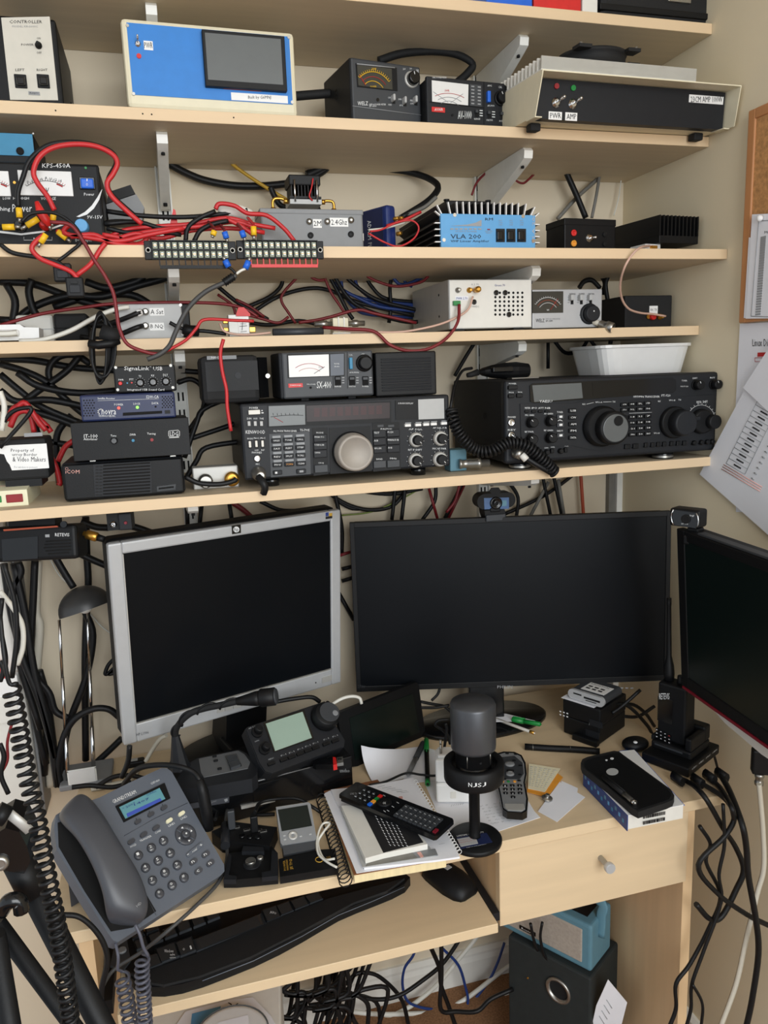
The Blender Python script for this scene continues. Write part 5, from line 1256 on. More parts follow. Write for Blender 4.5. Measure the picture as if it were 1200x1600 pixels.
MB().mat('lamp_metal').lathe(pr + [(rad * .96 * math.cos(q), rad * .88 * math.sin(q)) for q in np.linspace(1.5, 0, 9)], L(dc), nrm, 32, caps=False).build('lamp_shade', e)
MB().mat('off_white').sphere(L(dc + nrm * rad * .15), rad * .3, n=14).build('bulb', e)
MB().mat('grey').box(-.012, .075, -.02, .06, .0005, .012, .003).build('base', e)
MB().mat('plastic_clear').box(.006, .05, -.022, -.0205, .012, .038, .0005).mat('bracket_white').box(.004, .052, -.0205, -.019, .036, .039).box(.004, .006, -.0205, -.019, .012, .038).box(.05, .052, -.0205, -.019, .012, .038).build('plate', e)
# ---------------------------------------------------------------- desk telephone
cr('C8')
tp = D('desk_phone', 'grey desk telephone with a dark handset and a small blue display', 'telephone', (-.118, -.596, .745), R(35.7), R(50), .175, .181)
out = [(96, 330), (86, 400), (100, 520), (250, 770), (385, 985), (412, 1022), (440, 1030), (660, 888), (1006, 662), (1026, 640), (1024, 602), (880, 350), (736, 92), (710, 72), (680, 70), (500, 152), (336, 234), (150, 296)]
tp.poly('base', 'phone_grey', out, 0, .022)
tp.poly('lower_shell', 'phone_dark', [(x + (560 - x) * .03, y + (540 - y) * .03) for x, y in out], -.022, .034)
q0 = [tp.uv(x, y) for x, y in ((160, 420), (800, 200))]
m = MB().mat('phone_dark'); w0, w1 = tp.uv(200, 500), tp.uv(880, 400)
# rear support reaching the desk
def tl(p): d = np.array(p) - tp.P; return (float(np.dot(d, tp.X)), float(np.dot(d, tp.Y)), float(np.dot(d, tp.Z)))
fa = [tp.world(.02, .03, tp.h * .85), tp.world(.15, .03, tp.h * .85)]
ft = [np.array([p[0], p[1], ZD + .001]) + tp.X * 0 for p in fa]
vv = []
for p in (fa[0], fa[1]): vv += [tl(p), tl(p + np.array([0, .012, -.004]))]
for p in (ft[0], ft[1]): vv += [tl(p), tl(p + np.array([0, .012, 0]))]
MB().mat('phone_dark').add(vv, [(0, 2, 3, 1), (4, 5, 7, 6), (0, 1, 5, 4), (2, 6, 7, 3), (0, 4, 6, 2), (1, 3, 7, 5)]).build('stand', tp)
tp.poly('cradle', 'void', [(106, 372), (330, 300), (520, 640), (650, 860), (520, 950), (400, 972), (256, 752), (112, 505)], .0004)
o = tp.poly('display_frame', 'black', [(426, 280), (696, 152), (728, 236), (472, 368)], .002); sc = tp.poly('display', 'lcd_teal', [(446, 286), (668, 180), (700, 240), (480, 350)], .0026, .001, o)
tp.poly('display_bar', 'lcd_blue', [(486, 322), (672, 236), (680, 250), (492, 342)], .0029, .001, o)
def rtxt(d, s_, a, b, hh, mat, base=0.0):
    p, q = d.uv(*a, base), d.uv(*b, base); t = np.array([q[0] - p[0], 0, q[1] - p[1]]); n_ = np.array([-t[2], 0, t[0]]) / np.linalg.norm(t) * hh
    d.T.setdefault(mat, MB().mat(mat)).text(s_, (p[0], 0, p[1]), t, n_, (0, -base - .0005, 0))
rtxt(tp, 'GRANDSTREAM', (414, 268), (541, 210), .0055, 'print_white'); rtxt(tp, 'GXP1400', (622, 164), (670, 142), .0032, 'print_white'); rtxt(tp, '12:34 Mon', (600, 226), (650, 202), .003, 'print_blue', .003); rtxt(tp, '* 2007', (466, 302), (536, 268), .003, 'print_blue', .003); rtxt(tp, '1407', (530, 280), (612, 244), .003, 'print_blue', .003)
tp.line([(472, 446), (640, 350), (822, 264)], 1.4, 'phone_dark'); tp.line([(606, 800), (650, 886)], 1.2, 'phone_dark')
def pill(d, name, x, y, L_, wd, ang, mat, out=.003):
    u, v = d.uv(x, y); k = d.mpp(x, y); ca, sa = math.cos(ang), math.sin(ang); pts_ = []
    for q in np.linspace(0, 2 * math.pi, 15)[:-1]:
        a_, b_ = (L_ - wd) * math.copysign(1, math.cos(q)) + wd * math.cos(q), wd * math.sin(q); pts_.append((u + (a_ * ca - b_ * sa) * k, v + (a_ * sa + b_ * ca) * k))
    return MB().mat(mat).prism(pts_, -out, .001).build(name, d)
AN = 0.05
for x, y in ((547, 370), (619, 330), (691, 293)): pill(tp, 'soft_key', x, y, 20, 10, AN, 'phone_key'); tp.line([(x - 6, y - 14), (x - 10, y - 24)], 1, 'print_black')
for x, y, s_ in ((511, 480, 'HOLD'), (579, 441, 'TRANSFER'), (647, 404, 'CONF')):
    pill(tp, 'function_key', x, y, 22, 10, AN, 'phone_key'); l_ = 5 * len(s_); rtxt(tp, s_, (x + 14 - l_ * .8, y + 24 + l_ * .38), (x + 14 + l_ * .8, y + 24 - l_ * .38), .0028, 'print_white')
for x, y, s_ in ((719, 364, 'LINE1'), (787, 325, 'LINE2')):
    pill(tp, 'line_key', x, y, 20, 10, AN, 'ivory'); rtxt(tp, s_, (x, y + 33), (x + 33, y + 15), .0028, 'print_white')
dg = [['1', '2', '3'], ['4', '5', '6'], ['7', '8', '9'], ['*', '0', '#']]; sb = [['', 'ABC', 'DEF'], ['GHI', 'JKL', 'MNO'], ['PQRS', 'TUV', 'WXYZ'], ['', 'OPER', '']]
PX = [[(551, 555), (622, 514), (689, 475)], [(590, 624), (660, 584), (726, 543)], [(628, 694), (697, 650), (765, 609)], [(667, 766), (736, 720), (802, 678)]]
for r in range(4):
    for c in range(3):
        x, y = PX[r][c]; tp.lathe('number_key', 'phone_key', x, y, [(25, 0), (25, .002), (22, .0036), (12, .0042)], 18)
        rtxt(tp, dg[r][c], (x - 8, y + 0), (x + 6, y - 6), .0038, 'print_white', .0042)
        if sb[r][c]: rtxt(tp, sb[r][c], (x - 6, y + 16), (x + 14, y + 6), .0018, 'print_white', .0042)
tp.lathe('navigation_ring', 'phone_key', 811, 439, [(58, 0), (58, .002), (54, .003), (27, .003), (25, .001)], 32); tp.lathe('ok_key', 'phone_key', 811, 437, [(22, 0), (22, .003), (16, .0035)], 20); tp.lathe('ok_dot', 'print_white', 811, 437, [(5, .0035), (5, .0038)], 10)
for a_ in (0.5, 2.07, 3.64, 5.21): tp.line([(811 + r * math.cos(a_), 439 + r * math.sin(a_)) for r in (28, 57)], 2.2, 'phone_grey', base=.003)
for x, y, dx, dy in ((793, 400, 0, -1), (843, 418, 1, 0), (831, 472, 0, 1), (777, 458, -1, 0)):
    p_ = [tp.uv(x + dx * 6, y + dy * 6, .003), tp.uv(x - dx * 4 + dy * 7, y - dy * 4 + dx * 7, .003), tp.uv(x - dx * 4 - dy * 7, y - dy * 4 - dx * 7, .003)]
    tp.T['print_white'].prism(p_, -.0036, -.003)
pill(tp, 'volume_key', 861, 524, 58, 11, .12, 'phone_grey', .0024); rtxt(tp, '-', (820, 552), (830, 546), .0008, 'print_white', .0024); rtxt(tp, '+', (892, 504), (906, 497), .003, 'print_white', .0024)
for i in range(4): tp.line([(850 + i * 7, 536 - i * 4), (850 + i * 7, 530 - i * 7)], 1.6, 'print_white', base=.0024)
for x, y in ((853, 591), (921, 550), (881, 642), (947, 599)): pill(tp, 'call_key', x, y, 24, 12, AN, 'phone_dark', .003); rtxt(tp, 'c' if y > 600 else 'n', (x - 6, y + 6), (x + 8, y - 2), .003, 'print_white', .003)
rtxt(tp, 'HD', (545, 840), (570, 818), .003, 'print_grey', .04)
tp.T = {k: v for k, v in tp.T.items()}
# handset
spine = [(175, 246, 62, .022), (196, 262, 92, .030), (232, 318, 98, .040), (285, 400, 92, .047), (345, 505, 88, .049), (405, 610, 95, .047), (460, 715, 108, .042), (495, 805, 116, .036), (508, 868, 108, .030), (500, 915, 78, .022)]
rings = []
for i, (x, y, hw, hh) in enumerate(spine):
    a = spine[max(i - 1, 0)]; b = spine[min(i + 1, len(spine) - 1)]
    c = np.array(tp.uv(x, y, hh * .7)); k = tp.mpp(x, y); p, q = np.array(tp.uv(a[0], a[1], hh * .7)), np.array(tp.uv(b[0], b[1], hh * .7)); t = (q - p) / np.linalg.norm(q - p); n_ = np.array([-t[1], t[0]])
    th = .034 if (i < 3 or i > 6) else .022
    rings.append([(c[0] + n_[0] * hw * k * math.copysign(abs(math.cos(w__)) ** .75, math.cos(w__)), -hh + th / 2 - (th / 2) * math.copysign(abs(math.sin(w__)) ** .8, math.sin(w__)), c[1] + n_[1] * hw * k * math.copysign(abs(math.cos(w__)) ** .75, math.cos(w__))) for w__ in np.linspace(0, 2 * math.pi, 21)[:-1]])
m = MB().mat('phone_dark'); loft(m, rings); m.sm = [len(f) == 4 for f in m.f]; hs_ = m.build('handset', tp)
md = hs_.modifiers.new('smooth', 'SUBSURF'); md.levels = 1; md.render_levels = 2
tp.done()
# cords of the telephone
def hang(px_list, R_, r_, turns, mat, label, lead=None, trail=None, n=6, name='coiled_cord'):
    P_ = pts(px_list); C_ = coil(P_, R_, r_, turns)
    if lead: C_ = smooth_path(pts(lead), 5) + C_
    if trail: C_ = C_ + smooth_path(pts(trail), 5)
    return tag(MB().mat(mat).tube(C_, r_, n).build(name), label, 'cord')
hang([(575, 1120, -.63), (572, 1200, -.63), (580, 1300, -.63), (585, 1400, -.63), (590, 1490, -.63), (592, 1600, -.625)], .0075, .002, 16, 'cord_grey', 'grey coiled handset cord hanging from the telephone over the keyboard', lead=[(535, 935, -.625), (560, 990, -.63), (580, 1060, -.632), (606, 1105, -.632)])
hang([(460, 1220, -.6), (475, 1290, -.6), (490, 1370, -.6), (500, 1440, -.6), (512, 1500, -.6), (520, 1600, -.595)], .0085, .002, 10, 'cord_grey', 'looser grey coiled cord hanging beside the keyboard shelf edge', lead=[(425, 1035, -.59), (440, 1110, -.6), (436, 1180, -.6)])
# ---------------------------------------------------------------- black set-top box with the control head, desk microphone and memory stick on it
cr('C5')
sb_ = D('set_top_box', 'low black box with a glossy front under the small radio head and desk microphone', 'receiver', (-.029, -.354, ZD + .001), R(9.2), 0, .289, .062)
W, H = sb_.w, sb_.h
sb_.box('case', 'black', 0, W, .003, .125, .003, H, .003); sb_.box('front_panel', 'black_gloss', 0, W, 0, .006, .001, H, .002)
sb_.txt('unideo', 992, 422, 1038, 440, 'print_grey'); sb_.poly('door', 'black_gloss', [(584, 506), (730, 470), (732, 545), (590, 586)], .001); sb_.poly('display_strip', 'phone_dark', [(292, 588), (474, 556), (474, 582), (294, 612)], .001); rtxt(sb_, 'power', (392, 586), (416, 578), .003, 'print_grey', .001); sb_.poly('emblem', 'print_grey', [(450, 568), (466, 562), (468, 574), (456, 580)], .0014)
sb_.poly('silver_tray', 'silver', [(530, 600), (690, 566), (690, 578), (532, 614)], .004)
for x in (.03, W - .04): sb_.box('foot', 'black_matte', x, x + .014, .012, .026, -.0008, .003)
sb_.done()
ZS = ZD + .001 + H
hd = D('radio_control_head', 'small black radio head with a grey green display on the black set-top box', 'radio', (.109, -.362, ZS + .012), R(21.3), R(47.8), .149, .088)
W, H = hd.w, hd.h
q = [(548, 240), (560, 228), (920, 108), (936, 116), (962, 200), (1016, 290), (1012, 322), (672, 450), (640, 440), (612, 400)]
hd.poly('body', 'charcoal', q, 0, .022); hd.poly('front_panel', 'charcoal', [(x + (780 - x) * .03, y + (280 - y) * .03) for x, y in q], .003, .001)
o = hd.poly('display_frame', 'black_gloss', [(634, 206), (826, 146), (872, 282), (684, 346)], .0045); hd.poly('display', 'lcd_green', [(646, 212), (818, 156), (862, 278), (690, 340)], .005, .001, o)
hd.lathe('tuning_dial', 'black', 916, 190, [(62, .002), (62, .014), (58, .016), (54, .0205), (50, .0215), (6, .0215)], 40); hd.lathe('dial_face', 'grey_dark', 926, 184, [(46, .0216), (44, .0222)], 36); hd.lathe('finger_dimple', 'grey', 952, 190, [(14, .0222), (12, .0232), (6, .0225)], 16)
for x, y in ((602, 258), (636, 338)): hd.lathe('knob_skirt', 'black', x, y, [(26, .003), (25, .008)], 20); hd.lathe('knob', 'black', x + 3, y - 4, [(20, .008), (18, .016), (14, .018)], 20)
for x, y in ((672, 393), (730, 375), (768, 362), (808, 346), (844, 332), (880, 318), (930, 300), (972, 286)):
    hd.poly('key', 'black', [(x - 18, y + 4), (x + 14, y - 8), (x + 20, y + 4), (x - 12, y + 16)], .007); rtxt(hd, 'MENU' if x < 700 else 'F-1', (x - 12, y - 8), (x + 12, y - 17), .0024, 'print_grey', .003)
rtxt(hd, 'AF RF', (566, 240), (598, 228), .0025, 'print_grey', .003); rtxt(hd, 'BANK', (596, 300), (616, 292), .002, 'print_grey', .003)
hd.lathe('power_key', 'black', 932, 122, [(10, 0), (10, .006), (8, .007)], 14)
hd.done()
# gooseneck desk microphone
bm_ = flat('desk_microphone', 'grey based gooseneck desk microphone with a rocker key on the black set-top box', 'microphone', (345, 502), (560, 470), (330, 372), ZS + .024)
o_ = [(230, 470), (280, 398), (330, 372), (520, 334), (556, 352), (606, 410), (606, 446), (580, 470), (350, 510), (240, 520)]
bm_.poly('base', 'charcoal', o_, 0, .0235); pl = bm_.poly('top_plate', 'plate_grey', [(332, 376), (516, 338), (546, 356), (572, 392), (562, 420), (356, 462), (342, 440)], .0012)
k_ = bm_.poly('push_key', 'black_gloss', [(456, 362), (508, 352), (532, 404), (480, 424)], .004, .001, pl)
bm_.poly('rocker', 'grey_dark', [(462, 366), (506, 356), (516, 376), (470, 388)], .006, .001, k_); bm_.poly('rocker', 'grey_dark', [(472, 392), (518, 380), (528, 402), (482, 418)], .006, .001, k_)
for x, y in ((406, 371), (412, 392), (430, 430)): pill(bm_, 'slide_button', x, y, 10, 5, .1, 'black', .004)
bm_.cyl('lamp', 'dark_red', 418, 411, 4, .001, n=8)
cone = atZ(245, 420, ZS + .022); top = atY(222, 268, cone[1] + .004)
m = MB().mat('charcoal'); LP = lambda p: np.array([np.dot(np.array(p) - bm_.P, bm_.X), np.dot(np.array(p) - bm_.P, bm_.Y), np.dot(np.array(p) - bm_.P, bm_.Z)])
k1 = top[2] - cone[2]
rg_ = []
for f_, r_ in ((0, .016), (.2, .013), (.5, .010), (1, .0055)):
    c_ = cone + (top - cone) * f_; rg_.append([tuple(LP(c_ + np.array([r_ * math.cos(a_) * 1.1, r_ * math.sin(a_), 0]))) for a_ in np.linspace(0, 2 * math.pi, 9)[:-1]])
loft(m, rg_).build('neck_mount', bm_)
MB().mat('chrome').cyl(LP(top + np.array([0, 0, -.002])), LP(top + np.array([0, 0, .004])), .005, n=12).build('collar', bm_)
nk_ = [top] + pts([(225, 240, cone[1] + .0), (250, 200, cone[1] - .01), (300, 160, cone[1] - .02), (370, 138, cone[1] - .03), (440, 124, cone[1] - .04), (510, 108, cone[1] - .05), (560, 96, cone[1] - .055)])
MB().mat('black_matte').tube([LP(p) for p in smooth_path(nk_, 6)], .0052, 8).build('gooseneck', bm_)
sp_ = smooth_path(nk_, 12); cw = []
for i, p in enumerate(sp_): cw.append(LP(p) + .0065 * np.array([math.cos(i * .35), math.sin(i * .35), .3 * math.cos(i * .35)]))
MB().mat('cable_black').tube(cw, .0018, 5).build('wrapped_wire', bm_)
hA, hB, hC = atY(510, 108, cone[1] - .05), atY(620, 92, cone[1] - .062), atY(688, 84, cone[1] - .07)
MB().mat('black').lathe([(.006, 0), (.0115, .03), (.012, np.linalg.norm(hB - hA))], LP(hA), LP(hB) - LP(hA), 18).build('capsule_body', bm_)
L2 = np.linalg.norm(hC - hB)
MB().mat('black').lathe([(.0132, 0), (.0142, .002), (.0142, L2), (.0128, L2 + .001)], LP(hB), LP(hC) - LP(hB) + np.array([.0, -.0, 0]), 22).mat('grey_dark').lathe([(.0126, L2 + .001), (.0118, L2 + .003), (.005, L2 + .004)], LP(hB), LP(hC) - LP(hB), 22).build('capsule_head', bm_)
bm_.done()
us = flat('memory_stick', 'black memory stick with a red band lying on the black set-top box', 'memory stick', (866, 402), (962, 404), (866, 378), ZS + .010)
us.poly('body', 'black_gloss', [(866, 384), (880, 376), (962, 370), (962, 402), (880, 404), (866, 398)], 0, .009); us.poly('band', 'red', [(960, 368), (974, 370), (980, 402), (962, 406)], .0004, .0092); us.poly('metal_plug', 'steel', [(978, 370), (1006, 366), (1010, 394), (980, 398)], -.002, .0075)
us.pbox('plug_hole', 'void', 986, 374, 991, 380, -.0015, .003); us.pbox('plug_hole', 'void', 995, 374, 1000, 380, -.0015, .003)
us.done()
# ---------------------------------------------------------------- tablet
cr('H3')
tb_ = D('tablet', 'black tablet leaning behind the black set-top box', 'tablet', (.255, -.246, ZD + .002), R(24.6), R(4.5), .196, .109)
W, H = tb_.w, tb_.h
tb_.poly('body', 'black', [(150, 210), (165, 184), (820, -75), (840, -60), (895, 340), (885, 385), (640, 490), (320, 640), (230, 650)], 0, .009); tb_.poly('screen', 'screen_green', [(250, 230), (790, 20), (850, 350), (300, 590)], .0006)
tb_.done()
MB().mat('black').box(W * .3, W * .6, .010, .03, -.001, .003).build('prop', tb_)
# ---------------------------------------------------------------- microphone in the middle
cr('P')
c0 = atZ(742, 1311, ZD + .004); ym = c0[1]
def zy(y): return atY(742, y, ym)[2] - ZD
e = bpy.data.objects.new('studio_microphone', None); COL.objects.link(e); e.location = (c0[0], ym, ZD); tag(e, 'black studio microphone on a round weighted base in the middle of the desk', 'microphone')
kq = np.linalg.norm(atY(780, 1311, ym) - atY(705, 1311, ym)) / 75
print('mic', c0, kq, [round(zy(q), 3) for q in (1290, 1232, 1210, 1185, 1170, 1092)])
MB().mat('black').lathe([(38 * kq, .0005), (38.5 * kq, .002), (38.5 * kq, .006), (37 * kq, .008), (9 * kq, .0085)], (0, 0, 0), (0, 0, 1), 48).build('base', e)
zs = [zy(1288), zy(1234), zy(1212), zy(1190), zy(1168), zy(1096)]
MB().mat('black').lathe([(8.5 * kq, .0086), (7.8 * kq, .012), (7.8 * kq, zs[1] - .002), (10 * kq, zs[1] - .001), (13 * kq, zs[1]), (13.5 * kq, zs[1] + .004)], (0, 0, 0), (0, 0, 1), 24).build('stem', e)
MB().mat('black_gloss').lathe([(14 * kq, zs[1] + .004), (21 * kq, zs[1] + .006), (24 * kq, zs[2] - .006), (24.5 * kq, zs[3])], (0, 0, 0), (0, 0, 1), 36).build('lower_cup', e)
yk = MB().mat('black').lathe([(33 * kq, zs[2] - .004), (41 * kq, zs[2] - .004), (42 * kq, zs[2] - .001), (42 * kq, zs[3] + .001), (40 * kq, zs[3] + .003), (33 * kq, zs[3] + .003), (31 * kq, zs[3]), (33 * kq, zs[2] - .004)], (0, 0, 0), (0, 0, 1), 40, caps=False)
yk.build('shock_ring', e)
tx = MB().mat('print_white'); W_ = 18 * kq
for i, ch in enumerate('NJSJ'):
    a0 = -math.pi / 2 - .28 + (i - 1.5) * .15; r_ = 42.3 * kq
    o0 = np.array([r_ * math.cos(a0 - .06), r_ * math.sin(a0 - .06), (zs[2] + zs[3]) / 2 - .0035]); o1 = np.array([r_ * math.cos(a0 + .06), r_ * math.sin(a0 + .06), o0[2]])
    tx.text(ch, o0, o1 - o0, (0, 0, .0065), (0, -.0003, 0))
tx.build('lettering', e)
for s_ in (-1, 1): MB().mat('steel').tube([(s_ * 17 * kq, -18.6 * kq, zs[3] + .003), (s_ * 17 * kq, -19.2 * kq, zs[4] + .001)], .0006, 5).build('suspension_wire', e)
MB().mat('black').lathe([(24.5 * kq, zs[3]), (25.5 * kq, zs[3] + .001), (25.5 * kq, zs[4]), (31 * kq, zs[4] + .002)], (0, 0, 0), (0, 0, 1), 36).build('body', e)
MB().mat('mic_metal').lathe([(31 * kq, zs[4] + .002), (31.5 * kq, zs[4] + .006), (31.5 * kq, zs[5] - .004), (30 * kq, zs[5]), (3 * kq, zs[5] + .001)], (0, 0, 0), (0, 0, 1), 44).build('pop_filter', e)
MB().mat('void').cyl((0, -25.4 * kq, (zs[3] + zs[4]) / 2), (0, -25.8 * kq, (zs[3] + zs[4]) / 2), .0018, n=10).build('mute_button', e)
cr('H1')
st_ = flat('x', 'x', 'x', (640, 706), (838, 660), (612, 630), ZD + .0086)
m = MB(); 
m.mat('navy').prism([st_.uv(x, y) for x, y in ((612, 636), (800, 606), (838, 664), (640, 706))], -.0004, 0)
m.mat('grey_light').prism([st_.uv(x, y) for x, y in ((616, 646), (730, 626), (748, 674), (640, 694))], -.0007, -.0003)
rt = MB
st_.T = {}
rtxt(st_, 'LIFETIME WARRANTY', (618, 632), (786, 606), .0035, 'print_white'); rtxt(st_, 'Thank you for', (622, 660), (722, 642), .002, 'print_red', .0007); rtxt(st_, 'buying from us', (628, 672), (734, 654), .002, 'print_red', .0007); rtxt(st_, 'scan to register', (634, 684), (740, 666), .002, 'print_grey', .0007); rtxt(st_, 'support and guarantee', (676, 702), (800, 680), .002, 'print_white')
for mt, mm in st_.T.items():
    o = len(m.v); m.v += mm.v; m.mat(mt); m.f += [tuple(i + o for i in f) for f in mm.f]; m.sm += mm.sm; m.mi += [m.cur] * len(mm.f)
wv = [st_.world(*p) for p in m.v]; m.v = [tuple(p - np.array([c0[0], ym, ZD])) for p in wv]; bpy.data.objects.remove(st_.root); m.build('warranty_sticker', e)
# ---------------------------------------------------------------- books, papers and remote control
cr('E2')
def sheet(name, label, cat, P_, z, th=.0005, mat='paper', lines=(), curl=None, group=None):
    dd = flat(name, label, cat, P_[0], P_[1], P_[-1], z, group)
    dd.poly('sheet', mat, P_, 0, th)
    for a, b, mt in lines: dd.line([a, b], .9, mt, .0003)
    return dd.done()
zn = ZD + .017
nb = flat('spiral_notebook', 'thick brown wire bound notebook lying under the papers', 'notebook', (172, 606), (650, 480), (10, 130), zn)
nbo = [(176, 556), (655, 474), (660, 470), (300, 60), (20, 120)]
nb.poly('cover', 'brown_cover', nbo, 0, .0012); nb.poly('pages', 'page_edge', [(x + (340 - x) * .01, y + (330 - y) * .01) for x, y in nbo], -.0012, .0150); nb.poly('back_cover', 'brown_cover', nbo, -.0150, .0162)
A_, B_ = np.array((18, 128)), np.array((150, 566)); sp0 = MB().mat('black')
for i in range(22):
    t = A_ + (B_ - A_) * (i + .5) / 22; c_ = nb.uv(*t); r_ = .0105
    MB().mat('black').tube([(c_[0] + r_ * math.cos(q) * .9 - .004, .008 - r_ * math.sin(q), c_[1] + .0012 * math.sin(q * .5)) for q in np.linspace(0, 2 * math.pi, 13)[:-1]], .0009, 5, closed=True).build('wire_ring', nb)
nb.done()
sheet('paper_sheet', 'white sheet lying directly on the brown notebook', 'paper', [(190, 548), (500, 500), (690, 468), (470, 60), (50, 118), (20, 134)], zn + .0012)
sp = flat('spiral_pad', 'white spiral bound pad with handwriting under the remote control', 'pad', (230, 522), (716, 466), (60, 112), zn + .0045)
sp.poly('pages', 'paper', [(230, 520), (600, 480), (728, 462), (700, 400), (600, 240), (486, 50), (270, 90), (56, 112), (140, 300)], 0, .003)
A_, B_ = np.array((490, 62)), np.array((726, 440))
for i in range(26):
    t = A_ + (B_ - A_) * (i + .5) / 26; c_ = sp.uv(*t)
    MB().mat('white').tube([(c_[0] + .0035 * math.cos(q) + .001, .0012 - .0038 * math.sin(q), c_[1]) for q in np.linspace(0, 2 * math.pi, 9)[:-1]], .0005, 4, closed=True).build('wire_ring', sp)
rr = random.Random(3)
for i in range(6): sp.line([(300 + i * 24, 100 + i * 6), (330 + i * 26 + rr.uniform(0, 30), 92 + i * 7)], .8, 'print_grey')
for x0, y0 in ((400, 128), (560, 340), (620, 400)): sp.line([(x0, y0), (x0 + 30, y0 - 6)], .7, 'print_grey')
sp.mark(410, 150, 432, 160, 'print_pink'); sp.done()
pc = flat('picture_card', 'glossy card with a blurred green photo under the white booklet', 'card', (230, 524), (610, 458), (200, 420), zn + .0060)
pc.poly('card', 'grey_light', [(222, 516), (600, 458), (570, 408), (120, 250), (100, 200)], 0, .001); pc.poly('photo', 'cable_midgrey', [(236, 512), (520, 466), (500, 430), (260, 470)], .0003); pc.poly('photo', 'grey', [(480, 440), (600, 420), (614, 452), (510, 468)], .0005)
pc.poly('photo', 'print_pink', [(504, 440), (524, 436), (540, 462), (524, 466)], .0007); pc.done()
wb = flat('booklet', 'white booklet with a black printed page under the remote control', 'booklet', (236, 470), (540, 388), (104, 200), zn + .0150)
wb.poly('pages', 'off_white', [(236, 470), (330, 444), (560, 396), (540, 370), (440, 210), (220, 190), (110, 196)], 0, .0085)
wb.poly('black_page', 'print_black', [(330, 440), (538, 386), (500, 330), (300, 200), (212, 206)], .0006)
for i in range(5):
    for j in range(11):
        x, y = 284 + i * 22 + j * 7.5, 246 + i * 1.5 + j * 15 - i * .5
        wb.line([(x, y), (x + 10, y + 9)], 1.6, 'print_white', .0004, .0006)
wb.done()
rc = flat('remote_control', 'long black television remote lying across the white papers', 'remote control', (590, 330), (694, 270), (104, 140), zn + .034)
ro = [(100, 138), (106, 130), (186, 74), (200, 74), (690, 262), (696, 274), (612, 352), (596, 354)]
rc.poly('body', 'black_gloss', ro, 0, .006); rc.poly('lower_shell', 'black', [(x + (400 - x) * .03, y + (215 - y) * .06) for x, y in ro], -.006, .016)
def K(i, j): # along the length i 0..1, across j 0..1 in pixels
    a = np.array((112, 140)) + (np.array((602, 350)) - np.array((112, 140))) * i; b = np.array((194, 82)) + (np.array((690, 268)) - np.array((194, 82))) * i
    return a + (b - a) * j
def rk(i0, i1, j0, j1, mat, name='key', out=.0022): return rc.poly(name, mat, [tuple(K(i0, j0)), tuple(K(i1, j0)), tuple(K(i1, j1)), tuple(K(i0, j1))], out)
for r in range(9):
    i0 = .48 + r * .05
    if r in (0,): continue
    for c in range(3): rk(i0, i0 + .042, .12 + c * .27, .34 + c * .27, 'grey_dark'); p = K(i0 + .02, .23 + c * .27); rc.mark(p[0] - 5, p[1] - 3, p[0] + 5, p[1] + 3, base=.0022)
for r in range(3):
    for c in range(3): 
        i0 = .09 + r * .05; p = K(i0 + .02, .23 + c * .27); pill(rc, 'key', p[0], p[1], 8, 4, -.4, 'grey_dark', .002); rc.mark(p[0] - 5, p[1] - 2, p[0] + 4, p[1] + 2, base=.002)
for c, mt in enumerate(('blue', 'orange', 'green', 'red')): rk(.255, .285, .10 + c * .21, .27 + c * .21, mt)
p = K(.37, .5); rc.lathe('navigation_ring', 'black', p[0], p[1], [(38, 0), (38, .002), (36, .003), (20, .003)], 26); rc.lathe('ok_key', 'black', p[0], p[1], [(18, 0), (18, .003), (14, .004)], 16); rc.txt('OK', p[0] - 8, p[1] - 6, p[0] + 8, p[1] + 6, base=.004)
for i0, j in ((.46, .2), (.46, .5), (.46, .8), (.44, .1), (.30, .9)): p = K(i0, j); rc.mark(p[0] - 6, p[1] - 3, p[0] + 6, p[1] + 3)
rk(.945, .975, .12, .32, 'maroon'); rc.txt('LIVE TV', *(K(.06, .2) - np.array((0, 10))), *(K(.06, .2) + np.array((36, 0))), 'print_grey'); rc.done()
# sheets under the microphone
cr('H1')
wp = flat('paper_sheet', 'large white sheet with handwriting under the studio microphone', 'paper', (300, 700), (1130, 508), (380, 250), ZD + .0012)
wp.poly('sheet', 'paper', [(560, 640), (860, 600), (1136, 508), (1100, 470), (1000, 300), (560, 180), (400, 260)], 0, .0006)
for r in range(7):
    y = 440 + r * 20
    for c in range(4 if r < 3 else 6):
        x = 760 + c * 38 + r * 10 + rr.uniform(-8, 8); l = rr.uniform(12, 30); yy = y - (x - 760) * .16
        wp.line([(x, yy), (x + l * .3, yy - 5), (x + l * .5, yy + 2), (x + l * .8, yy - 6), (x + l, yy - 3)], .8, 'print_grey', .0003)
for c in range(6):
    x = 580 + c * 14; wp.line([(x, 440 - c * 2), (x + 6, 430 - c * 2)], .8, 'print_grey', .0003)
wp.done()
# curled white sheet beside the tablet
cr('H3')
cg = [(350, 462), (420, 478), (520, 492), (640, 494), (740, 486), (850, 472)]; bt = [(455, 790), (520, 782), (600, 770), (700, 745), (800, 720), (900, 690)]
m = MB().mat('paper'); n_ = 8; V = []
for i in range(6):
    for j in range(n_ + 1):
        t = j / n_; p = np.array(cg[i]) * (1 - t) + np.array(bt[i]) * t
        p[0] -= math.sin(t * math.pi) * 22 * (1 - i / 6)
        V.append(atZ(p[0], p[1], ZD + .003 + .05 * (1 - t) ** 2 * max(0, 1 - i / 4.2)))
F = [(i * (n_ + 1) + j, (i + 1) * (n_ + 1) + j, (i + 1) * (n_ + 1) + j + 1, i * (n_ + 1) + j + 1) for i in range(5) for j in range(n_)]
nv = len(V); V2 = V + [p - np.array([0, 0, .0005]) for p in V]; F2 = F + [tuple(x + nv for x in reversed(f)) for f in F]
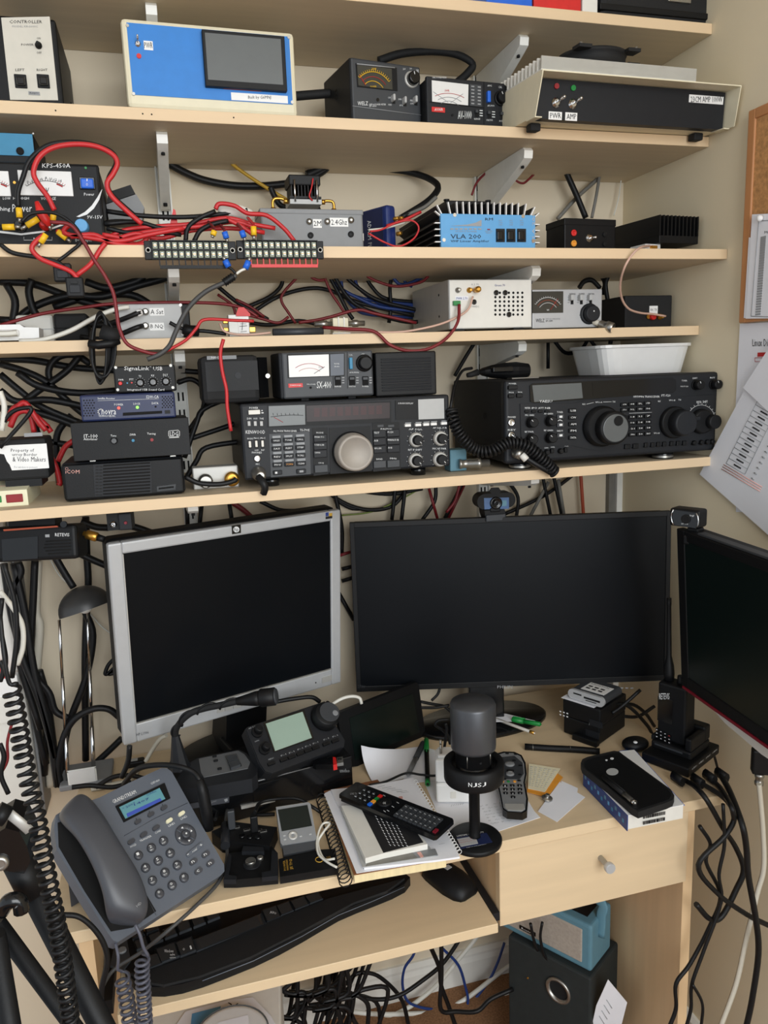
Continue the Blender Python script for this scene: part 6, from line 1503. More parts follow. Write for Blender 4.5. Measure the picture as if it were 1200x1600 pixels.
m.add(V2, F2, True); o = m.build('paper_sheet'); tag(o, 'curling white sheet standing up in front of the tablet', 'paper')
sheet('paper_sheet', 'white sheet under the two pens in front of the tablet', 'paper', [(700, 790), (1000, 760), (980, 500), (860, 470), (760, 560)], ZD + .0022)
# pens
def pen(label, A, B, r, mat, cap=None, capmat=None, tip=None, z=ZD + .008, name='pen', cat='pen'):
    a, b = atZ(*A, z), atZ(*B, z); e = bpy.data.objects.new(name, None); COL.objects.link(e); e.location = a; tag(e, label, cat)
    d = b - a; L_ = np.linalg.norm(d); d = d / L_
    c0_, c1_ = (cap or (1, 1))
    MB().mat(mat).lathe([(r * .25, 0), (r * .8, L_ * .04), (r, L_ * .06), (r, L_ * c0_ if cap else L_)], (0, 0, 0), d, 12).build('barrel', e)
    if cap:
        MB().mat(capmat).lathe([(r * 1.15, L_ * c0_), (r * 1.15, L_ * .98), (r * .9, L_)], (0, 0, 0), d, 14).build('cap', e)
        u_ = np.cross(d, [0, 0, 1]); p_ = np.array([0, 0, r * 1.3]); MB().mat(capmat).tube([d * L_ * .97 + p_ * .8, d * L_ * .95 + p_ * 1.1, d * L_ * c0_ * .9 + p_ * 1.05], r * .28, 6).build('clip', e)
    if tip: MB().mat(tip).lathe([(r * 1.02, L_ * .02), (r * 1.04, L_ * .1)], (0, 0, 0), d, 12).build('end_plug', e)
    return e
pen('green capped marker pen lying on the papers', (918, 800), (905, 410), .0042, 'black', (.72, 1), 'green', 'green')
pen('silver grey ballpoint pen lying beside the green capped marker', (745, 720), (880, 440), .0046, 'grey', (.5, 1), 'grey_dark')
# white chargers
cr('H1')
cb = standz('usb_charger', 'white cube charger lying flat under the pronged charger', 'charger', (487, 420), (700, 420), ZD + .0025, (487, 300))
cb.box('body', 'white', 0, cb.w, 0, .045, 0, cb.h, .004, seg=3); cb.pbox('round_mark', 'off_white', 575, 350, 612, 392, .0008, .001, .001); cb.done()
cb2 = D('usb_charger', 'white cube charger with two metal prongs pointing up', 'charger', cb.P + cb.Z * (cb.h + .0005) + cb.Y * .002, math.atan2(cb.X[1], cb.X[0]), 0, cb.w * .85, 0); cb2.h = cb2.uv(487, 96)[1] * .72
cb2.box('body', 'white', 0, cb2.w, 0, .042, 0, cb2.h, .004, seg=3); cb2.box('plug_platform', 'white', cb2.w * .08, cb2.w * .6, .004, .036, cb2.h, cb2.h + .006, .003)
for x, y in ((.2, .012), (.2, .028)): MB().mat('steel').cyl((cb2.w * x, y, cb2.h + .006), (cb2.w * x, y, cb2.h + .022), .0022, n=10).build('prong', cb2)
cb2.done()
# silver and black remote
cr('C6')
sk = flat('remote_control', 'grey faced curved remote lying beside the studio microphone', 'remote control', (790, 770), (925, 775), (752, 460), ZD + .021)
so = [(752, 470), (765, 448), (800, 438), (860, 440), (900, 458), (922, 500), (928, 560), (918, 610), (936, 700), (930, 765), (905, 778), (820, 772), (795, 755), (780, 680), (760, 600), (750, 540)]
sk.poly('body', 'black_gloss', so, 0, .012); sk.poly('lower_shell', 'black', [(x + (845 - x) * .05, y + (610 - y) * .05) for x, y in so], -.012, .0195)
sk.poly('face', 'grey', [(x + (845 - x) * .12 , y + (600 - y) * .045) for x, y in so], .0006); sk.poly('foot_plate', 'silver', [(808, 726), (912, 726), (918, 752), (905, 764), (825, 760), (810, 748)], .0012)
sk.poly('top_panel', 'grey_dark', [(780, 470), (860, 462), (905, 500), (912, 560), (890, 590), (800, 590), (775, 550)], .001)
sk.lathe('rocker_pad', 'grey', 834, 512, [(28, .001), (26, .003), (10, .003)], 24); sk.lathe('rocker_pad', 'grey', 836, 566, [(24, .001), (22, .003), (10, .003)], 24)
pill(sk, 'select_key', 838, 550, 20, 8, 0, 'black', .003); sk.txt('select', 828, 546, 848, 554, base=.003)
for x, y in ((768, 456), (820, 452), (868, 456), (788, 572), (890, 570), (893, 520), (858, 492), (806, 594), (886, 602)): pill(sk, 'key', x, y, 10, 6, 0, 'black', .002)
for x, mt in ((795, 'orange'), (827, 'green'), (862, 'orange')): sk.lathe('colour_key', mt, x, 607, [(9, 0), (8, .002)], 12)
for r in range(3):
    for c in range(3): x, y = 809 + c * 40 + r * 1.5, 630 + r * 21; pill(sk, 'number_key', x, y, 13, 8, 0, 'black', .0025); sk.txt(str(r * 3 + c + 1), x - 3, y - 5, x + 3, y + 5, base=.0025)
pill(sk, 'number_key', 853, 694, 13, 8, 0, 'black', .0025); sk.txt('0', 850, 689, 856, 699, base=.0025); sk.done()
# notes
on = sheet('envelope', 'orange envelope under the cream printed note', 'envelope', [(930, 660), (1040, 690), (1128, 580), (1100, 560), (940, 540)], ZD + .003, .0006, 'orange')
cn = flat('paper_note', 'cream slip of small print lying on the orange envelope', 'note', (935, 642), (1028, 662), (940, 505), ZD + .0042)
cn.poly('sheet', 'paper_cream', [(935, 642), (1028, 662), (1114, 532), (940, 505)], 0, .0005)
for r in range(11):
    t = (r + .7) / 12; a = np.array((945, 514)) * (1 - t) + np.array((940, 636)) * t; b = np.array((1100, 538)) * (1 - t) + np.array((1022, 654)) * t
    for c in range(6): q0_, q1_ = a + (b - a) * (c / 6 + .02), a + (b - a) * (c / 6 + .02 + rr.uniform(.07, .13)); cn.line([tuple(q0_), tuple(q1_)], 1.5, 'print_grey', .0002)
cn.done()
sheet('paper_sheet', 'small folded white paper lying in front of the orange envelope', 'paper', [(990, 768), (1095, 826), (1250, 690), (1110, 605)], ZD + .0015)
sheet('paper_sheet', 'white paper corner lying beneath the small folded paper', 'paper', [(1100, 760), (1200, 730), (1210, 640), (1120, 600)], ZD + .0008)
p = atZ(1040, 698, ZD + .0045)
o = MB().mat('steel').lathe([(.0005, 0), (.009, .0), (.009, .0018), (.0085, .0022), (.003, .003), (.0025, .006), (.004, .007), (.0035, .008)], p, (0.1, -.1, 1), 20).build('lapel_pin'); tag(o, 'small round metal pin lying on the white paper by the orange envelope', 'pin')
# black strip, pens and paper on the wide monitor's foot
cr('C7')
o = MB().mat('black').tube(smooth_path(pts([(0, 400, ZD + .006, 'z'), (120, 408, ZD + .006, 'z'), (250, 414, ZD + .006, 'z'), (370, 424, ZD + .006, 'z')]), 3), .0062, 8).mat('steel').tube(pts([(38, 403, ZD + .006, 'z'), (40, 403, ZD + .006, 'z')]), .0066, 8).tube(pts([(222, 412, ZD + .006, 'z'), (225, 412, ZD + .006, 'z')]), .0066, 8).build('telescopic_aerial'); tag(o, 'black telescopic aerial lying on the desk behind the grey faced remote', 'aerial')
cr('P')
zb = ZD + .02
pen('gold tipped white pencil lying on the dark monitor foot', (836, 1146), (760, 1118), .003, 'off_white', (.9, 1), 'off_white', 'gold', zb, 'pencil', 'pencil')
pen('green pen lying on the dark monitor foot', (846, 1132), (800, 1124), .0045, 'green', (.6, 1), 'green', None, zb + .004)
sheet('paper_slip', 'narrow white slip lying on the dark monitor foot', 'paper', [(764, 1128), (836, 1126), (790, 1115), (760, 1113)], zb + .002)
# stacked black boxes with a card reader
cr('C7')
h1 = standz('drive_enclosure', 'black drive box, lower of the stack under the card reader', 'drive box', (190, 330), (368, 392), ZD + .001, (186, 262)); h1.h = .036
h1.box('case', 'black', 0, h1.w, 0, .10, 0, h1.h, .003); h1.pbox('front_plate', 'charcoal', 300, 312, 366, 372, .001); h1.box('front_lip', 'black', h1.w * .35, h1.w * 1.02, -.014, -.001, -.0006, .012, .002); h1.txt('500GB', 306, 340, 330, 350); h1.done()
h2 = D('drive_enclosure', 'black drive box with tiny white legends directly under the card reader', 'drive box', h1.P + np.array([-.002, 0, h1.h + .001]), math.atan2(h1.X[1], h1.X[0]), 0, h1.w * 1.04, .034)
h2.box('case', 'black', 0, h2.w, 0, .10, 0, h2.h, .003); h2.pbox('front_plate', 'charcoal', 318, 262, 382, 312, .001)
for j in range(2):
    for i in range(3): h2.mark(172 + i * 17, 222 + i * 5 + j * 16, 180 + i * 17, 230 + i * 5 + j * 16)
h2.txt('1TB', 318, 282, 340, 292); h2.done()
ZH = h1.P[2] + h1.h + .001 + h2.h
cd_ = D('card_reader', 'silver memory card reader with a white label on the black drive boxes', 'card reader', h2.world(.010, .004, h2.h + .0045), math.atan2(h1.X[1], h1.X[0]), R(0), .075, .018)
cd_.P = np.array(cd_.P); W, H = cd_.w, cd_.h
cap = lambda x0, x1, z0, z1: [( (x0 + x1) / 2 + ((x1 - x0) / 2 - (z1 - z0) / 2) * math.copysign(1, math.cos(q)) + (z1 - z0) / 2 * math.cos(q), (z0 + z1) / 2 + (z1 - z0) / 2 * math.sin(q)) for q in np.linspace(.01, 2 * math.pi + .01, 25)[:-1]]
MB().mat('grey_dark').prism(cap(0, W, 0, H), .003, .07).build('body', cd_); MB().mat('silver_paint').prism(cap(-.0008, W + .0008, -.0008, H + .0008), 0, .006).build('front_panel', cd_)
for x0, x1, z0, z1 in ((.15, .38, .58, .72), (.45, .9, .42, .62), (.5, .8, .22, .30)): MB().mat('void').box(W * x0, W * x1, -.0006, .001, H * z0, H * z1).build('card_slot', cd_)
m = MB().mat('white').box(W * .25, W * .9, .014, .052, H, H + .0006); m.mat('print_black'); m.text('KINGSTON', (W * .3, .044, H), (W * .5, 0, 0), (0, .005, 0), (0, 0, .0009)); 
for i in range(6): m.box(W * (.32 + (i % 3) * .17), W * (.43 + (i % 3) * .17), .022 + (i // 3) * .010, .027 + (i // 3) * .010, H + .0006, H + .0009)
m.build('label', cd_)
sl_ = MB().mat('paper').box(-.012, W * .78, -.006, .05, -.003, -.0024).build('paper_slip'); sl_.matrix_world = cd_.root.matrix_world.copy(); tag(sl_, 'white slip of paper between the card reader and the drive boxes', 'paper'); cd_.done()
# small black speaker pod behind the book
p = atZ(545, 385, ZD + .012)
m = MB().mat('black').sphere((0, 0, .012), .026, .02, .012, 18, 10); e = m.build('black_pod'); e.location = (p[0], p[1], ZD); e.name = 'wireless_receiver'; tag(e, 'small rounded black gadget with one white button behind the phone', 'gadget')
b_ = MB().mat('print_white').sphere((-.008, -.012, .022), .004, .004, .002, 10, 6).build('button', e)
# ---------------------------------------------------------------- book, phone and pen at the right
bk = flat('book', 'thick blue and white book under the black phone', 'book', (510, 782), (786, 726), (288, 520), ZD + .027)
bo = [(510, 740), (785, 686), (540, 415), (470, 422), (292, 520)]
bk.poly('cover', 'white', bo, 0, .0012); bk.poly('pages', 'off_white', [(x + (520 - x) * .012, y + (590 - y) * .012) for x, y in bo], -.0012, .025); bk.poly('back_cover', 'blue', [(x + (520 - x) * -.015, y + (590 - y) * -.015) for x, y in bo], -.025, .0262)
q = [bk.uv(292, 520), bk.uv(510, 740)]; L_ = math.hypot(q[1][0] - q[0][0], q[1][1] - q[0][1])
cv = MB().mat('teal_blue').tube([(q[0][0], .013, q[0][1]), (q[1][0], .013, q[1][1])], .0128, 4); 
m = MB().mat('cable_blue'); dx, dz = (q[1][0] - q[0][0]) / L_, (q[1][1] - q[0][1]) / L_
def spq(t0, t1, y0, y1, o, mat): 
    m.mat(mat); a = (q[0][0] + dx * t0 * L_, q[0][1] + dz * t0 * L_); b = (q[0][0] + dx * t1 * L_, q[0][1] + dz * t1 * L_); nx, nz = dz * o, -dx * o
    m.add([(a[0], y0, a[1]), (b[0], y0, b[1]), (b[0], y1, b[1]), (a[0], y1, a[1]), (a[0] + nx, y0, a[1] + nz), (b[0] + nx, y0, b[1] + nz), (b[0] + nx, y1, b[1] + nz), (a[0] + nx, y1, a[1] + nz)], [(0, 1, 2, 3), (4, 7, 6, 5), (0, 4, 5, 1), (1, 5, 6, 2), (2, 6, 7, 3), (3, 7, 4, 0)])
spq(0, 1, 0, .026, .0015, 'cable_blue'); 
for i in range(12): spq(.04 + i * .078, .075 + i * .078, .004 + (i % 3) * .004, .010 + (i % 3) * .004, .0018, ('radio_blue', 'amp_blue', 'teal_blue')[i % 3])
m.build('spine', bk)
A, B = (592, 742), (700, 720)
z0 = bk.uv(550, 760); 
fx0, fx1 = bk.uv(592, 742, 0), bk.uv(690, 722, 0); a = bk.uv(510, 740); b = bk.uv(785, 686); t = np.array([b[0] - a[0], b[1] - a[1]]); t /= np.linalg.norm(t)
m = MB().mat('print_black'); L2 = math.hypot(b[0] - a[0], b[1] - a[1])
for row in range(2):
    k0 = .27
    while k0 < .66:
        wdt = rr.choice((.004, .007, .010)); p0 = np.array(a) + t * L2 * k0; p1 = np.array(a) + t * L2 * (k0 + wdt); nn = np.array([t[1], -t[0]]) * .0006
        y0, y1 = (.005, .0105) if row == 0 else (.015, .0205)
        m.add([(p0[0] , y0, p0[1]), (p1[0], y0, p1[1]), (p1[0], y1, p1[1]), (p0[0], y1, p0[1]), (p0[0] + nn[0], y0, p0[1] + nn[1]), (p1[0] + nn[0], y0, p1[1] + nn[1]), (p1[0] + nn[0], y1, p1[1] + nn[1]), (p0[0] + nn[0], y1, p0[1] + nn[1])], [(0, 1, 2, 3), (4, 7, 6, 5), (0, 4, 5, 1), (1, 5, 6, 2), (2, 6, 7, 3), (3, 7, 4, 0)])
        k0 += wdt + rr.choice((.004, .008))
m.build('barcode', bk); bk.done()
mp_ = flat('mobile_phone', 'black cased mobile phone lying face down on the blue and white book', 'phone', (540, 715), (735, 650), (280, 480), ZD + .0395)
mo = [(276, 480), (284, 462), (310, 450), (440, 420), (466, 424), (486, 440), (720, 610), (738, 640), (730, 662), (700, 676), (590, 712), (560, 722), (530, 706), (410, 600), (284, 502)]
mp_.poly('case', 'black_matte', mo, 0, .011); mp_.poly('back_panel', 'black', [(x + (508 - x) * .07, y + (568 - y) * .07) for x, y in mo], .0006)
mp_.poly('round_magnet', 'grey_light', [(432 + 30 * math.cos(q), 523 + 17 * math.sin(q)) for q in np.linspace(0, 2 * math.pi, 21)[:-1]], .001)
for x, y, r_ in ((403, 466, 6), (430, 458, 9)): mp_.poly('camera_lens', 'print_white', [(x + r_ * math.cos(q), y + r_ * .55 * math.sin(q)) for q in np.linspace(0, 2 * math.pi, 13)[:-1]], .001)
mp_.done()
pen('black and silver ballpoint pen lying on the black phone', (548, 682), (388, 548), .0042, 'steel', (.35, 1), 'black', 'chrome', ZD + .0445)
# ---------------------------------------------------------------- handheld radio in its charger
wk = D('handheld_radio', 'black handheld radio with a long aerial standing in its charger', 'radio', (.806, -.38, .757), R(-63.1), R(-.7), .053, .108)
W, H = wk.w, wk.h
cr('C4')
wk.box('body', 'black', 0, W, 0, .036, 0, H, .004); wk.pbox('front_panel', 'black_gloss', 252, 1180, 336, 1350, .001, .001, .0005); wk.txt('RETEVIS', 262, 1164, 322, 1200, 'print_white', .0012)
for r in range(4):
    for c in range(4): wk.poly('key', 'black', [(x, y) for x, y in [(240 + c * 24, 1368 + c * 12 + r * 20), (256 + c * 24, 1376 + c * 12 + r * 20), (256 + c * 24, 1388 + c * 12 + r * 20), (240 + c * 24, 1380 + c * 12 + r * 20)]], .002); wk.mark(243 + c * 24, 1374 + c * 12 + r * 20, 250 + c * 24, 1380 + c * 12 + r * 20, 'print_red' if (r, c) == (0, 3) else 'print_white', base=.002)
for x_ in (.62, .9): MB().mat('black').lathe([(.006, 0), (.0065, .002), (.0055, .014), (.004, .015)], (W * x_, .018, H), (0, 0, 1), 14).build('top_knob', wk)
ab, at_ = wk.world(W * .22, .018, H), None
t_ = atY(318, 612, ab[1] + .01); t_ = np.array([np.dot(t_ - wk.P, wk.X), np.dot(t_ - wk.P, wk.Y), np.dot(t_ - wk.P, wk.Z)]); b_ = np.array([W * .22, .018, H])
m = MB().mat('black'); k_ = np.linalg.norm(t_ - b_)
m.lathe([(.0085, 0), (.0095, k_ * .08), (.0085, k_ * .18), (.0045, k_ * .30), (.0038, k_ * .9), (.0042, k_ * .92), (.0042, k_)], b_, t_ - b_, 14).build('aerial', wk)
wk.done()
ch = D('charger', 'black desktop charger holding the handheld radio', 'charger', wk.world(-.006, -.010, 0) * np.array([1, 1, 0]) + np.array([0, 0, ZD + .019]), R(-63.1), 0, .075, .03)
W2 = ch.w
MB().mat('black').box(0, W2, 0, .075, 0, .016, .004).box(0, W2, .052, .075, .016, .045, .004).box(0, .005, .0, .055, .016, .026, .002).box(W2 - .012, W2, .0, .055, .016, .04, .003).build('cradle', ch)
MB().mat('grey_dark').box(.008, W2 * .8, -.0008, .001, .009, .012).build('light_bar', ch)
hb = D('usb_charging_hub', 'flat black charging hub with cables plugged in along its front under the charger', 'charging hub', ch.P * np.array([1, 1, 0]) + np.array([-.008, -.004, ZD + .001]) - ch.Y * .016 - ch.X * .004, R(-63.1), 0, .088, .018)
hb.box('case', 'black', 0, hb.w, 0, .12, 0, hb.h, .003)
mm = MB().mat('print_white')
for i in range(4): mm.text('OUTPUT %d' % (i + 1), (hb.w + .0004, .012 + i * .026, .011), (0, .018, 0), (0, 0, .003), (0, 0, 0))
mm.build('lettering', hb)
cr('C7')
for i, x in enumerate((730, 786, 840, 892)): pass
# hub sockets face the desk front
# ---------------------------------------------------------------- small items before the set-top box
cr('E1')
cm = D('pocket_camera', 'small grey pocket player with a dark screen and round pad', 'camera', (.111, -.468, ZD + .020), R(1.5), R(60), .053, .054)
co = [(628, 272), (850, 238), (866, 250), (908, 486), (900, 500), (672, 536), (660, 520)]
cm.poly('body', 'grey', co, 0, .012); cm.poly('rim', 'silver', [(x + (770 - x) * -.01, y + (390 - y) * -.01) for x, y in co], -.003, .006); cm.poly('screen', 'screen_green', [(640, 290), (846, 256), (878, 400), (668, 438)], .0008)
cm.poly('lower_shell', 'grey_dark', [(672, 530), (900, 496), (904, 560), (682, 604)], -.002, .02)
cm.lathe('control_ring', 'silver', 745, 470, [(33, 0), (33, .001), (28, .0018), (16, .0018), (14, .0008)], 24); cm.lathe('centre_key', 'grey', 745, 470, [(12, .0), (11, .0016)], 16)
for x, y in ((686, 472), (690, 498), (800, 476), (866, 462)): pill(cm, 'key', x, y, 9, 4, 0, 'grey_light', .001)
cm.done()
hb2 = standz('usb_hub', 'black multi-port hub with plugs standing in it in front of the set-top box', 'hub', (220, 548), (582, 548), ZD + .001, (220, 500)); hb2.h = .022
hb2.rz = 0
m = MB().mat('black'); hb2.poly
q_ = [atZ(*p_, ZD + .022) for p_ in ((180, 440), (330, 372), (636, 410), (582, 540), (250, 500))]
q_ = [(p_[0] - hb2.P[0], p_[1] - hb2.P[1]) for p_ in q_]
bpy.data.objects.remove(hb2.root)
e = bpy.data.objects.new('usb_hub', None); COL.objects.link(e); e.location = hb2.P; tag(e, 'black multi-port hub with plugs standing in it in front of the set-top box', 'hub')
MB().mat('black').slab(q_, 0, .021).build('case', e)
for x, y in ((425, 428), (508, 432), (540, 438), (352, 412)):
    p_ = atZ(x, y, ZD + .0223) - hb2.P; MB().mat('steel').box(p_[0] - .005, p_[0] + .005, p_[1] - .0025, p_[1] + .0025, .0205, .0219).mat('void').box(p_[0] - .004, p_[0] + .004, p_[1] - .0015, p_[1] + .0015, .0219, .0222).build('socket', e)
for x, y in ((392, 478), (447, 484), (503, 486)):
    p_ = atZ(x, y, ZD + .0223) - hb2.P; MB().mat('black_gloss').cyl((p_[0], p_[1], .021), (p_[0], p_[1], .024), .0045, n=14).build('button', e)
for (x0, y0, x1, y1, lab) in ((480, 440, 478, 330, 'black slim plug standing in the multi-port hub'), (322, 420, 325, 290, 'dark grey flat plug standing in the multi-port hub')):
    a = atZ(x0, y0, ZD + .0223); b = atY(x1, y1, a[1]); o = MB().mat('black' if x0 > 400 else 'grey_dark').box(-.0055, .0055, -.004, .004, 0, (b[2] - a[2]), .0015).build('cable_plug'); o.location = a; tag(o, lab, 'plug')
qp = flat('tripod_plate', 'black quick release plate with a slotted screw on the desk front', 'plate', (262, 780), (635, 755), (305, 570), ZD + .014)
qo = [(262, 775), (350, 775), (470, 765), (640, 748), (640, 590), (600, 545), (540, 548), (400, 540), (390, 580), (300, 590)]
qp.poly('plate', 'black', qo, 0, .013); qp.poly('raised_rim', 'charcoal', [(262, 775), (350, 775), (352, 750), (300, 742), (318, 606), (300, 590)], .006); qp.poly('raised_rim', 'charcoal', [(640, 748), (530, 760), (528, 724), (590, 712), (600, 570), (640, 590)], .006); qp.poly('back_rim', 'charcoal', [(390, 580), (400, 540), (540, 548), (545, 580)], .006)
qp.lathe('camera_screw', 'steel', 452, 660, [(36, 0), (36, .004), (33, .005)], 24); u, v = qp.uv(452, 660, .005); qp.line([(424, 668), (482, 650)], 3, 'void', base=.005); qp.lathe('guide_pin', 'steel', 518, 636, [(22, 0), (22, .004), (16, .005)], 18); qp.lathe('screw_well', 'charcoal', 462, 668, [(62, 0), (60, .0012)], 24)
qp.done()
bx = flat('battery_pack', 'flat black case with gold lettering beside the quick release plate', 'case', (655, 755), (1050, 690), (645, 632), ZD + .012)
bx.poly('body', 'black', [(655, 756), (1060, 690), (1040, 560), (940, 566), (700, 618), (645, 632)], 0, .0112)
def vtxt(d, s_, a, b, hh, mat): rtxt(d, s_, a, b, hh, mat)
vtxt(bx, 'JJE TPGI', (750, 705), (744, 634), .005, 'print_gold'); vtxt(bx, 'HANDMADE', (716, 710), (708, 638), .0025, 'print_gold'); vtxt(bx, 'POWER', (698, 712), (690, 644), .003, 'print_gold')
bx.line([(928 + 26 * math.cos(q), 638 + 18 * math.sin(q)) for q in np.linspace(0, 6.28, 16)], 3, 'print_gold')
for i in range(3): bx.line([(980 + i * 10, 618 - i * 2), (990 + i * 10, 640 - i * 2)], 2, 'print_gold')
bx.done()
# ---------------------------------------------------------------- keyboard and mouse
cr('E3')
kb = flat('keyboard', 'black keyboard with a curved wrist rest on the pull-out shelf', 'keyboard', (60, 470), (1000, 130), (0, 330), ZT + .016)
ko = [(36, 430), (70, 478), (130, 505), (190, 506), (260, 494), (340, 470), (420, 440), (540, 392), (640, 345), (730, 296), (800, 255), (870, 215), (940, 185), (1010, 158), (1080, 130), (1130, 104), (1152, 76), (1130, 60), (700, 120), (200, 250), (20, 330)]
kb.poly('base', 'black', ko, 0, .0152)
kb.poly('wrist_rest', 'black_matte', [(60, 450), (100, 482), (190, 496), (330, 462), (530, 386), (720, 290), (930, 176), (1060, 130), (1130, 80), (830, 160), (600, 250), (325, 372), (130, 440)], .004)
kb.line([(340, 474), (540, 396), (730, 300), (870, 219), (1010, 162), (1130, 108)], 2.2, 'phone_grey', -.003)  # grey line paints the highlight along the lower edge of the wrist rest
kb.poly('left_panel', 'grey_dark', [(0, 330), (46, 318), (60, 400), (30, 440), (-20, 420)], .003); kb.lathe('media_key', 'grey', 28, 372, [(17, .003), (15, .006)], 18)
def key(poly, t_=None, big=False):
    c_ = np.mean(np.array(poly), 0); ip = [kb.uv(x + (c_[0] - x) * .16, y + (c_[1] - y) * .16, .0095) for x, y in poly]; lo = [kb.uv(x, y, .004) for x, y in poly]; n = len(poly)
    return MB().mat('grey_dark').prism(lo, -.004, .001).mat('key_black').add([(a, -.004, b) for a, b in lo] + [(a, -.0095, b) for a, b in ip], [tuple(range(n, 2 * n))] + [(i, (i + 1) % n, n + (i + 1) % n, n + i) for i in range(n)]).build('key', kb)  # lighter grey skirt puts the glints of the key fronts into the colour
row = [(112, 440, 185, 412, 44), (176, 412, 252, 382, 56), (254, 386, 318, 360, 56), (318, 366, 592, 258, 44), (592, 252, 648, 230, 48), (648, 226, 698, 206, 40), (702, 204, 758, 182, 36), (760, 180, 812, 160, 30)]
for x0, y0, x1, y1, hh in row: key([(x0, y0), (x1, y1), (x1 - 18, y1 - hh), (x0 - 22, y0 - hh)])
for r in range(1, 4):
    for c in range(11):
        x0 = 100 - r * 16 + c * 56 - (c * r) * .6; y0 = 402 - r * 42 - c * 22.2
        if y0 > 318 - (x0 - 0) * .205 and x0 > 60: key([(x0, y0), (x0 + 48, y0 - 19), (x0 + 36, y0 - 54), (x0 - 12, y0 - 35)])
kb.txt('Windows', 192, 360, 228, 372, base=.0096); kb.txt('alt', 214, 376, 234, 384, base=.0096); kb.txt('option', 212, 388, 236, 397, base=.0096); kb.mark(290, 346, 300, 356, base=.0096); kb.txt('O', 264, 354, 272, 364, base=.0096)
kb.txt('Alt', 604, 210, 622, 220, base=.0096); kb.txt('Gr', 622, 214, 630, 222, base=.0096); kb.done()
cr('E2')
mc = atZ(672, 562, ZT + .014)
e = bpy.data.objects.new('computer_mouse', None); COL.objects.link(e); e.location = (mc[0], mc[1], ZT); e.rotation_euler = (0, 0, R(24)); e.scale = (.88, .88, .88); tag(e, 'black computer mouse half under the desktop edge on the pull-out shelf', 'mouse')
m = MB().mat('black'); rings = []
for t, wy, hh in ((-.055, .014, .010), (-.052, .022, .018), (-.04, .029, .027), (-.015, .032, .034), (.015, .030, .035), (.035, .028, .030), (.05, .024, .020), (.056, .016, .012)):
    rings.append([(wy * math.copysign(abs(math.cos(q)) ** .8, math.cos(q)), t, .001 + max(0, hh * .9 * math.sin(q)) if q < math.pi else .001) for q in np.linspace(0, 2 * math.pi, 21)[:-1]])
loft(m, rings); m.sm = [True] * len(m.f); m.build('body', e)
MB().mat('charcoal').box(-.0025, .0025, .018, .04, .028, .0345, .002).build('scroll_wheel', e); MB().mat('grey_light').box(-.006, .006, -.002, .008, .0318, .0328).build('badge', e)
# ---------------------------------------------------------------- left side: radio under the shelf, cabinet, tripod
cr('C1')
rv = D('mobile_radio', 'small black radio with a slatted speaker hanging under the lowest shelf', 'radio', atY(2, 345, -.27), R(-12), R(8), .13, .05)
u_ = rv.uv(425, 330); t_ = rv.uv(420, 135); W, H = u_[0], t_[1]
u0_ = rv.uv(-60, 345)
rv.box('body', 'black', u0_[0], W, .0, .05, 0, H, .006, seg=3)
rv.poly('screen', 'black_gloss', [(8, 218), (205, 202), (205, 322), (14, 336)], .0012)
rv.txt('RETEVIS', 300, 184, 378, 202); rv.mark(246, 192, 270, 206, 'print_grey')
rv.poly('orange_strip', 'rust', [(18, 164), (310, 144), (316, 152), (20, 174)], .0012)
for i, (x0, x1) in enumerate(((250, 384), (244, 386), (240, 386), (250, 386), (262, 374))): MB().mat('void').tube([(rv.uv(x0, 230 + i * 17)[0], -.0004, rv.uv(x0, 230 + i * 17)[1]), (rv.uv(x1, 222 + i * 17)[0], -.0004, rv.uv(x1, 222 + i * 17)[1])], .0011, 5).build('slot', rv)
rv.lathe('side_knob', 'black_gloss', 350, 136, [(18, 0), (18, .004)]); m = MB().mat('gold'); a, b, c_ = (rv.uv(430, 190), rv.uv(455, 190), rv.uv(538, 222))
m.lathe([(.004, 0), (.004, .004), (.007, .005), (.0075, .02), (.006, .022)], (a[0], .02, a[1]), (c_[0] - a[0], 0, c_[1] - a[1]), 10).mat('black').lathe([(.0055, .022), (.005, .032)], (a[0], .02, a[1]), (c_[0] - a[0], 0, c_[1] - a[1]), 10).build('coax_adapter', rv)
rv.box('mount', 'black', W * .1, W * .7, .01, .04, H + .0003, max(H + .001, Z5 - TH - rv.P[2] - .004)); rv.done()
sn = D('switch_bracket', 'small grey bracket box with a metal switch under the lowest shelf', 'bracket', atY(586, 172, -.28), R(-5), 0, .05, 0); sn.w = sn.uv(722, 160)[0]; sn.h = Z5 - TH - .0006 - sn.P[2]
sn.box('bracket', 'black', 0, sn.w * .5, .0, .03, 0, sn.h); sn.box('sensor', 'charcoal', sn.w * .48, sn.w, -.006, .03, 0, sn.h * .85, .002)
sn.toggle(618, 136, 20, 0, 0, .006, 'chrome'); sn.lathe('lamp', 'maroon', 686, 124, [(10, .006), (8, .008)], 12); sn.done()
cr('P')
zb = atY(60, 1285, -.09)[2]; xr_ = atY(36, 1060, -.09)[0]; hc = Z5 - TH - .012 - zb
e = bpy.data.objects.new('cabinet', None); COL.objects.link(e); e.location = (xr_ - .3, -.09, zb); tag(e, 'flat white wall cabinet at the left edge behind the coiled cord', 'cabinet')
MB().mat('white_gloss').box(0, .30, 0, .088, 0, hc, .012, 3).build('body', e); MB().mat('grey').box(.3005, .306, .02, .088, .0, hc, .002).build('edge_strip', e)
sw = D('socket_box', 'white socket box with a red switch on the white cabinet', 'socket', atY(-30, 1132, -.116), 0, 0, .06, 0); sw.h = sw.uv(-30, 1062)[1]; sw.w = sw.uv(36, 1130)[0]
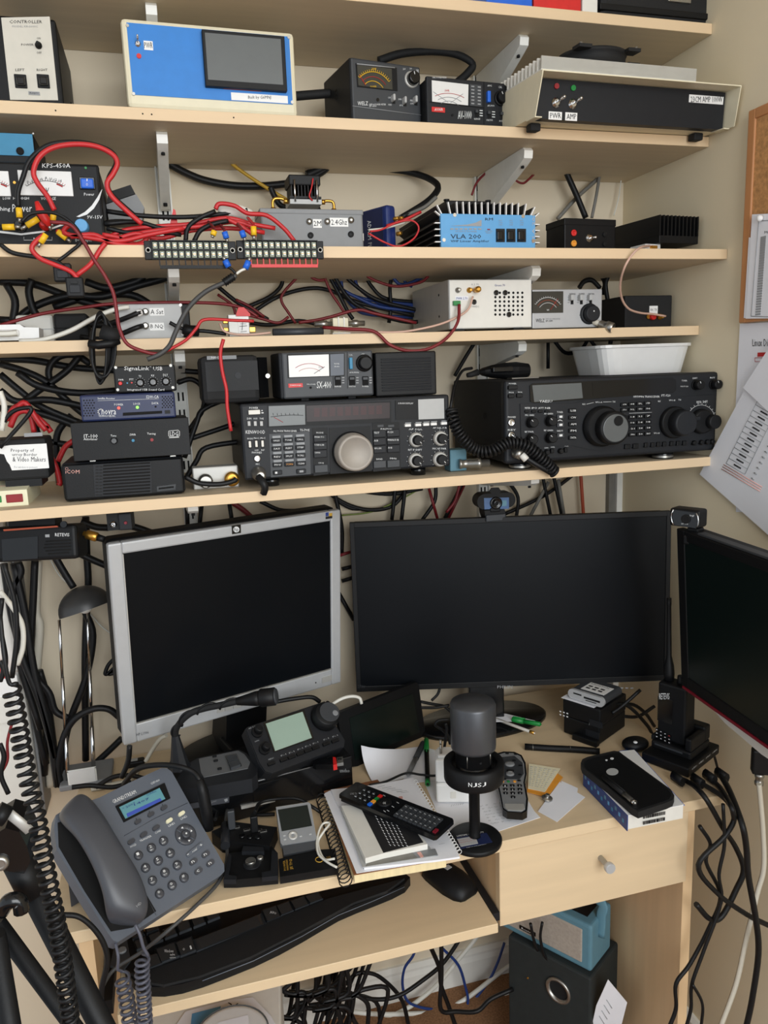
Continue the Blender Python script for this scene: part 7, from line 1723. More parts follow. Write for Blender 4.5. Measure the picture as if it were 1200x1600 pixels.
sw.box('body', 'white', 0, sw.w, 0, .024, 0, sw.h, .003); sw.pbox('cover', 'off_white', -28, 1094, 30, 1126, .002); sw.pbox('red_switch', 'red', -20, 1040, 8, 1060, .002, .015); sw.done()
# tripod
YTp = -.86
tr = bpy.data.objects.new('tripod', None); COL.objects.link(tr); o0 = atY(60, 1400, YTp); tr.location = (o0[0], YTp, 0); tag(tr, 'folded black tripod with a silver lever standing at the left edge before the desk', 'tripod')
LT = lambda x, y, Y=YTp: np.array(atY(x, y, Y)) - np.array([o0[0], YTp, 0])
k0 = .62 / 1202
def toFloor(p, q): t = (p[2]) / (p[2] - q[2]); return p + (q - p) * t
a, b = LT(28, 1345), LT(158, 1600); MB().mat('black').cyl(a, toFloor(a, b), 20 * k0, n=18).build('leg', tr)
MB().mat('black').cyl(a, a + (b - a) * .18, 24 * k0, n=18).build('leg_collar', tr)
a2, b2 = LT(-6, 1440, YTp - .03), LT(120, 1610, YTp - .03); MB().mat('black').cyl(a2, toFloor(a2, b2), 13 * k0, n=14).build('leg', tr)
a3, b3 = LT(-8, 1460, YTp - .05), LT(16, 1600, YTp - .05); MB().mat('black').cyl(a3, toFloor(a3, b3), 15 * k0, n=14).build('leg', tr)
m = MB().mat('black_gloss'); q = [(-10, 1305), (8, 1294), (30, 1300), (42, 1322), (48, 1345), (38, 1365), (14, 1362), (-4, 1350)]
pp = [LT(x, y, YTp - .022) for x, y in q]; qq = [p + np.array([0, .045, 0]) for p in pp]; n_ = len(q)
m.add(pp + qq, [tuple(range(n_)), tuple(range(2 * n_ - 1, n_ - 1, -1))] + [(i, n_ + i, n_ + (i + 1) % n_, (i + 1) % n_) for i in range(n_)]).build('shoulder', tr)
MB().mat('steel').lathe([(.0065, 0), (.0065, .004), (.005, .006), (.003, .005)], LT(2, 1345, YTp - .02), (0, -1, 0), 16).build('bolt', tr)
MB().mat('silver').tube([LT(10, 1268, YTp - .02), LT(30, 1284, YTp - .02), LT(46, 1298, YTp - .02)], .0042, 8, flat=.5).build('lever', tr)
MB().mat('black').tube([LT(-6, 1268, YTp - .02), LT(12, 1276, YTp - .02)], .008, 10).build('lever_grip', tr)
m = MB().mat('black_gloss').tube(smooth_path([LT(2, 1424, YTp - .03), LT(14, 1408, YTp - .035), LT(30, 1408, YTp - .035), LT(34, 1424, YTp - .035)], 5), .0062, 10); m.build('clamp_knob', tr)
cr('P')
hang([(18, 1075, -.92), (28, 1130, -.92), (40, 1200, -.92), (56, 1270, -.93), (70, 1350, -.935), (86, 1430, -.94), (98, 1500, -.94), (112, 1610, -.94)], .0056, .0016, 40, 'cable_black', 'long black coiled cord hanging down the left edge in front of the tripod', lead=[(0, 960, -.91), (6, 1020, -.92), (14, 1066, -.92), (26, 1068, -.92)], name='coiled_cord')
# ---------------------------------------------------------------- cork board and papers on the side wall
ya = atX(1170, 174, XR)[1]; zt_, zb_ = atX(1170, 174, XR - .012)[2], atX(1156, 505, XR - .012)[2]
ya = atX(1163, 340, XR - .012)[1]
ck = D('cork_board', 'pine framed cork notice board on the side wall', 'notice board', (XR - .014, ya, zb_), R(-90), 0, .6, zt_ - zb_)
W, H = ck.w, ck.h
ck.box('cork', 'cork', .012, W - .012, .003, .0135, .012, H - .012); frame(ck, 'frame', 'pine', W, H, .016, .016, .016, .016, 0, .0138, .002)
def wsheet(name, label, P_, off, z=0, cat='paper', th=.0006, mat='paper'):
    dd = D(name, label, cat, (XR - off, -.4, 1.3), R(-90), 0, .2, .2); dd.poly('sheet', mat, P_, 0, th); return dd
s1 = wsheet('pinned_sheet', 'white printed list pinned to the cork board', [(1175, 335), (1240, 332), (1240, 497), (1165, 498)], .0165)
s1.line([(1186, 345), (1174, 494)], .35, 'print_grey'); s1.line([(1174, 494), (1230, 496)], .35, 'print_grey'); s1.line([(1186, 345), (1235, 343)], .35, 'print_grey'); s1.txt('May', 1195, 361, 1206, 366, 'print_black')
for i in range(31): s1.mark(1189 - i * .28, 370 + i * 4, 1197 - i * .28, 372 + i * 4, 'print_grey')
s1.done(); pn = MB().mat('white').sphere((0, 0, 0), .005, n=12, k=8).mat('off_white').cyl((0, 0, 0), (.003, 0, 0), .0025, n=8).build('drawing_pin'); pn.location = atX(1187, 341, XR - .0225); tag(pn, 'white drawing pin holding the printed list on the cork board', 'drawing pin')
s0 = wsheet('pinned_sheet', 'blank white sheet showing at the edge of the pinned list', [(1170, 371), (1178, 371), (1172, 497), (1162, 497)], .0155); s0.done()
s2 = wsheet('wall_sheet', 'white sheet headed Linux Dir taped under the cork board', [(1156, 506), (1260, 500), (1260, 800), (1150, 800), (1146, 700)], .003)
s2.txt('Linux Dir', 1176, 530, 1203, 541, 'print_black'); s2.mark(1184, 551, 1198, 557, 'print_red'); s2.line([(1180, 559), (1198, 559), (1197, 565), (1180, 565), (1180, 559)], .3, 'print_red'); s2.done()
s3 = wsheet('wall_sheet', 'slanting white sheet with a printed table hanging below the Linux sheet', [(1164, 608), (1250, 655), (1250, 880), (1093, 741)], .008)
a, b = np.array((1185, 624.)), np.array((1135, 724.)); du = np.array((.86, .5))
for i in range(13):
    p = a + (b - a) * i / 12; s3.line([tuple(p), tuple(p + du * (34 + 0 * i))], .3, 'print_grey')
    if i < 12: q = p + (b - a) / 24 + du * 12; s3.line([tuple(q), tuple(q + du * 12)], .9, 'print_black')
    if i: q = p + du * 46; s3.line([tuple(q), tuple(q + du * 5)], .8, 'print_grey')
s3.line([tuple(a), tuple(b)], .3, 'print_grey'); s3.line([tuple(a + du * 34), tuple(b + du * 34)], .3, 'print_grey')
for i in range(3): p = np.array((1131, 726.)) + np.array((-1.2, 2.4)) * i * 1.4; s3.line([tuple(p), tuple(p + du * 70)], .5, 'print_pink')
s3.done()
s4 = wsheet('wall_sheet', 'blank white sheet folded over the printed table sheet', [(1161, 606), (1210, 530), (1260, 560), (1260, 700)], .013); s4.done()
# ---------------------------------------------------------------- plug hanging at the right edge
cr('C4')
pg = D('cable_plug', 'black moulded cable plug with a silver coax end below the glossy dark monitor', 'plug', atY(800, 1640, -.55), R(-30), 0, .03, 0); pg.h = pg.uv(800, 1500)[1]
pg.box('body', 'black', 0, .03, 0, .018, 0, pg.h, .003); pg.box('strain_relief', 'black', .007, .02, .003, .015, pg.h, pg.h + .012, .002)
MB().mat('steel').lathe([(.0075, 0), (.0075, .006), (.006, .007), (.006, .014), (.007, .015), (.007, .02), (.004, .021)], (.013, .009, -.0005), (0, 0, -1), 16).build('coax_end', pg); pg.done()
# ---------------------------------------------------------------- below the desk
cr('E4')
zc = .30
c0_ = atZ(478, 652, zc); c1_ = atZ(140, 474, zc)
spk = D('speaker_box', 'black speaker box with a silver ring port under the drawer', 'speaker', (c1_[0], c1_[1], 0), math.atan2(c0_[1] - c1_[1], c0_[0] - c1_[0]), 0, float(np.linalg.norm(c0_ - c1_)), zc)
spk.box('cabinet', 'file_black', 0, spk.w, 0, .12, .004, zc, .004)
u, v = spk.uv(348, 695); MB().mat('steel').lathe([(.024, -.001), (.027, .003), (.025, .006), (.021, .006), (.0195, .0)], (u, 0, v), (0, -1, 0), 32, caps=False).mat('void').cyl((u, -.0005, v), (u, -.0008, v), .0195, n=28).build('port_ring', spk); u, v = spk.uv(222, 646); MB().mat('gold').cyl((u, 0, v), (u, -.002, v), .002, n=8).build('stud', spk)
for x in (.03, spk.w - .03): spk.box('foot', 'black', x - .012, x + .012, .01, .03, 0.0004, .0045)
spk.done()
rd = D('portable_radio', 'pale blue leather-look radio with a beige grille on the black speaker box', 'radio', spk.world(-.09, .012, zc + .001), math.atan2(spk.X[1], spk.X[0]), 0, .1, .1)
rd.w = rd.uv(478, 650)[0]; rd.h = rd.uv(460, 430)[1]; W, H = rd.w, rd.h
rd.box('body', 'radio_blue', 0, W, 0, .085, 0, H, .006, seg=3); rd.box('grille', 'grille_beige', W * .06, W * .93, -.002, .002, H * .14, H * .86, .002)
rd.box('badge', 'black_gloss', W * .42, W * .56, -.0034, -.0018, H * .2, H * .29, .0008); rd.txt
MB().mat('print_white').text('Revival', (W * .44, -.0036, H * .225), (W * .1, 0, 0), (0, 0, H * .04), (0, 0, 0)).build('lettering', rd)
rd.box('control_panel', 'black', W * .3, W * .93, .02, .068, H, H + .0015); 
for x in (.45, .8): MB().mat('steel').lathe([(.012, 0), (.012, .004), (.010, .012), (.009, .013)], (W * x, .044, H + .0015), (0, 0, 1), 22).build('knob', rd)
m = MB().mat('radio_blue'); pth = [(W + .002, .03, H * .62), (W + .003, .032, H * 1.05), (W - .006, .036, H + .034), (W * .5, .04, H + .04), (.006, .036, H + .034), (-.003, .032, H * 1.05), (-.002, .03, H * .62)]
m.tube(smooth_path(pth, 5), .010, 8, flat=.25); m.build('strap_handle', rd)
cr('E4')
lp = D('paper_leaflet', 'white leaflet with printed lines leaning beside the black speaker box', 'leaflet', atZ(480, 880, .16), math.atan2(spk.X[1], spk.X[0]) + .55, R(-14), .08, .1)
lp.poly('sheet', 'paper', [(548, 654), (626, 748), (600, 850), (560, 900), (470, 900), (500, 760)], 0, .0008); 
for i in range(4): lp.line([(548 - i * 10 - 6, 735 + i * 22), (556 - i * 10 + 8, 770 + i * 22)], 1.5, 'print_grey')
lp.done()
cr('P')
zp = .33
bx_ = flat('storage_box', 'pale box holding papers under the keyboard shelf', 'box', (180, 1680), (440, 1640), (200, 1560), zp); bx_.box('body', 'off_white', 0, bx_.w, 0.0005, zp, 0, .2, .004); bx_.done()
sheet('paper_sheet', 'white sheet with a black scrawl under the keyboard shelf', 'paper', [(262, 1620), (430, 1600), (424, 1588), (395, 1558), (360, 1562), (290, 1580)], zp + .0022, lines=[((357, 1567), (362, 1570), 'print_black'), ((364, 1573), (372, 1568), 'print_black')])
sheet('paper_sheet', 'pale blue printed sheet beneath the disc tub', 'paper', [(296, 1620), (340, 1610), (345, 1572), (300, 1584)], zp + .004, mat='amp_blue')
dc_ = atZ(362, 1622, zp + .03)
e = bpy.data.objects.new('disc_tub', None); COL.objects.link(e); e.location = (dc_[0], dc_[1], zp + .005); tag(e, 'round clear lidded disc tub on the papers under the keyboard shelf', 'tub')
MB().mat('plastic_clear').lathe([(.058, 0), (.06, .002), (.06, .03), (.057, .032), (.052, .0325)], (0, 0, 0), (0, 0, 1), 40).build('lid', e); MB().mat('grey').lathe([(.0605, .026), (.062, .027), (.062, .031), (.0605, .032)], (0, 0, 0), (0, 0, 1), 40, caps=False).build('rim', e); MB().mat('paper').box(-.02, .03, -.02, .03, .0328, .0332).mat('print_grey').box(-.01, .02, .0, .012, .0332, .0335).build('label', e)
# ---------------------------------------------------------------- wires on the shelves
def Y3(L_, Y): return [(x, y, Y) for x, y in L_]
NTH = 'first second third fourth fifth sixth seventh eighth ninth tenth eleventh twelfth thirteenth fourteenth fifteenth'.split()
def many(label, group, Ls, Y, r, mat, name='cable', jit=.012, up=0):
    N = len(Ls); od = sorted(range(N), key=lambda i: sum(p[0] for p in Ls[i]) / len(Ls[i]))
    for i, L_ in enumerate(Ls):
        if up and L_[0][1] < 125: L_ = [(L_[0][0], L_[0][1] - up)] + L_
        k = od.index(i); lb = label if N > 16 or N < 2 else label + ', ' + (NTH[k] + ' from the left' if k < N - 1 else 'the rightmost one')
        cable(lb, Y3(L_, Y - (i % 4) * jit), r, mat, name, group if N > 1 else None, 5, 6)
def sleeve(o, A, B, mat, r=.0042):
    MB().mat(mat).cyl(A, B, r, n=10).mat('steel').cyl(B, B + (np.array(B) - np.array(A)) * .5, r * .55, n=8).build('crimp_sleeve', o)
cr('A2')
cable('thick black hose arching over the two meters on the second shelf', Y3([(395, 285), (500, 252), (640, 240), (760, 255), (835, 300), (810, 345), (765, 385)], -.11), .0068, 'black_matte', 'hose')
cable('thick black hose joining the blue screen box to the yellow-dial meter', Y3([(-10, 452), (60, 446), (170, 438), (240, 440)], -.12), .0075, 'black_matte', 'hose')
cr('A4')
cable('thick black coax curving along the wall from the upright behind the terminal strips', Y3([(785, 192), (860, 235), (960, 275), (1100, 300), (1250, 300), (1400, 280), (1520, 228), (1560, 150)], -.025), .0065)
cable('yellow cable running down the wall behind the grey metal box', Y3([(1060, 170), (1090, 200), (1150, 245), (1250, 310), (1400, 400), (1460, 440)], -.04), .0032, 'cable_yellow')
rw = cable('thick red lead looping up over the power supply', Y3([(255, 415), (222, 350), (176, 288), (157, 235), (185, 165), (250, 122), (350, 106), (450, 116), (525, 152), (550, 195), (530, 245), (502, 290), (520, 345), (590, 415), (665, 480)], -.3), .0036, 'cable_red')
sleeve(rw, atY(252, 425, -.3), atY(246, 470, -.3), 'yellow')
rw = cable('black lead looping up beside the red lead over the power supply', Y3([(85, 400), (85, 330), (108, 260), (140, 180), (220, 114), (320, 96), (430, 106), (522, 142), (545, 195), (512, 260), (506, 310), (540, 360), (630, 440)], -.294), .0034, 'cable_black')
sleeve(rw, atY(88, 405, -.3), atY(92, 450, -.3), 'yellow')
for i, (A, B, lab) in enumerate((((12, 495), (68, 494), 'short black lead with a yellow crimp pointing right on the power supply'), ((180, 455), (125, 488), 'short black lead with a yellow crimp pointing left on the power supply'), ((270, 515), (312, 548), 'red lead with a yellow crimp slanting down beside the red terminal'))):
    o = cable(lab, [(A[0] - (30 if i == 0 else -18), A[1], -.296), (A[0], A[1], -.3), (A[0] + 3, A[1], -.3)], .003, 'cable_black' if i < 2 else 'cable_red'); sleeve(o, atY(*A, -.3), atY(*B, -.3), 'yellow')
rw = cable('red fused lead hanging from the power supply over the shelf edge', Y3([(208, 530), (165, 565), (150, 600), (190, 642), (260, 672), (335, 705), (378, 755)], -.336), .0034, 'cable_red'); sleeve(rw, atY(215, 528, -.336), atY(190, 568, -.336), 'yellow')
cable('red fused lead returning up from the fuse holder to the shelf', Y3([(360, 720), (425, 668), (470, 600), (495, 570)], -.336), .0034, 'cable_red')
cable('black fused lead slanting across the third shelf edge', Y3([(0, 575), (60, 615), (170, 635), (270, 660), (320, 705)], -.334), .003)
for (x0, y0, x1, y1, lab) in ((246, 662, 345, 768, 'black fuse holder half hidden behind the lower fuse holder'), (306, 728, 402, 840, 'black fuse holder hanging lowest under the third shelf')):
    f = D('fuse_holder', lab, 'fuse holder', atY(x0 + 8, y1 - 18, -.334 - .006 * (x0 > 300)), R(0), 0, .03, 0); f.w = f.uv(x1 - 4, y1)[0]; f.h = f.uv(x0, y0)[1]
    f.box('body', 'black', 0, f.w, 0, .014, 0, f.h, .002); f.box('lid', 'charcoal', f.w * .2, f.w * .8, -.0015, .001, f.h * .2, f.h * .6, .0006); f.box('latch', 'black', f.w * .3, f.w * .7, -.003, .001, f.h * .65, f.h * .78); f.done()
o = MB().mat('red').tube([atY(172, 376, -.302), atY(190, 425, -.304), atY(216, 462, -.304), atY(230, 490, -.302)], [.003, .0062, .0062, .003], 8).mat('steel').tube([atY(228, 485, -.303), atY(240, 510, -.301)], .002, 6).build('crocodile_clip'); tag(o, 'red crocodile clip lying over the red terminal of the power supply', 'clip')
cable('red and black twin wire hanging from the red clip past the third shelf', Y3([(235, 470), (330, 485), (390, 560), (440, 645), (490, 720), (530, 800), (545, 880), (560, 970), (600, 1045), (690, 1082), (740, 1090)], -.34), .0026, 'cable_darkred')
cable('black wire arching from the clip over the red twin wire', Y3([(100, 470), (150, 430), (260, 430), (350, 490), (380, 560), (330, 610), (270, 655)], -.332), .0024)
lab = 'red cable in the bundle lying along the third shelf'
many(lab, 'red cables bundled along the third shelf', [[(490, 550), (600, 505), (760, 490), (900, 480), (1060, 452), (1180, 480), (1290, 500)], [(500, 575), (620, 530), (780, 505), (950, 490), (1100, 470), (1200, 500)], [(480, 530), (560, 545), (640, 575), (690, 545), (640, 525), (560, 545)], [(340, 470), (300, 520), (420, 545), (560, 560), (700, 530), (860, 500)], [(700, 545), (770, 545), (900, 510), (1080, 500), (1240, 520)], [(1010, 410), (1030, 385), (1100, 395), (1160, 430), (1250, 440), (1330, 500), (1380, 560)], [(1060, 455), (1130, 490), (1200, 540)], [(740, 560), (640, 580), (530, 570), (440, 530), (330, 540)]], -.27, .0033, 'cable_red')
many('black cable in the bundle lying along the third shelf', 'black cables bundled along the third shelf', [[(500, 420), (650, 440), (830, 448), (980, 440), (1160, 415)], [(490, 480), (640, 470), (760, 500), (900, 500), (1070, 462)], [(870, 560), (880, 500), (930, 455), (1010, 420)], [(910, 560), (940, 510), (1000, 480), (1070, 465)], [(300, 640), (380, 560), (440, 500), (520, 470), (640, 470)], [(500, 500), (600, 520), (720, 515), (850, 530)]], -.26, .0034, 'cable_black')
o = MB().mat('off_white').tube(smooth_path([atY(1030, 430, -.25), atY(1070, 415, -.255), atY(1130, 425, -.255), atY(1185, 450, -.25)], 3), [.006] + [.010] * 8 + [.007], 10).build('cable_joiner'); tag(o, 'white rubbery cable joiner lying on the red bundle', 'connector')
o = MB().mat('red').prism([(-.006, 0), (.006, 0), (.004, .022), (.001, .024)], -.004, .004).build('cable_tag'); o.location = atY(815, 490, -.25); tag(o, 'small red tag sticking up from the red bundle', 'tag')
for (x0, y0, x1, y1, mt, cm, lab) in ((1003, 500, 998, 545, 'yellow', 'cable_darkred', 'wire with a yellow crimp on the black-comb terminal strip'), (1050, 505, 1062, 560, 'blue', 'cable_darkred', 'wire with a blue crimp on the black-comb terminal strip'), (1130, 500, 1144, 555, 'blue', 'cable_darkred', 'wire with a blue crimp on the red-comb terminal strip'), (1186, 480, 1190, 545, 'yellow', 'cable_red', 'wire with a yellow crimp on the red-comb terminal strip')):
    o = cable(lab, [(x0 - 25, y0 - 30, -.28), (x0, y0, -.325), (x0 + 2, y0 + 14, -.343)], .0022, cm); sleeve(o, atY(x0 + 2, y0 + 12, -.342), atY(x1, y1 - 12, -.342), mt, .0042)
for A, B, C, lab in (((1055, 650), (1072, 682), (1105, 712), 'black tail with a blue crimp from the black-comb strip to the grommet'), ((1165, 655), (1150, 690), (1108, 714), 'white tail with a blue crimp from the red-comb strip to the grommet')):
    o = cable(lab, [(B[0], B[1], -.343), ((B[0] + C[0]) / 2, (B[1] + C[1]) / 2 - 3, -.343), (C[0], C[1], -.343)], .002, 'cable_black' if A[0] < 1100 else 'cable_white'); sleeve(o, atY(*B, -.343), atY(*A, -.343), 'blue', .0045)
cr('B1')
o = cable('dark grey flex with a ribbed grommet drooping in front of the fourth shelf', Y3([(1105, 150), (1080, 175), (1040, 190), (960, 230), (890, 295), (850, 360), (822, 420), (795, 480), (750, 520), (690, 545)], -.342), .0034, 'cable_grey'); MB().mat('black').tube([atY(1050 + i * 5, 186 - i * 3.4, -.342) for i in range(10)], [.0062, .0048] * 5, 10).build('grommet', o)
# fourth shelf
o = cable('red and black twin wire running along the back of the fourth shelf', Y3([(0, 385), (200, 330), (400, 300), (550, 283), (860, 278), (1050, 285), (1150, 310), (1210, 345)], -.2), .0026, 'cable_darkred')
cable('red twin wire drooping over the fourth shelf edge beside the switch box', Y3([(1190, 365), (1100, 362), (960, 358), (920, 400), (870, 455), (780, 505), (735, 525)], -.27), .0024, 'cable_red')
many('thick black cable tangled at the left end of the fourth shelf', 'thick black cables at the left of the fourth shelf', [[(0, 180), (150, 190), (300, 242), (420, 282), (640, 340)], [(60, 390), (110, 330), (200, 280), (330, 245), (480, 250), (640, 200), (780, 160), (900, 100)], [(150, 170), (135, 230), (160, 320), (200, 360)], [(30, 190), (70, 270), (60, 370)], [(250, 300), (380, 260), (520, 240), (640, 250), (760, 330)], [(400, 180), (500, 210), (600, 190), (660, 165), (710, 105)], [(0, 360), (150, 370), (280, 400), (430, 380), (600, 400)]], -.07, .0062, 'cable_black')
cable('white flex leading from the mains plug to the silver switch box', Y3([(90, 460), (200, 452), (330, 410), (450, 345), (540, 310), (605, 298)], -.23), .0036, 'cable_white'); cable('short white flex on the white mains plug', [(-10, 425, -.236), (40, 424, -.236), (80, 420, -.234)], .0042, 'cable_white')
for y, lab in ((322, 'black coax plugged into the upper socket of the silver switch box'), (388, 'black coax plugged into the lower socket of the silver switch box')): 
    o = cable(lab, [(668, y, -.232), (640, y + 8, -.24), (560, y + 40, -.23), (480, y + 60, -.2), (380, y + 50, -.18)], .0038)
    if y < 350: MB().mat('white').cyl(atY(662, 323, -.235), atY(640, 330, -.238), .0055, n=10).build('white_boot', o)
bn = bpy.data.objects.new('cable_bundle', None); COL.objects.link(bn); bo_ = atY(480, 470, -.28); bn.location = bo_; tag(bn, 'tied bundle of thin black cable hanging over the left part of the fourth shelf', 'cable bundle')
for i in range(7):
    w_ = 30 + i * 5; MB().mat('cable_black').tube([p - bo_ for p in smooth_path(pts([(470 + w_ * math.sin(q) + i * 2, 485 - (165 - i * 6) * math.cos(q) + (8 if math.cos(q) < 0 else 0), -.275 - .006 * math.sin(q + i)) for q in np.linspace(0, 6.28, 13)]), 4)], .0021, 6).build('loop', bn)
MB().mat('black').tube([p - bo_ for p in pts([(418, 470, -.29), (460, 478, -.294), (520, 470, -.292), (556, 455, -.288)])], .006, 8).build('tie', bn); MB().mat('black_matte').tube([p - bo_ for p in pts([(480, 415, -.285), (520, 430, -.288), (555, 432, -.285)])], .011, 10).build('ferrite_bead', bn)
o = cable('black stub cable with a moulded bead in front of the switch box', Y3([(795, 372), (840, 395), (890, 410), (960, 412), (1060, 425)], -.235), .003); MB().mat('black').tube(pts([(862, 402, -.236), (885, 410, -.238), (930, 412, -.236)]), .0085, 12).build('bead', o)
cr('B2')
many('black cable crossing the wall between the third and fourth shelves', 'black cables on the wall behind the fourth shelf', [[(320, 95), (312, 150), (250, 205), (120, 262)], [(160, 285), (300, 200), (450, 160), (560, 172), (700, 232), (1000, 300)], [(550, 95), (600, 190), (640, 270), (668, 312)], [(575, 95), (640, 200), (720, 260), (900, 320), (1010, 325)], [(730, 95), (760, 150), (830, 210), (1000, 230)], [(860, 95), (850, 160), (855, 250), (845, 330)], [(640, 110), (740, 190), (830, 230), (1000, 270)], [(0, 150), (100, 230), (200, 285), (250, 315)], [(160, 330), (260, 340), (400, 320), (520, 345)]], -.03, .0038, 'cable_black', up=30)
many('blue network cable dropping down the wall behind the fourth shelf', 'blue network cables behind the fourth shelf', [[(610, 95), (620, 180), (680, 260), (760, 290), (1000, 305)], [(680, 95), (690, 150), (760, 210), (830, 240), (1000, 252)], [(600, 160), (680, 200), (800, 250), (1000, 275)], [(860, 95), (900, 140), (960, 130), (1010, 105)], [(930, 95), (925, 130), (960, 150)], [(560, 120), (640, 180), (740, 215), (1000, 245)]], -.025, .0033, 'cable_blue', up=30)
many('dark red twin wire dropping from the third shelf to the fourth', 'dark red wires behind the fourth shelf', [[(400, 95), (325, 180), (316, 225), (350, 280), (385, 332)], [(525, 95), (560, 180), (600, 240), (625, 280)], [(455, 95), (490, 118), (530, 118)], [(735, 95), (800, 130), (890, 150), (1000, 130), (1040, 100)], [(0, 190), (70, 240), (90, 290)], [(90, 215), (160, 250), (230, 300)], [(130, 285), (220, 310), (300, 330), (350, 300)]], -.06, .0026, 'cable_darkred', up=35)
cable('red and black twin wire along the fourth shelf behind the white relay block', Y3([(400, 328), (480, 318), (560, 300), (690, 266), (780, 285), (980, 330)], -.13), .0028, 'cable_darkred')
cable('red and black supply wire drooping from the relay block up to the perforated box', [(520, 352, -.23), (640, 360, -.25), (770, 372, -.262), (850, 438, -.268), (940, 468, -.268), (1040, 458, -.268), (1130, 405, -.266), (1185, 325, -.262), (1192, 240, -.25)], .0028, 'cable_darkred')
cable('pale pink coax looping from the relay block to the gold plug on the perforated box', [(570, 365, -.23), (700, 372, -.245), (880, 376, -.25), (1010, 358, -.252), (1130, 325, -.252), (1230, 270, -.252), (1260, 200, -.248)], .0019, 'cable_pink')
cable('pale pink coax under the silver splitter block', Y3([(10, 330), (30, 368), (80, 385), (160, 388), (262, 378)], -.24), .0019, 'cable_pink')
# third shelf right, second shelf
cr('A5')
cable('black coax looping down the wall behind the light blue amplifier', [(700, 110, -.02), (780, 150, -.022), (900, 170, -.03), (1010, 202, -.05), (1072, 245, -.07), (1060, 290, -.085), (1000, 345, -.1), (870, 425, -.11)], .006); cable('grey cable lying beside the looped coax', Y3([(1065, 310), (1000, 365), (920, 400), (860, 425)], -.11), .0035, 'cable_midgrey')
cable('white wire from the grey metal box to the blue radio module', Y3([(690, 492), (790, 480), (890, 452)], -.22), .0016, 'cable_white'); cable('thin red and black wire curling in front of the blue radio module', Y3([(690, 510), (780, 560), (860, 582), (940, 540), (968, 480), (930, 440), (850, 450), (760, 490), (700, 500)], -.235), .0016, 'cable_red')
cable('red wire running back beside the looped coax', Y3([(790, 470), (880, 440), (980, 392)], -.2), .0026, 'cable_red'); cable('black cable passing behind the small finned module', Y3([(150, 255), (170, 300), (200, 350), (250, 375)], -.1), .005); cable('black cable dropping behind the finned module fan', Y3([(350, 190), (420, 160), (500, 120)], -.025), .008); cable('thick black cable slanting down behind the small finned module', Y3([(360, 300), (400, 350), (450, 520)], -.1), .006)
cr('A6')
cable('broad black cable slanting down to the black toggle switch box', Y3([(518, 85), (530, 118), (560, 185), (590, 258)], -.05), .0065); cable('grey cable crossing behind the black toggle switch box', Y3([(655, 98), (636, 122), (560, 190), (495, 262)], -.03), .004, 'cable_midgrey'); cable('grey cable dropping straight behind the black toggle switch box', Y3([(640, 95), (634, 130), (624, 190), (610, 258)], -.04), .0035, 'cable_midgrey'); cable('thin white wire hanging in the shelf corner', Y3([(709, 124), (700, 190), (684, 250)], -.02), .0014, 'cable_white'); cable('dark red wire tucked behind the bracket above the light blue amplifier', Y3([(280, 80), (258, 104), (225, 140), (208, 182)], -.05), .0022, 'cable_darkred'); cable('red and black wire looping under the second shelf beside the bracket', Y3([(320, 80), (345, 122), (375, 142), (400, 128), (455, 70)], -.04), .0022, 'cable_darkred')
cr('G2')
cable('pale pink coax looping from the heat sink block to the plain black box', [(470, 335, -.25), (400, 348, -.33), (345, 400, -.335), (300, 480, -.33), (276, 580, -.3), (288, 670, -.27), (330, 730, -.25), (400, 755, -.23), (480, 763, -.215), (560, 776, -.21)], .002, 'cable_pink')
many('black cable dropping behind the silver power meter', 'black cables behind the silver power meter', [[(150, 510), (180, 570), (165, 640)], [(205, 515), (185, 580), (200, 700), (215, 900), (215, 950)], [(20, 600), (50, 560), (100, 552), (150, 600)]], -.05, .005, 'cable_black')
# lowest shelf, left tangle
cr('B4')
many('thick black cable tangled behind the stack on the lowest shelf', 'thick black cables behind the left stack', [[(0, 40), (200, 50), (430, 90), (720, 110)], [(310, 230), (285, 110), (340, 30), (440, 18), (530, 70)], [(0, 70), (150, 115), (280, 180), (400, 290), (560, 420)], [(0, 225), (100, 290), (300, 282), (620, 350)], [(180, 330), (200, 420), (270, 520), (560, 560)], [(0, 130), (120, 230), (260, 330), (560, 450)], [(470, 20), (380, 120), (180, 260), (0, 420)], [(100, 120), (230, 200), (460, 240), (700, 225)], [(420, 370), (340, 470), (330, 600), (350, 780)], [(0, 330), (140, 340), (300, 380), (560, 480)]], -.06, .0058, 'cable_black')
many('red wire bunched behind the property sticker box', 'red wires behind the property sticker box', [[(40, 400), (80, 330), (130, 320), (180, 380), (200, 470)], [(60, 440), (100, 360), (170, 350), (260, 420), (300, 470)], [(100, 320), (150, 300), (220, 400), (270, 460)], [(300, 620), (330, 680), (350, 760), (345, 780)], [(430, 520), (380, 560), (340, 640)], [(210, 380), (240, 430), (290, 440)]], -.14, .0045, 'cable_red')
cable('black twin wire in front of the property sticker box', Y3([(0, 440), (60, 360), (130, 330), (180, 350), (0, 560)], -.27), .003); cable('white cable hanging at the left end of the lowest shelf', Y3([(0, 230), (25, 320), (10, 460)], -.27), .004, 'cable_white')
many('black cable curling between the stack and the slant-sided speaker', 'black cables right of the stack', [[(1040, 180), (1120, 160), (1185, 210), (1190, 330), (1100, 470)], [(1060, 110), (1200, 118), (1420, 112)], [(1080, 620), (1150, 420), (1200, 330), (1420, 240)], [(1090, 740), (1150, 640), (1210, 560), (1440, 520)], [(1080, 520), (1200, 480), (1440, 400)]], -.1, .0045, 'cable_black')
cr('B5')
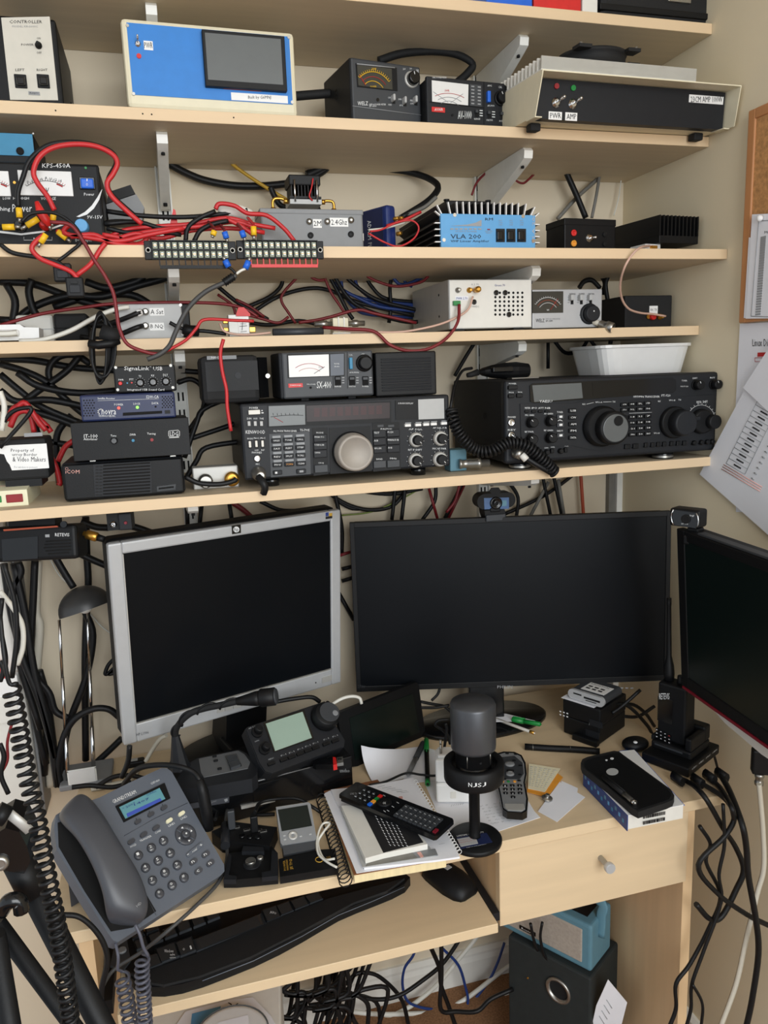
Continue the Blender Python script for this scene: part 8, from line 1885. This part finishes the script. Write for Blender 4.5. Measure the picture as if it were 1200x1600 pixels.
cable('red and black twin wire hanging in front of the slant-sided speaker', Y3([(165, 0), (152, 60), (160, 140), (178, 220), (182, 300), (198, 400)], -.312), .0027, 'cable_red'); cable('stubby black microphone lead on the silver dial transceiver', [(318, 600, -.315), (338, 625, -.325), (346, 650, -.325), (340, 672, -.32)], .006); cable('black coax looping in front of the small silver coupler', Y3([(0, 600), (60, 628), (150, 632), (210, 618), (222, 606)], -.276), .004)
cr('B6')
hang([(66, 285, -.285), (78, 340, -.295), (110, 400, -.3), (165, 450, -.305), (230, 455, -.315), (300, 422, -.318), (365, 432, -.325), (430, 482, -.33), (490, 545, -.33)], .0085, .0026, 40, 'cable_black', 'black coiled microphone cord hanging across the wide black transceiver', lead=[(150, 118, -.22), (110, 130, -.23), (80, 190, -.26), (66, 260, -.28)], n=6)
o = cable('black cable with a silver plug in the wide black transceiver microphone socket', [(332, 464, -.318), (360, 478, -.322), (420, 515, -.33), (485, 550, -.332)], .005); MB().mat('steel').tube(pts([(330, 462, -.315), (352, 473, -.322)]), .0085, 12).mat('off_white').tube(pts([(352, 470, -.322), (372, 492, -.326)]), .006, 8).build('plug', o)
many('cable dropping behind the hand microphone', 'cables behind the hand microphone', [[(170, 0), (120, 80), (80, 150)], [(460, 0), (460, 120)], [(480, 0), (530, 55), (590, 45), (625, 0)], [(630, 0), (680, 70), (690, 100)]], -.03, .004, 'cable_black')
# below the lowest shelf, behind the monitors
cr('C3')
many('black cable dropping down the wall behind the dark wide monitor', 'black cables behind the dark wide monitor', [[(0, 75), (60, 108), (130, 122), (200, 108), (245, 58)], [(208, 60), (198, 155)], [(240, 68), (230, 155)], [(345, 45), (340, 95), (300, 155)], [(800, 8), (700, 78), (570, 138)], [(590, 28), (620, 80), (614, 150)], [(705, 20), (730, 145)], [(738, 0), (768, 145)], [(110, 60), (200, 68), (300, 50)], [(10, 80), (30, 180), (30, 270)], [(430, 40), (375, 150)], [(30, 320), (70, 310)], [(30, 360), (80, 345)], [(20, 400), (70, 490)]], -.02, .0042, 'cable_black', jit=.006, up=15)
many('red cable dropping down the wall behind the dark wide monitor', 'red cables behind the dark wide monitor', [[(440, 38), (385, 155)], [(322, 50), (350, 150)], [(20, 275), (60, 262)], [(425, 35), (410, 90), (380, 130)]], -.03, .0032, 'cable_darkred'); many('grey cable slanting down the wall behind the dark wide monitor', 'grey cables behind the dark wide monitor', [[(722, 28), (660, 145)], [(755, 20), (775, 145)]], -.03, .004, 'cable_midgrey')
cable('orange brown cable dropping down the wall beside the corner trunking', Y3([(830, 0), (834, 60), (840, 150)], -.025), .0042, 'cable_rust'); cable('thin green wire sagging under the lowest shelf', Y3([(30, 140), (130, 128), (220, 90), (290, 52)], -.02), .0016, 'cable_green')
cr('C2')
many('black cable behind the silver framed monitor', 'black cables above the silver framed monitor', [[(395, 30), (400, 130)], [(465, 30), (455, 130)], [(595, 20), (610, 120)], [(740, 10), (830, 50), (920, 55)], [(1090, 0), (1160, 40), (1210, 45)]], -.02, .004, 'cable_black'); cable('dark red cable slanting behind the silver framed monitor', Y3([(600, 10), (660, 50), (705, 90)], -.03), .005, 'cable_darkred')
# left wall cables
cr('C1')
many('black cable hanging down the wall beside the desk lamp', 'black cables hanging beside the desk lamp', [[(466, 95), (472, 300), (480, 460), (470, 640), (462, 900), (466, 1420)], [(420, 290), (500, 328), (595, 368)], [(300, 315), (350, 400), (400, 480)], [(75, 350), (140, 640), (185, 930), (265, 1250), (312, 1560)], [(45, 340), (75, 560), (130, 850), (250, 1120), (240, 1500)], [(190, 335), (180, 560), (165, 900), (190, 1180), (250, 1440)], [(20, 350), (60, 620), (95, 760), (110, 900), (220, 1250)], [(655, 1190), (590, 1142), (500, 1142), (400, 1200), (345, 1300), (315, 1450), (330, 1560)], [(662, 1300), (590, 1370), (480, 1470), (400, 1530)], [(462, 610), (505, 740), (470, 960), (385, 1190), (350, 1340), (335, 1540)], [(185, 960), (265, 1050), (300, 1150), (375, 1192)], [(100, 345), (112, 400), (70, 500), (75, 600), (120, 850), (215, 1100), (300, 1400)], [(215, 930), (255, 1080), (290, 1330), (310, 1560)], [(440, 120), (520, 150), (590, 155)], [(690, 140), (760, 160), (830, 185)]], -.06, .0062, 'cable_black', jit=.022)
cable('cream cable hanging down the wall left of the desk lamp', Y3([(205, 335), (195, 600), (215, 700), (198, 950), (200, 1250), (262, 1430), (275, 1560)], -.04), .008, 'cable_cream')
many('thin white wire beside the desk lamp dome', 'thin white wires by the desk lamp', [[(272, 325), (320, 410), (385, 475)], [(480, 612), (550, 690), (618, 740)]], -.02, .0015, 'cable_white')
cable('white wire waving across the white cabinet', Y3([(0, 500), (70, 590), (120, 680), (125, 800), (95, 900)], -.37), .0035, 'cable_white'); many('black cable hanging in front of the white cabinet', 'black cables before the white cabinet', [[(10, 540), (0, 680), (30, 860), (20, 960)], [(20, 350), (80, 560), (90, 760), (65, 970)], [(0, 880), (18, 930), (0, 990)], [(0, 1330), (22, 1400), (5, 1500), (45, 1600)]], -.4, .0034, 'cable_black'); cable('red and black wire curling beside the white socket box', Y3([(65, 1215), (40, 1320), (40, 1420), (0, 1500)], -.4), .002, 'cable_darkred')
cable('black coil of thin cable hung behind the silver framed monitor', Y3([(630, 860), (590, 900), (572, 950), (600, 940), (640, 900), (590, 950), (640, 940)], -.1), .0035)
# on the desk
zq = ZD + .006
cr('H2')
many('black cable lying on the desk between the lamp and the telephone', 'black cables between lamp and telephone', [[(600, 600), (700, 540), (800, 525), (900, 545)], [(450, 600), (560, 590), (700, 600), (820, 570)], [(810, 340), (800, 440), (760, 540)]], -.25, .0042, 'cable_black', jit=.03)
cable('cream cable lying on the desk behind the telephone', [(570, 610, zq, 'z'), (700, 585, zq, 'z'), (800, 560, zq, 'z'), (860, 500, zq, 'z')], .005, 'cable_cream'); cable('cream flex curving up from the desk behind the gooseneck microphone', [(910, 440, ZD + .02, 'z'), (950, 370, ZD + .04, 'z'), (1000, 300, ZD + .07, 'z'), (1040, 275, ZD + .08, 'z')], .004, 'cable_cream'); o = MB().mat('black').box(-.016, .016, -.009, .009, 0, .012, .003).mat('grey_light').box(-.008, .004, -.005, .005, .012, .0125).build('inline_switch'); o.location = atZ(850, 465, ZD + .0005); tag(o, 'small black inline switch on the desk behind the telephone', 'switch')
cr('C8')
cable('grey telephone lead with a ferrite bead running across the phone front edge', [(1040, 300, ZD + .03, 'z'), (1030, 400, ZD + .02, 'z'), (1040, 560, ZD + .012, 'z'), (1000, 690, ZD + .01, 'z'), (880, 820, ZD + .004, 'z'), (700, 980, ZD - .01, 'z'), (560, 1090, ZD - .05, 'z'), (420, 1180, ZD - .07, 'z'), (350, 1290, ZD - .08, 'z'), (340, 1400, ZD - .1, 'z')], .0026, 'cable_grey'); o = MB().mat('charcoal').cyl(atZ(1030, 385, ZD + .022), atZ(1030, 500, ZD + .022), .007, n=14).build('ferrite_bead'); tag(o, 'grey ferrite bead on the lead beside the telephone', 'ferrite bead')
o = cable('black cable with a moulded plug arching down beside the telephone display', [(470, 160, -.36), (540, 80, -.38), (640, 55, -.4), (760, 60, -.42), (850, 90, -.43), (890, 140, -.44), (905, 210, -.44)], .0042); MB().mat('black').tube(pts([(890, 130, -.44), (905, 200, -.442), (925, 300, -.444), (940, 410, -.446)]), [.005, .0085, .0085, .007], 10).build('plug', o)
cable('black cable curving across the desk end below the coiled cord', Y3([(130, 880), (220, 890), (300, 950), (360, 1040), (380, 1140), (350, 1280), (345, 1400)], -.63), .0034)
cr('E1')
cable('black cable looping from the hub plug behind the grey pocket player', [(480, 310, zq + .03, 'z'), (520, 240, zq + .03, 'z'), (640, 215, zq + .03, 'z'), (780, 215, zq + .03, 'z'), (880, 270, zq + .01, 'z'), (940, 310, zq, 'z')], .003); cable('black cable snaking in front of the black set-top box', [(205, 360, zq + .02, 'z'), (240, 270, zq + .02, 'z'), (320, 270, zq + .01, 'z'), (400, 310, zq, 'z'), (500, 325, zq, 'z'), (620, 320, zq, 'z')], .003); cable('thin white twisted cable beside the wire bound notebook', [(1050, 690, zq + .01, 'z'), (980, 650, zq + .01, 'z'), (920, 590, zq + .01, 'z'), (915, 480, zq + .015, 'z'), (950, 390, zq + .02, 'z'), (1000, 385, zq + .02, 'z'), (960, 440, zq + .018, 'z'), (920, 520, zq + .01, 'z'), (960, 630, zq + .008, 'z'), (1035, 630, zq + .012, 'z')], .0018, 'cable_white'); cable('thin grey earphone wire behind the grey pocket player', [(690, 260, zq, 'z'), (660, 215, zq, 'z'), (720, 185, zq, 'z'), (800, 200, zq, 'z')], .0012, 'cable_midgrey')
cr('C5')
cable('white charging cable curving up behind the radio head dial', Y3([(940, 132), (1000, 96), (1050, 84), (1085, 92), (1095, 118)], -.24), .003, 'cable_white'); cable('black cable lying on the monitor foot behind the radio head', Y3([(690, 110), (780, 95), (860, 88), (900, 110)], -.22), .004)
cr('H3')
cable('black microphone cable running across the papers to the studio microphone', [(420, 800, ZD + .02, 'z'), (560, 770, ZD + .02, 'z'), (730, 700, ZD + .018, 'z'), (860, 712, ZD + .018, 'z'), (980, 720, ZD + .022, 'z'), (1100, 690, ZD + .04, 'z')], .0022); many('black cable tangled on the desk behind the studio microphone', 'black cables behind the studio microphone', [[(860, 90), (960, 110), (1060, 130), (1120, 180)], [(860, 140), (980, 140), (1100, 120)], [(1100, 240), (1010, 250), (985, 290), (1040, 325), (1090, 380), (1110, 450)], [(1070, 270), (1080, 330), (1060, 480)], [(950, 80), (1000, 30), (1020, -20)]], -.28, .0028, 'cable_black')
cr('C7')
many('black cable looping on the desk behind the drive boxes', 'black cables behind the drive boxes', [[(440, 220), (520, 190), (590, 230), (640, 300)], [(480, 250), (560, 250), (640, 200)], [(430, 190), (510, 200), (600, 290), (630, 340)], [(570, 120), (480, 200), (430, 235)], [(0, 385), (60, 400), (120, 395), (180, 350), (200, 345)]], -.24, .0035, 'cable_black', jit=.02)
# right gap beside the desk
cr('G7')
RC = [('black cable from the hub looping in a wide curve beside the desk leg', [(500, 370), (560, 390), (640, 460), (735, 620), (800, 720), (838, 830), (800, 930), (730, 1060), (670, 1075), (600, 1000)], .0046), ('black cable from the hub folding back at the desk leg and out along the wall', [(600, 380), (740, 470), (792, 560), (745, 660), (612, 805), (700, 940), (850, 1050), (980, 1115)], .0044), ('black cable from the hub joining the fold beside the desk corner', [(660, 360), (720, 420), (775, 510), (792, 575)], .0042), ('thick black cable from the hub hanging straight down the side wall', [(720, 350), (770, 440), (830, 600), (852, 720), (862, 860), (900, 1080), (912, 1250), (880, 1480), (850, 1620)], .0048), ('thin black cable waving down beside the desk leg', [(618, 610), (672, 700), (650, 790), (722, 960), (660, 1130), (570, 1300), (500, 1400), (500, 1520), (465, 1620)], .0034), ('second thin black cable waving down beside the desk leg', [(735, 500), (742, 700), (715, 850), (725, 990), (640, 1230), (580, 1400), (575, 1520), (550, 1620)], .003), ('short thin black cable trailing to the skirting beside the desk leg', [(582, 1400), (632, 1500), (625, 1620)], .0026)]
for i, (lab, L_, r_) in enumerate(RC): 
    o = cable(lab, [((x, y, ZD + .012 - .004 * j, 'z') if (i < 4 and j < 2) else (x, y, -.555 - .012 * (i % 4))) for j, (x, y) in enumerate(L_)], r_, 'cable_black')
    if i < 4: MB().mat('black').tube(pts([(L_[0][0] - 16, L_[0][1] - 14, ZD + .012, 'z'), (L_[0][0] + 34, L_[0][1] + 22, ZD + .011, 'z')]), .009, 8, flat=.7).build('plug', o)
cable('cream coax hanging from the silver coax end down the side wall', Y3([(915, 400), (922, 475), (935, 640), (938, 820), (905, 950), (850, 1180), (800, 1400), (720, 1620)], -.56), .0042, 'cable_cream'); cable('second cream cable hanging close to the side wall', Y3([(960, 900), (950, 1100), (925, 1300), (900, 1500), (870, 1620)], -.4), .004, 'cable_cream'); cable('thin black cable arching from behind the handheld radio charger', Y3([(640, 175), (680, 230), (705, 310), (712, 350)], -.4), .0026)
# floor under the desk
cr('E6')
FL = 'black cable in the tangle on the floor under the keyboard shelf'
fb = [[(0, 440), (60, 382), (130, 375), (200, 400), (290, 480), (340, 560), (370, 690)], [(0, 480), (100, 520), (220, 530), (330, 500), (450, 420), (560, 330), (645, 215), (690, 130)], [(470, 170), (510, 250), (550, 350), (560, 450), (600, 560), (645, 690)], [(560, 150), (562, 400), (558, 590), (650, 602), (770, 600), (850, 530), (980, 470)], [(130, 250), (60, 480), (0, 720)], [(90, 250), (-60, 440), (-120, 720)], [(-340, 720), (-180, 480), (-60, 440), (110, 250)], [(60, 500), (130, 560), (130, 690)]]
r2 = random.Random(11)
for i in range(16): 
    x0, y0 = r2.uniform(-420, 60), r2.uniform(470, 640); fb.append([(x0 + r2.uniform(60, 160), 250 - .25 * x0), (x0 + r2.uniform(20, 120), y0 - r2.uniform(0, 60)), (x0 - r2.uniform(-60, 60), y0), (x0 + r2.uniform(40, 160), y0 + r2.uniform(-60, 50)), (x0 + r2.uniform(120, 240), y0 + r2.uniform(-40, 60)), (x0 + r2.uniform(100, 260), 730)])
many(FL, 'black cables on the floor under the keyboard shelf', fb, -.1, .0045, 'cable_black', jit=.05)
many('blue network cable looping on the floor under the desk', 'blue network cables on the floor', [[(430, 180), (395, 275), (345, 350), (335, 460), (380, 555), (540, 592), (700, 575), (820, 450), (885, 330), (930, 200)], [(500, 170), (570, 235), (660, 330), (700, 450), (715, 560), (650, 690)]], -.06, .0032, 'cable_blue'); many('white cable crossing the floor under the desk', 'white cables on the floor', [[(130, 690), (330, 600), (450, 520), (560, 420), (650, 310), (750, 190), (800, 110)], [(0, 598), (150, 615), (300, 617), (540, 600), (700, 530), (890, 385), (980, 320)], [(720, 720), (800, 600), (905, 525), (990, 470)]], -.05, .005, 'cable_white')
cr('E4')
many('thin black lead hanging in front of the pale blue radio', 'leads before the pale blue radio', [[(232, 425), (245, 490), (262, 535)], [(280, 420), (272, 480), (285, 545), (300, 570)]], spk.P[1] - .06, .003, 'cable_black')
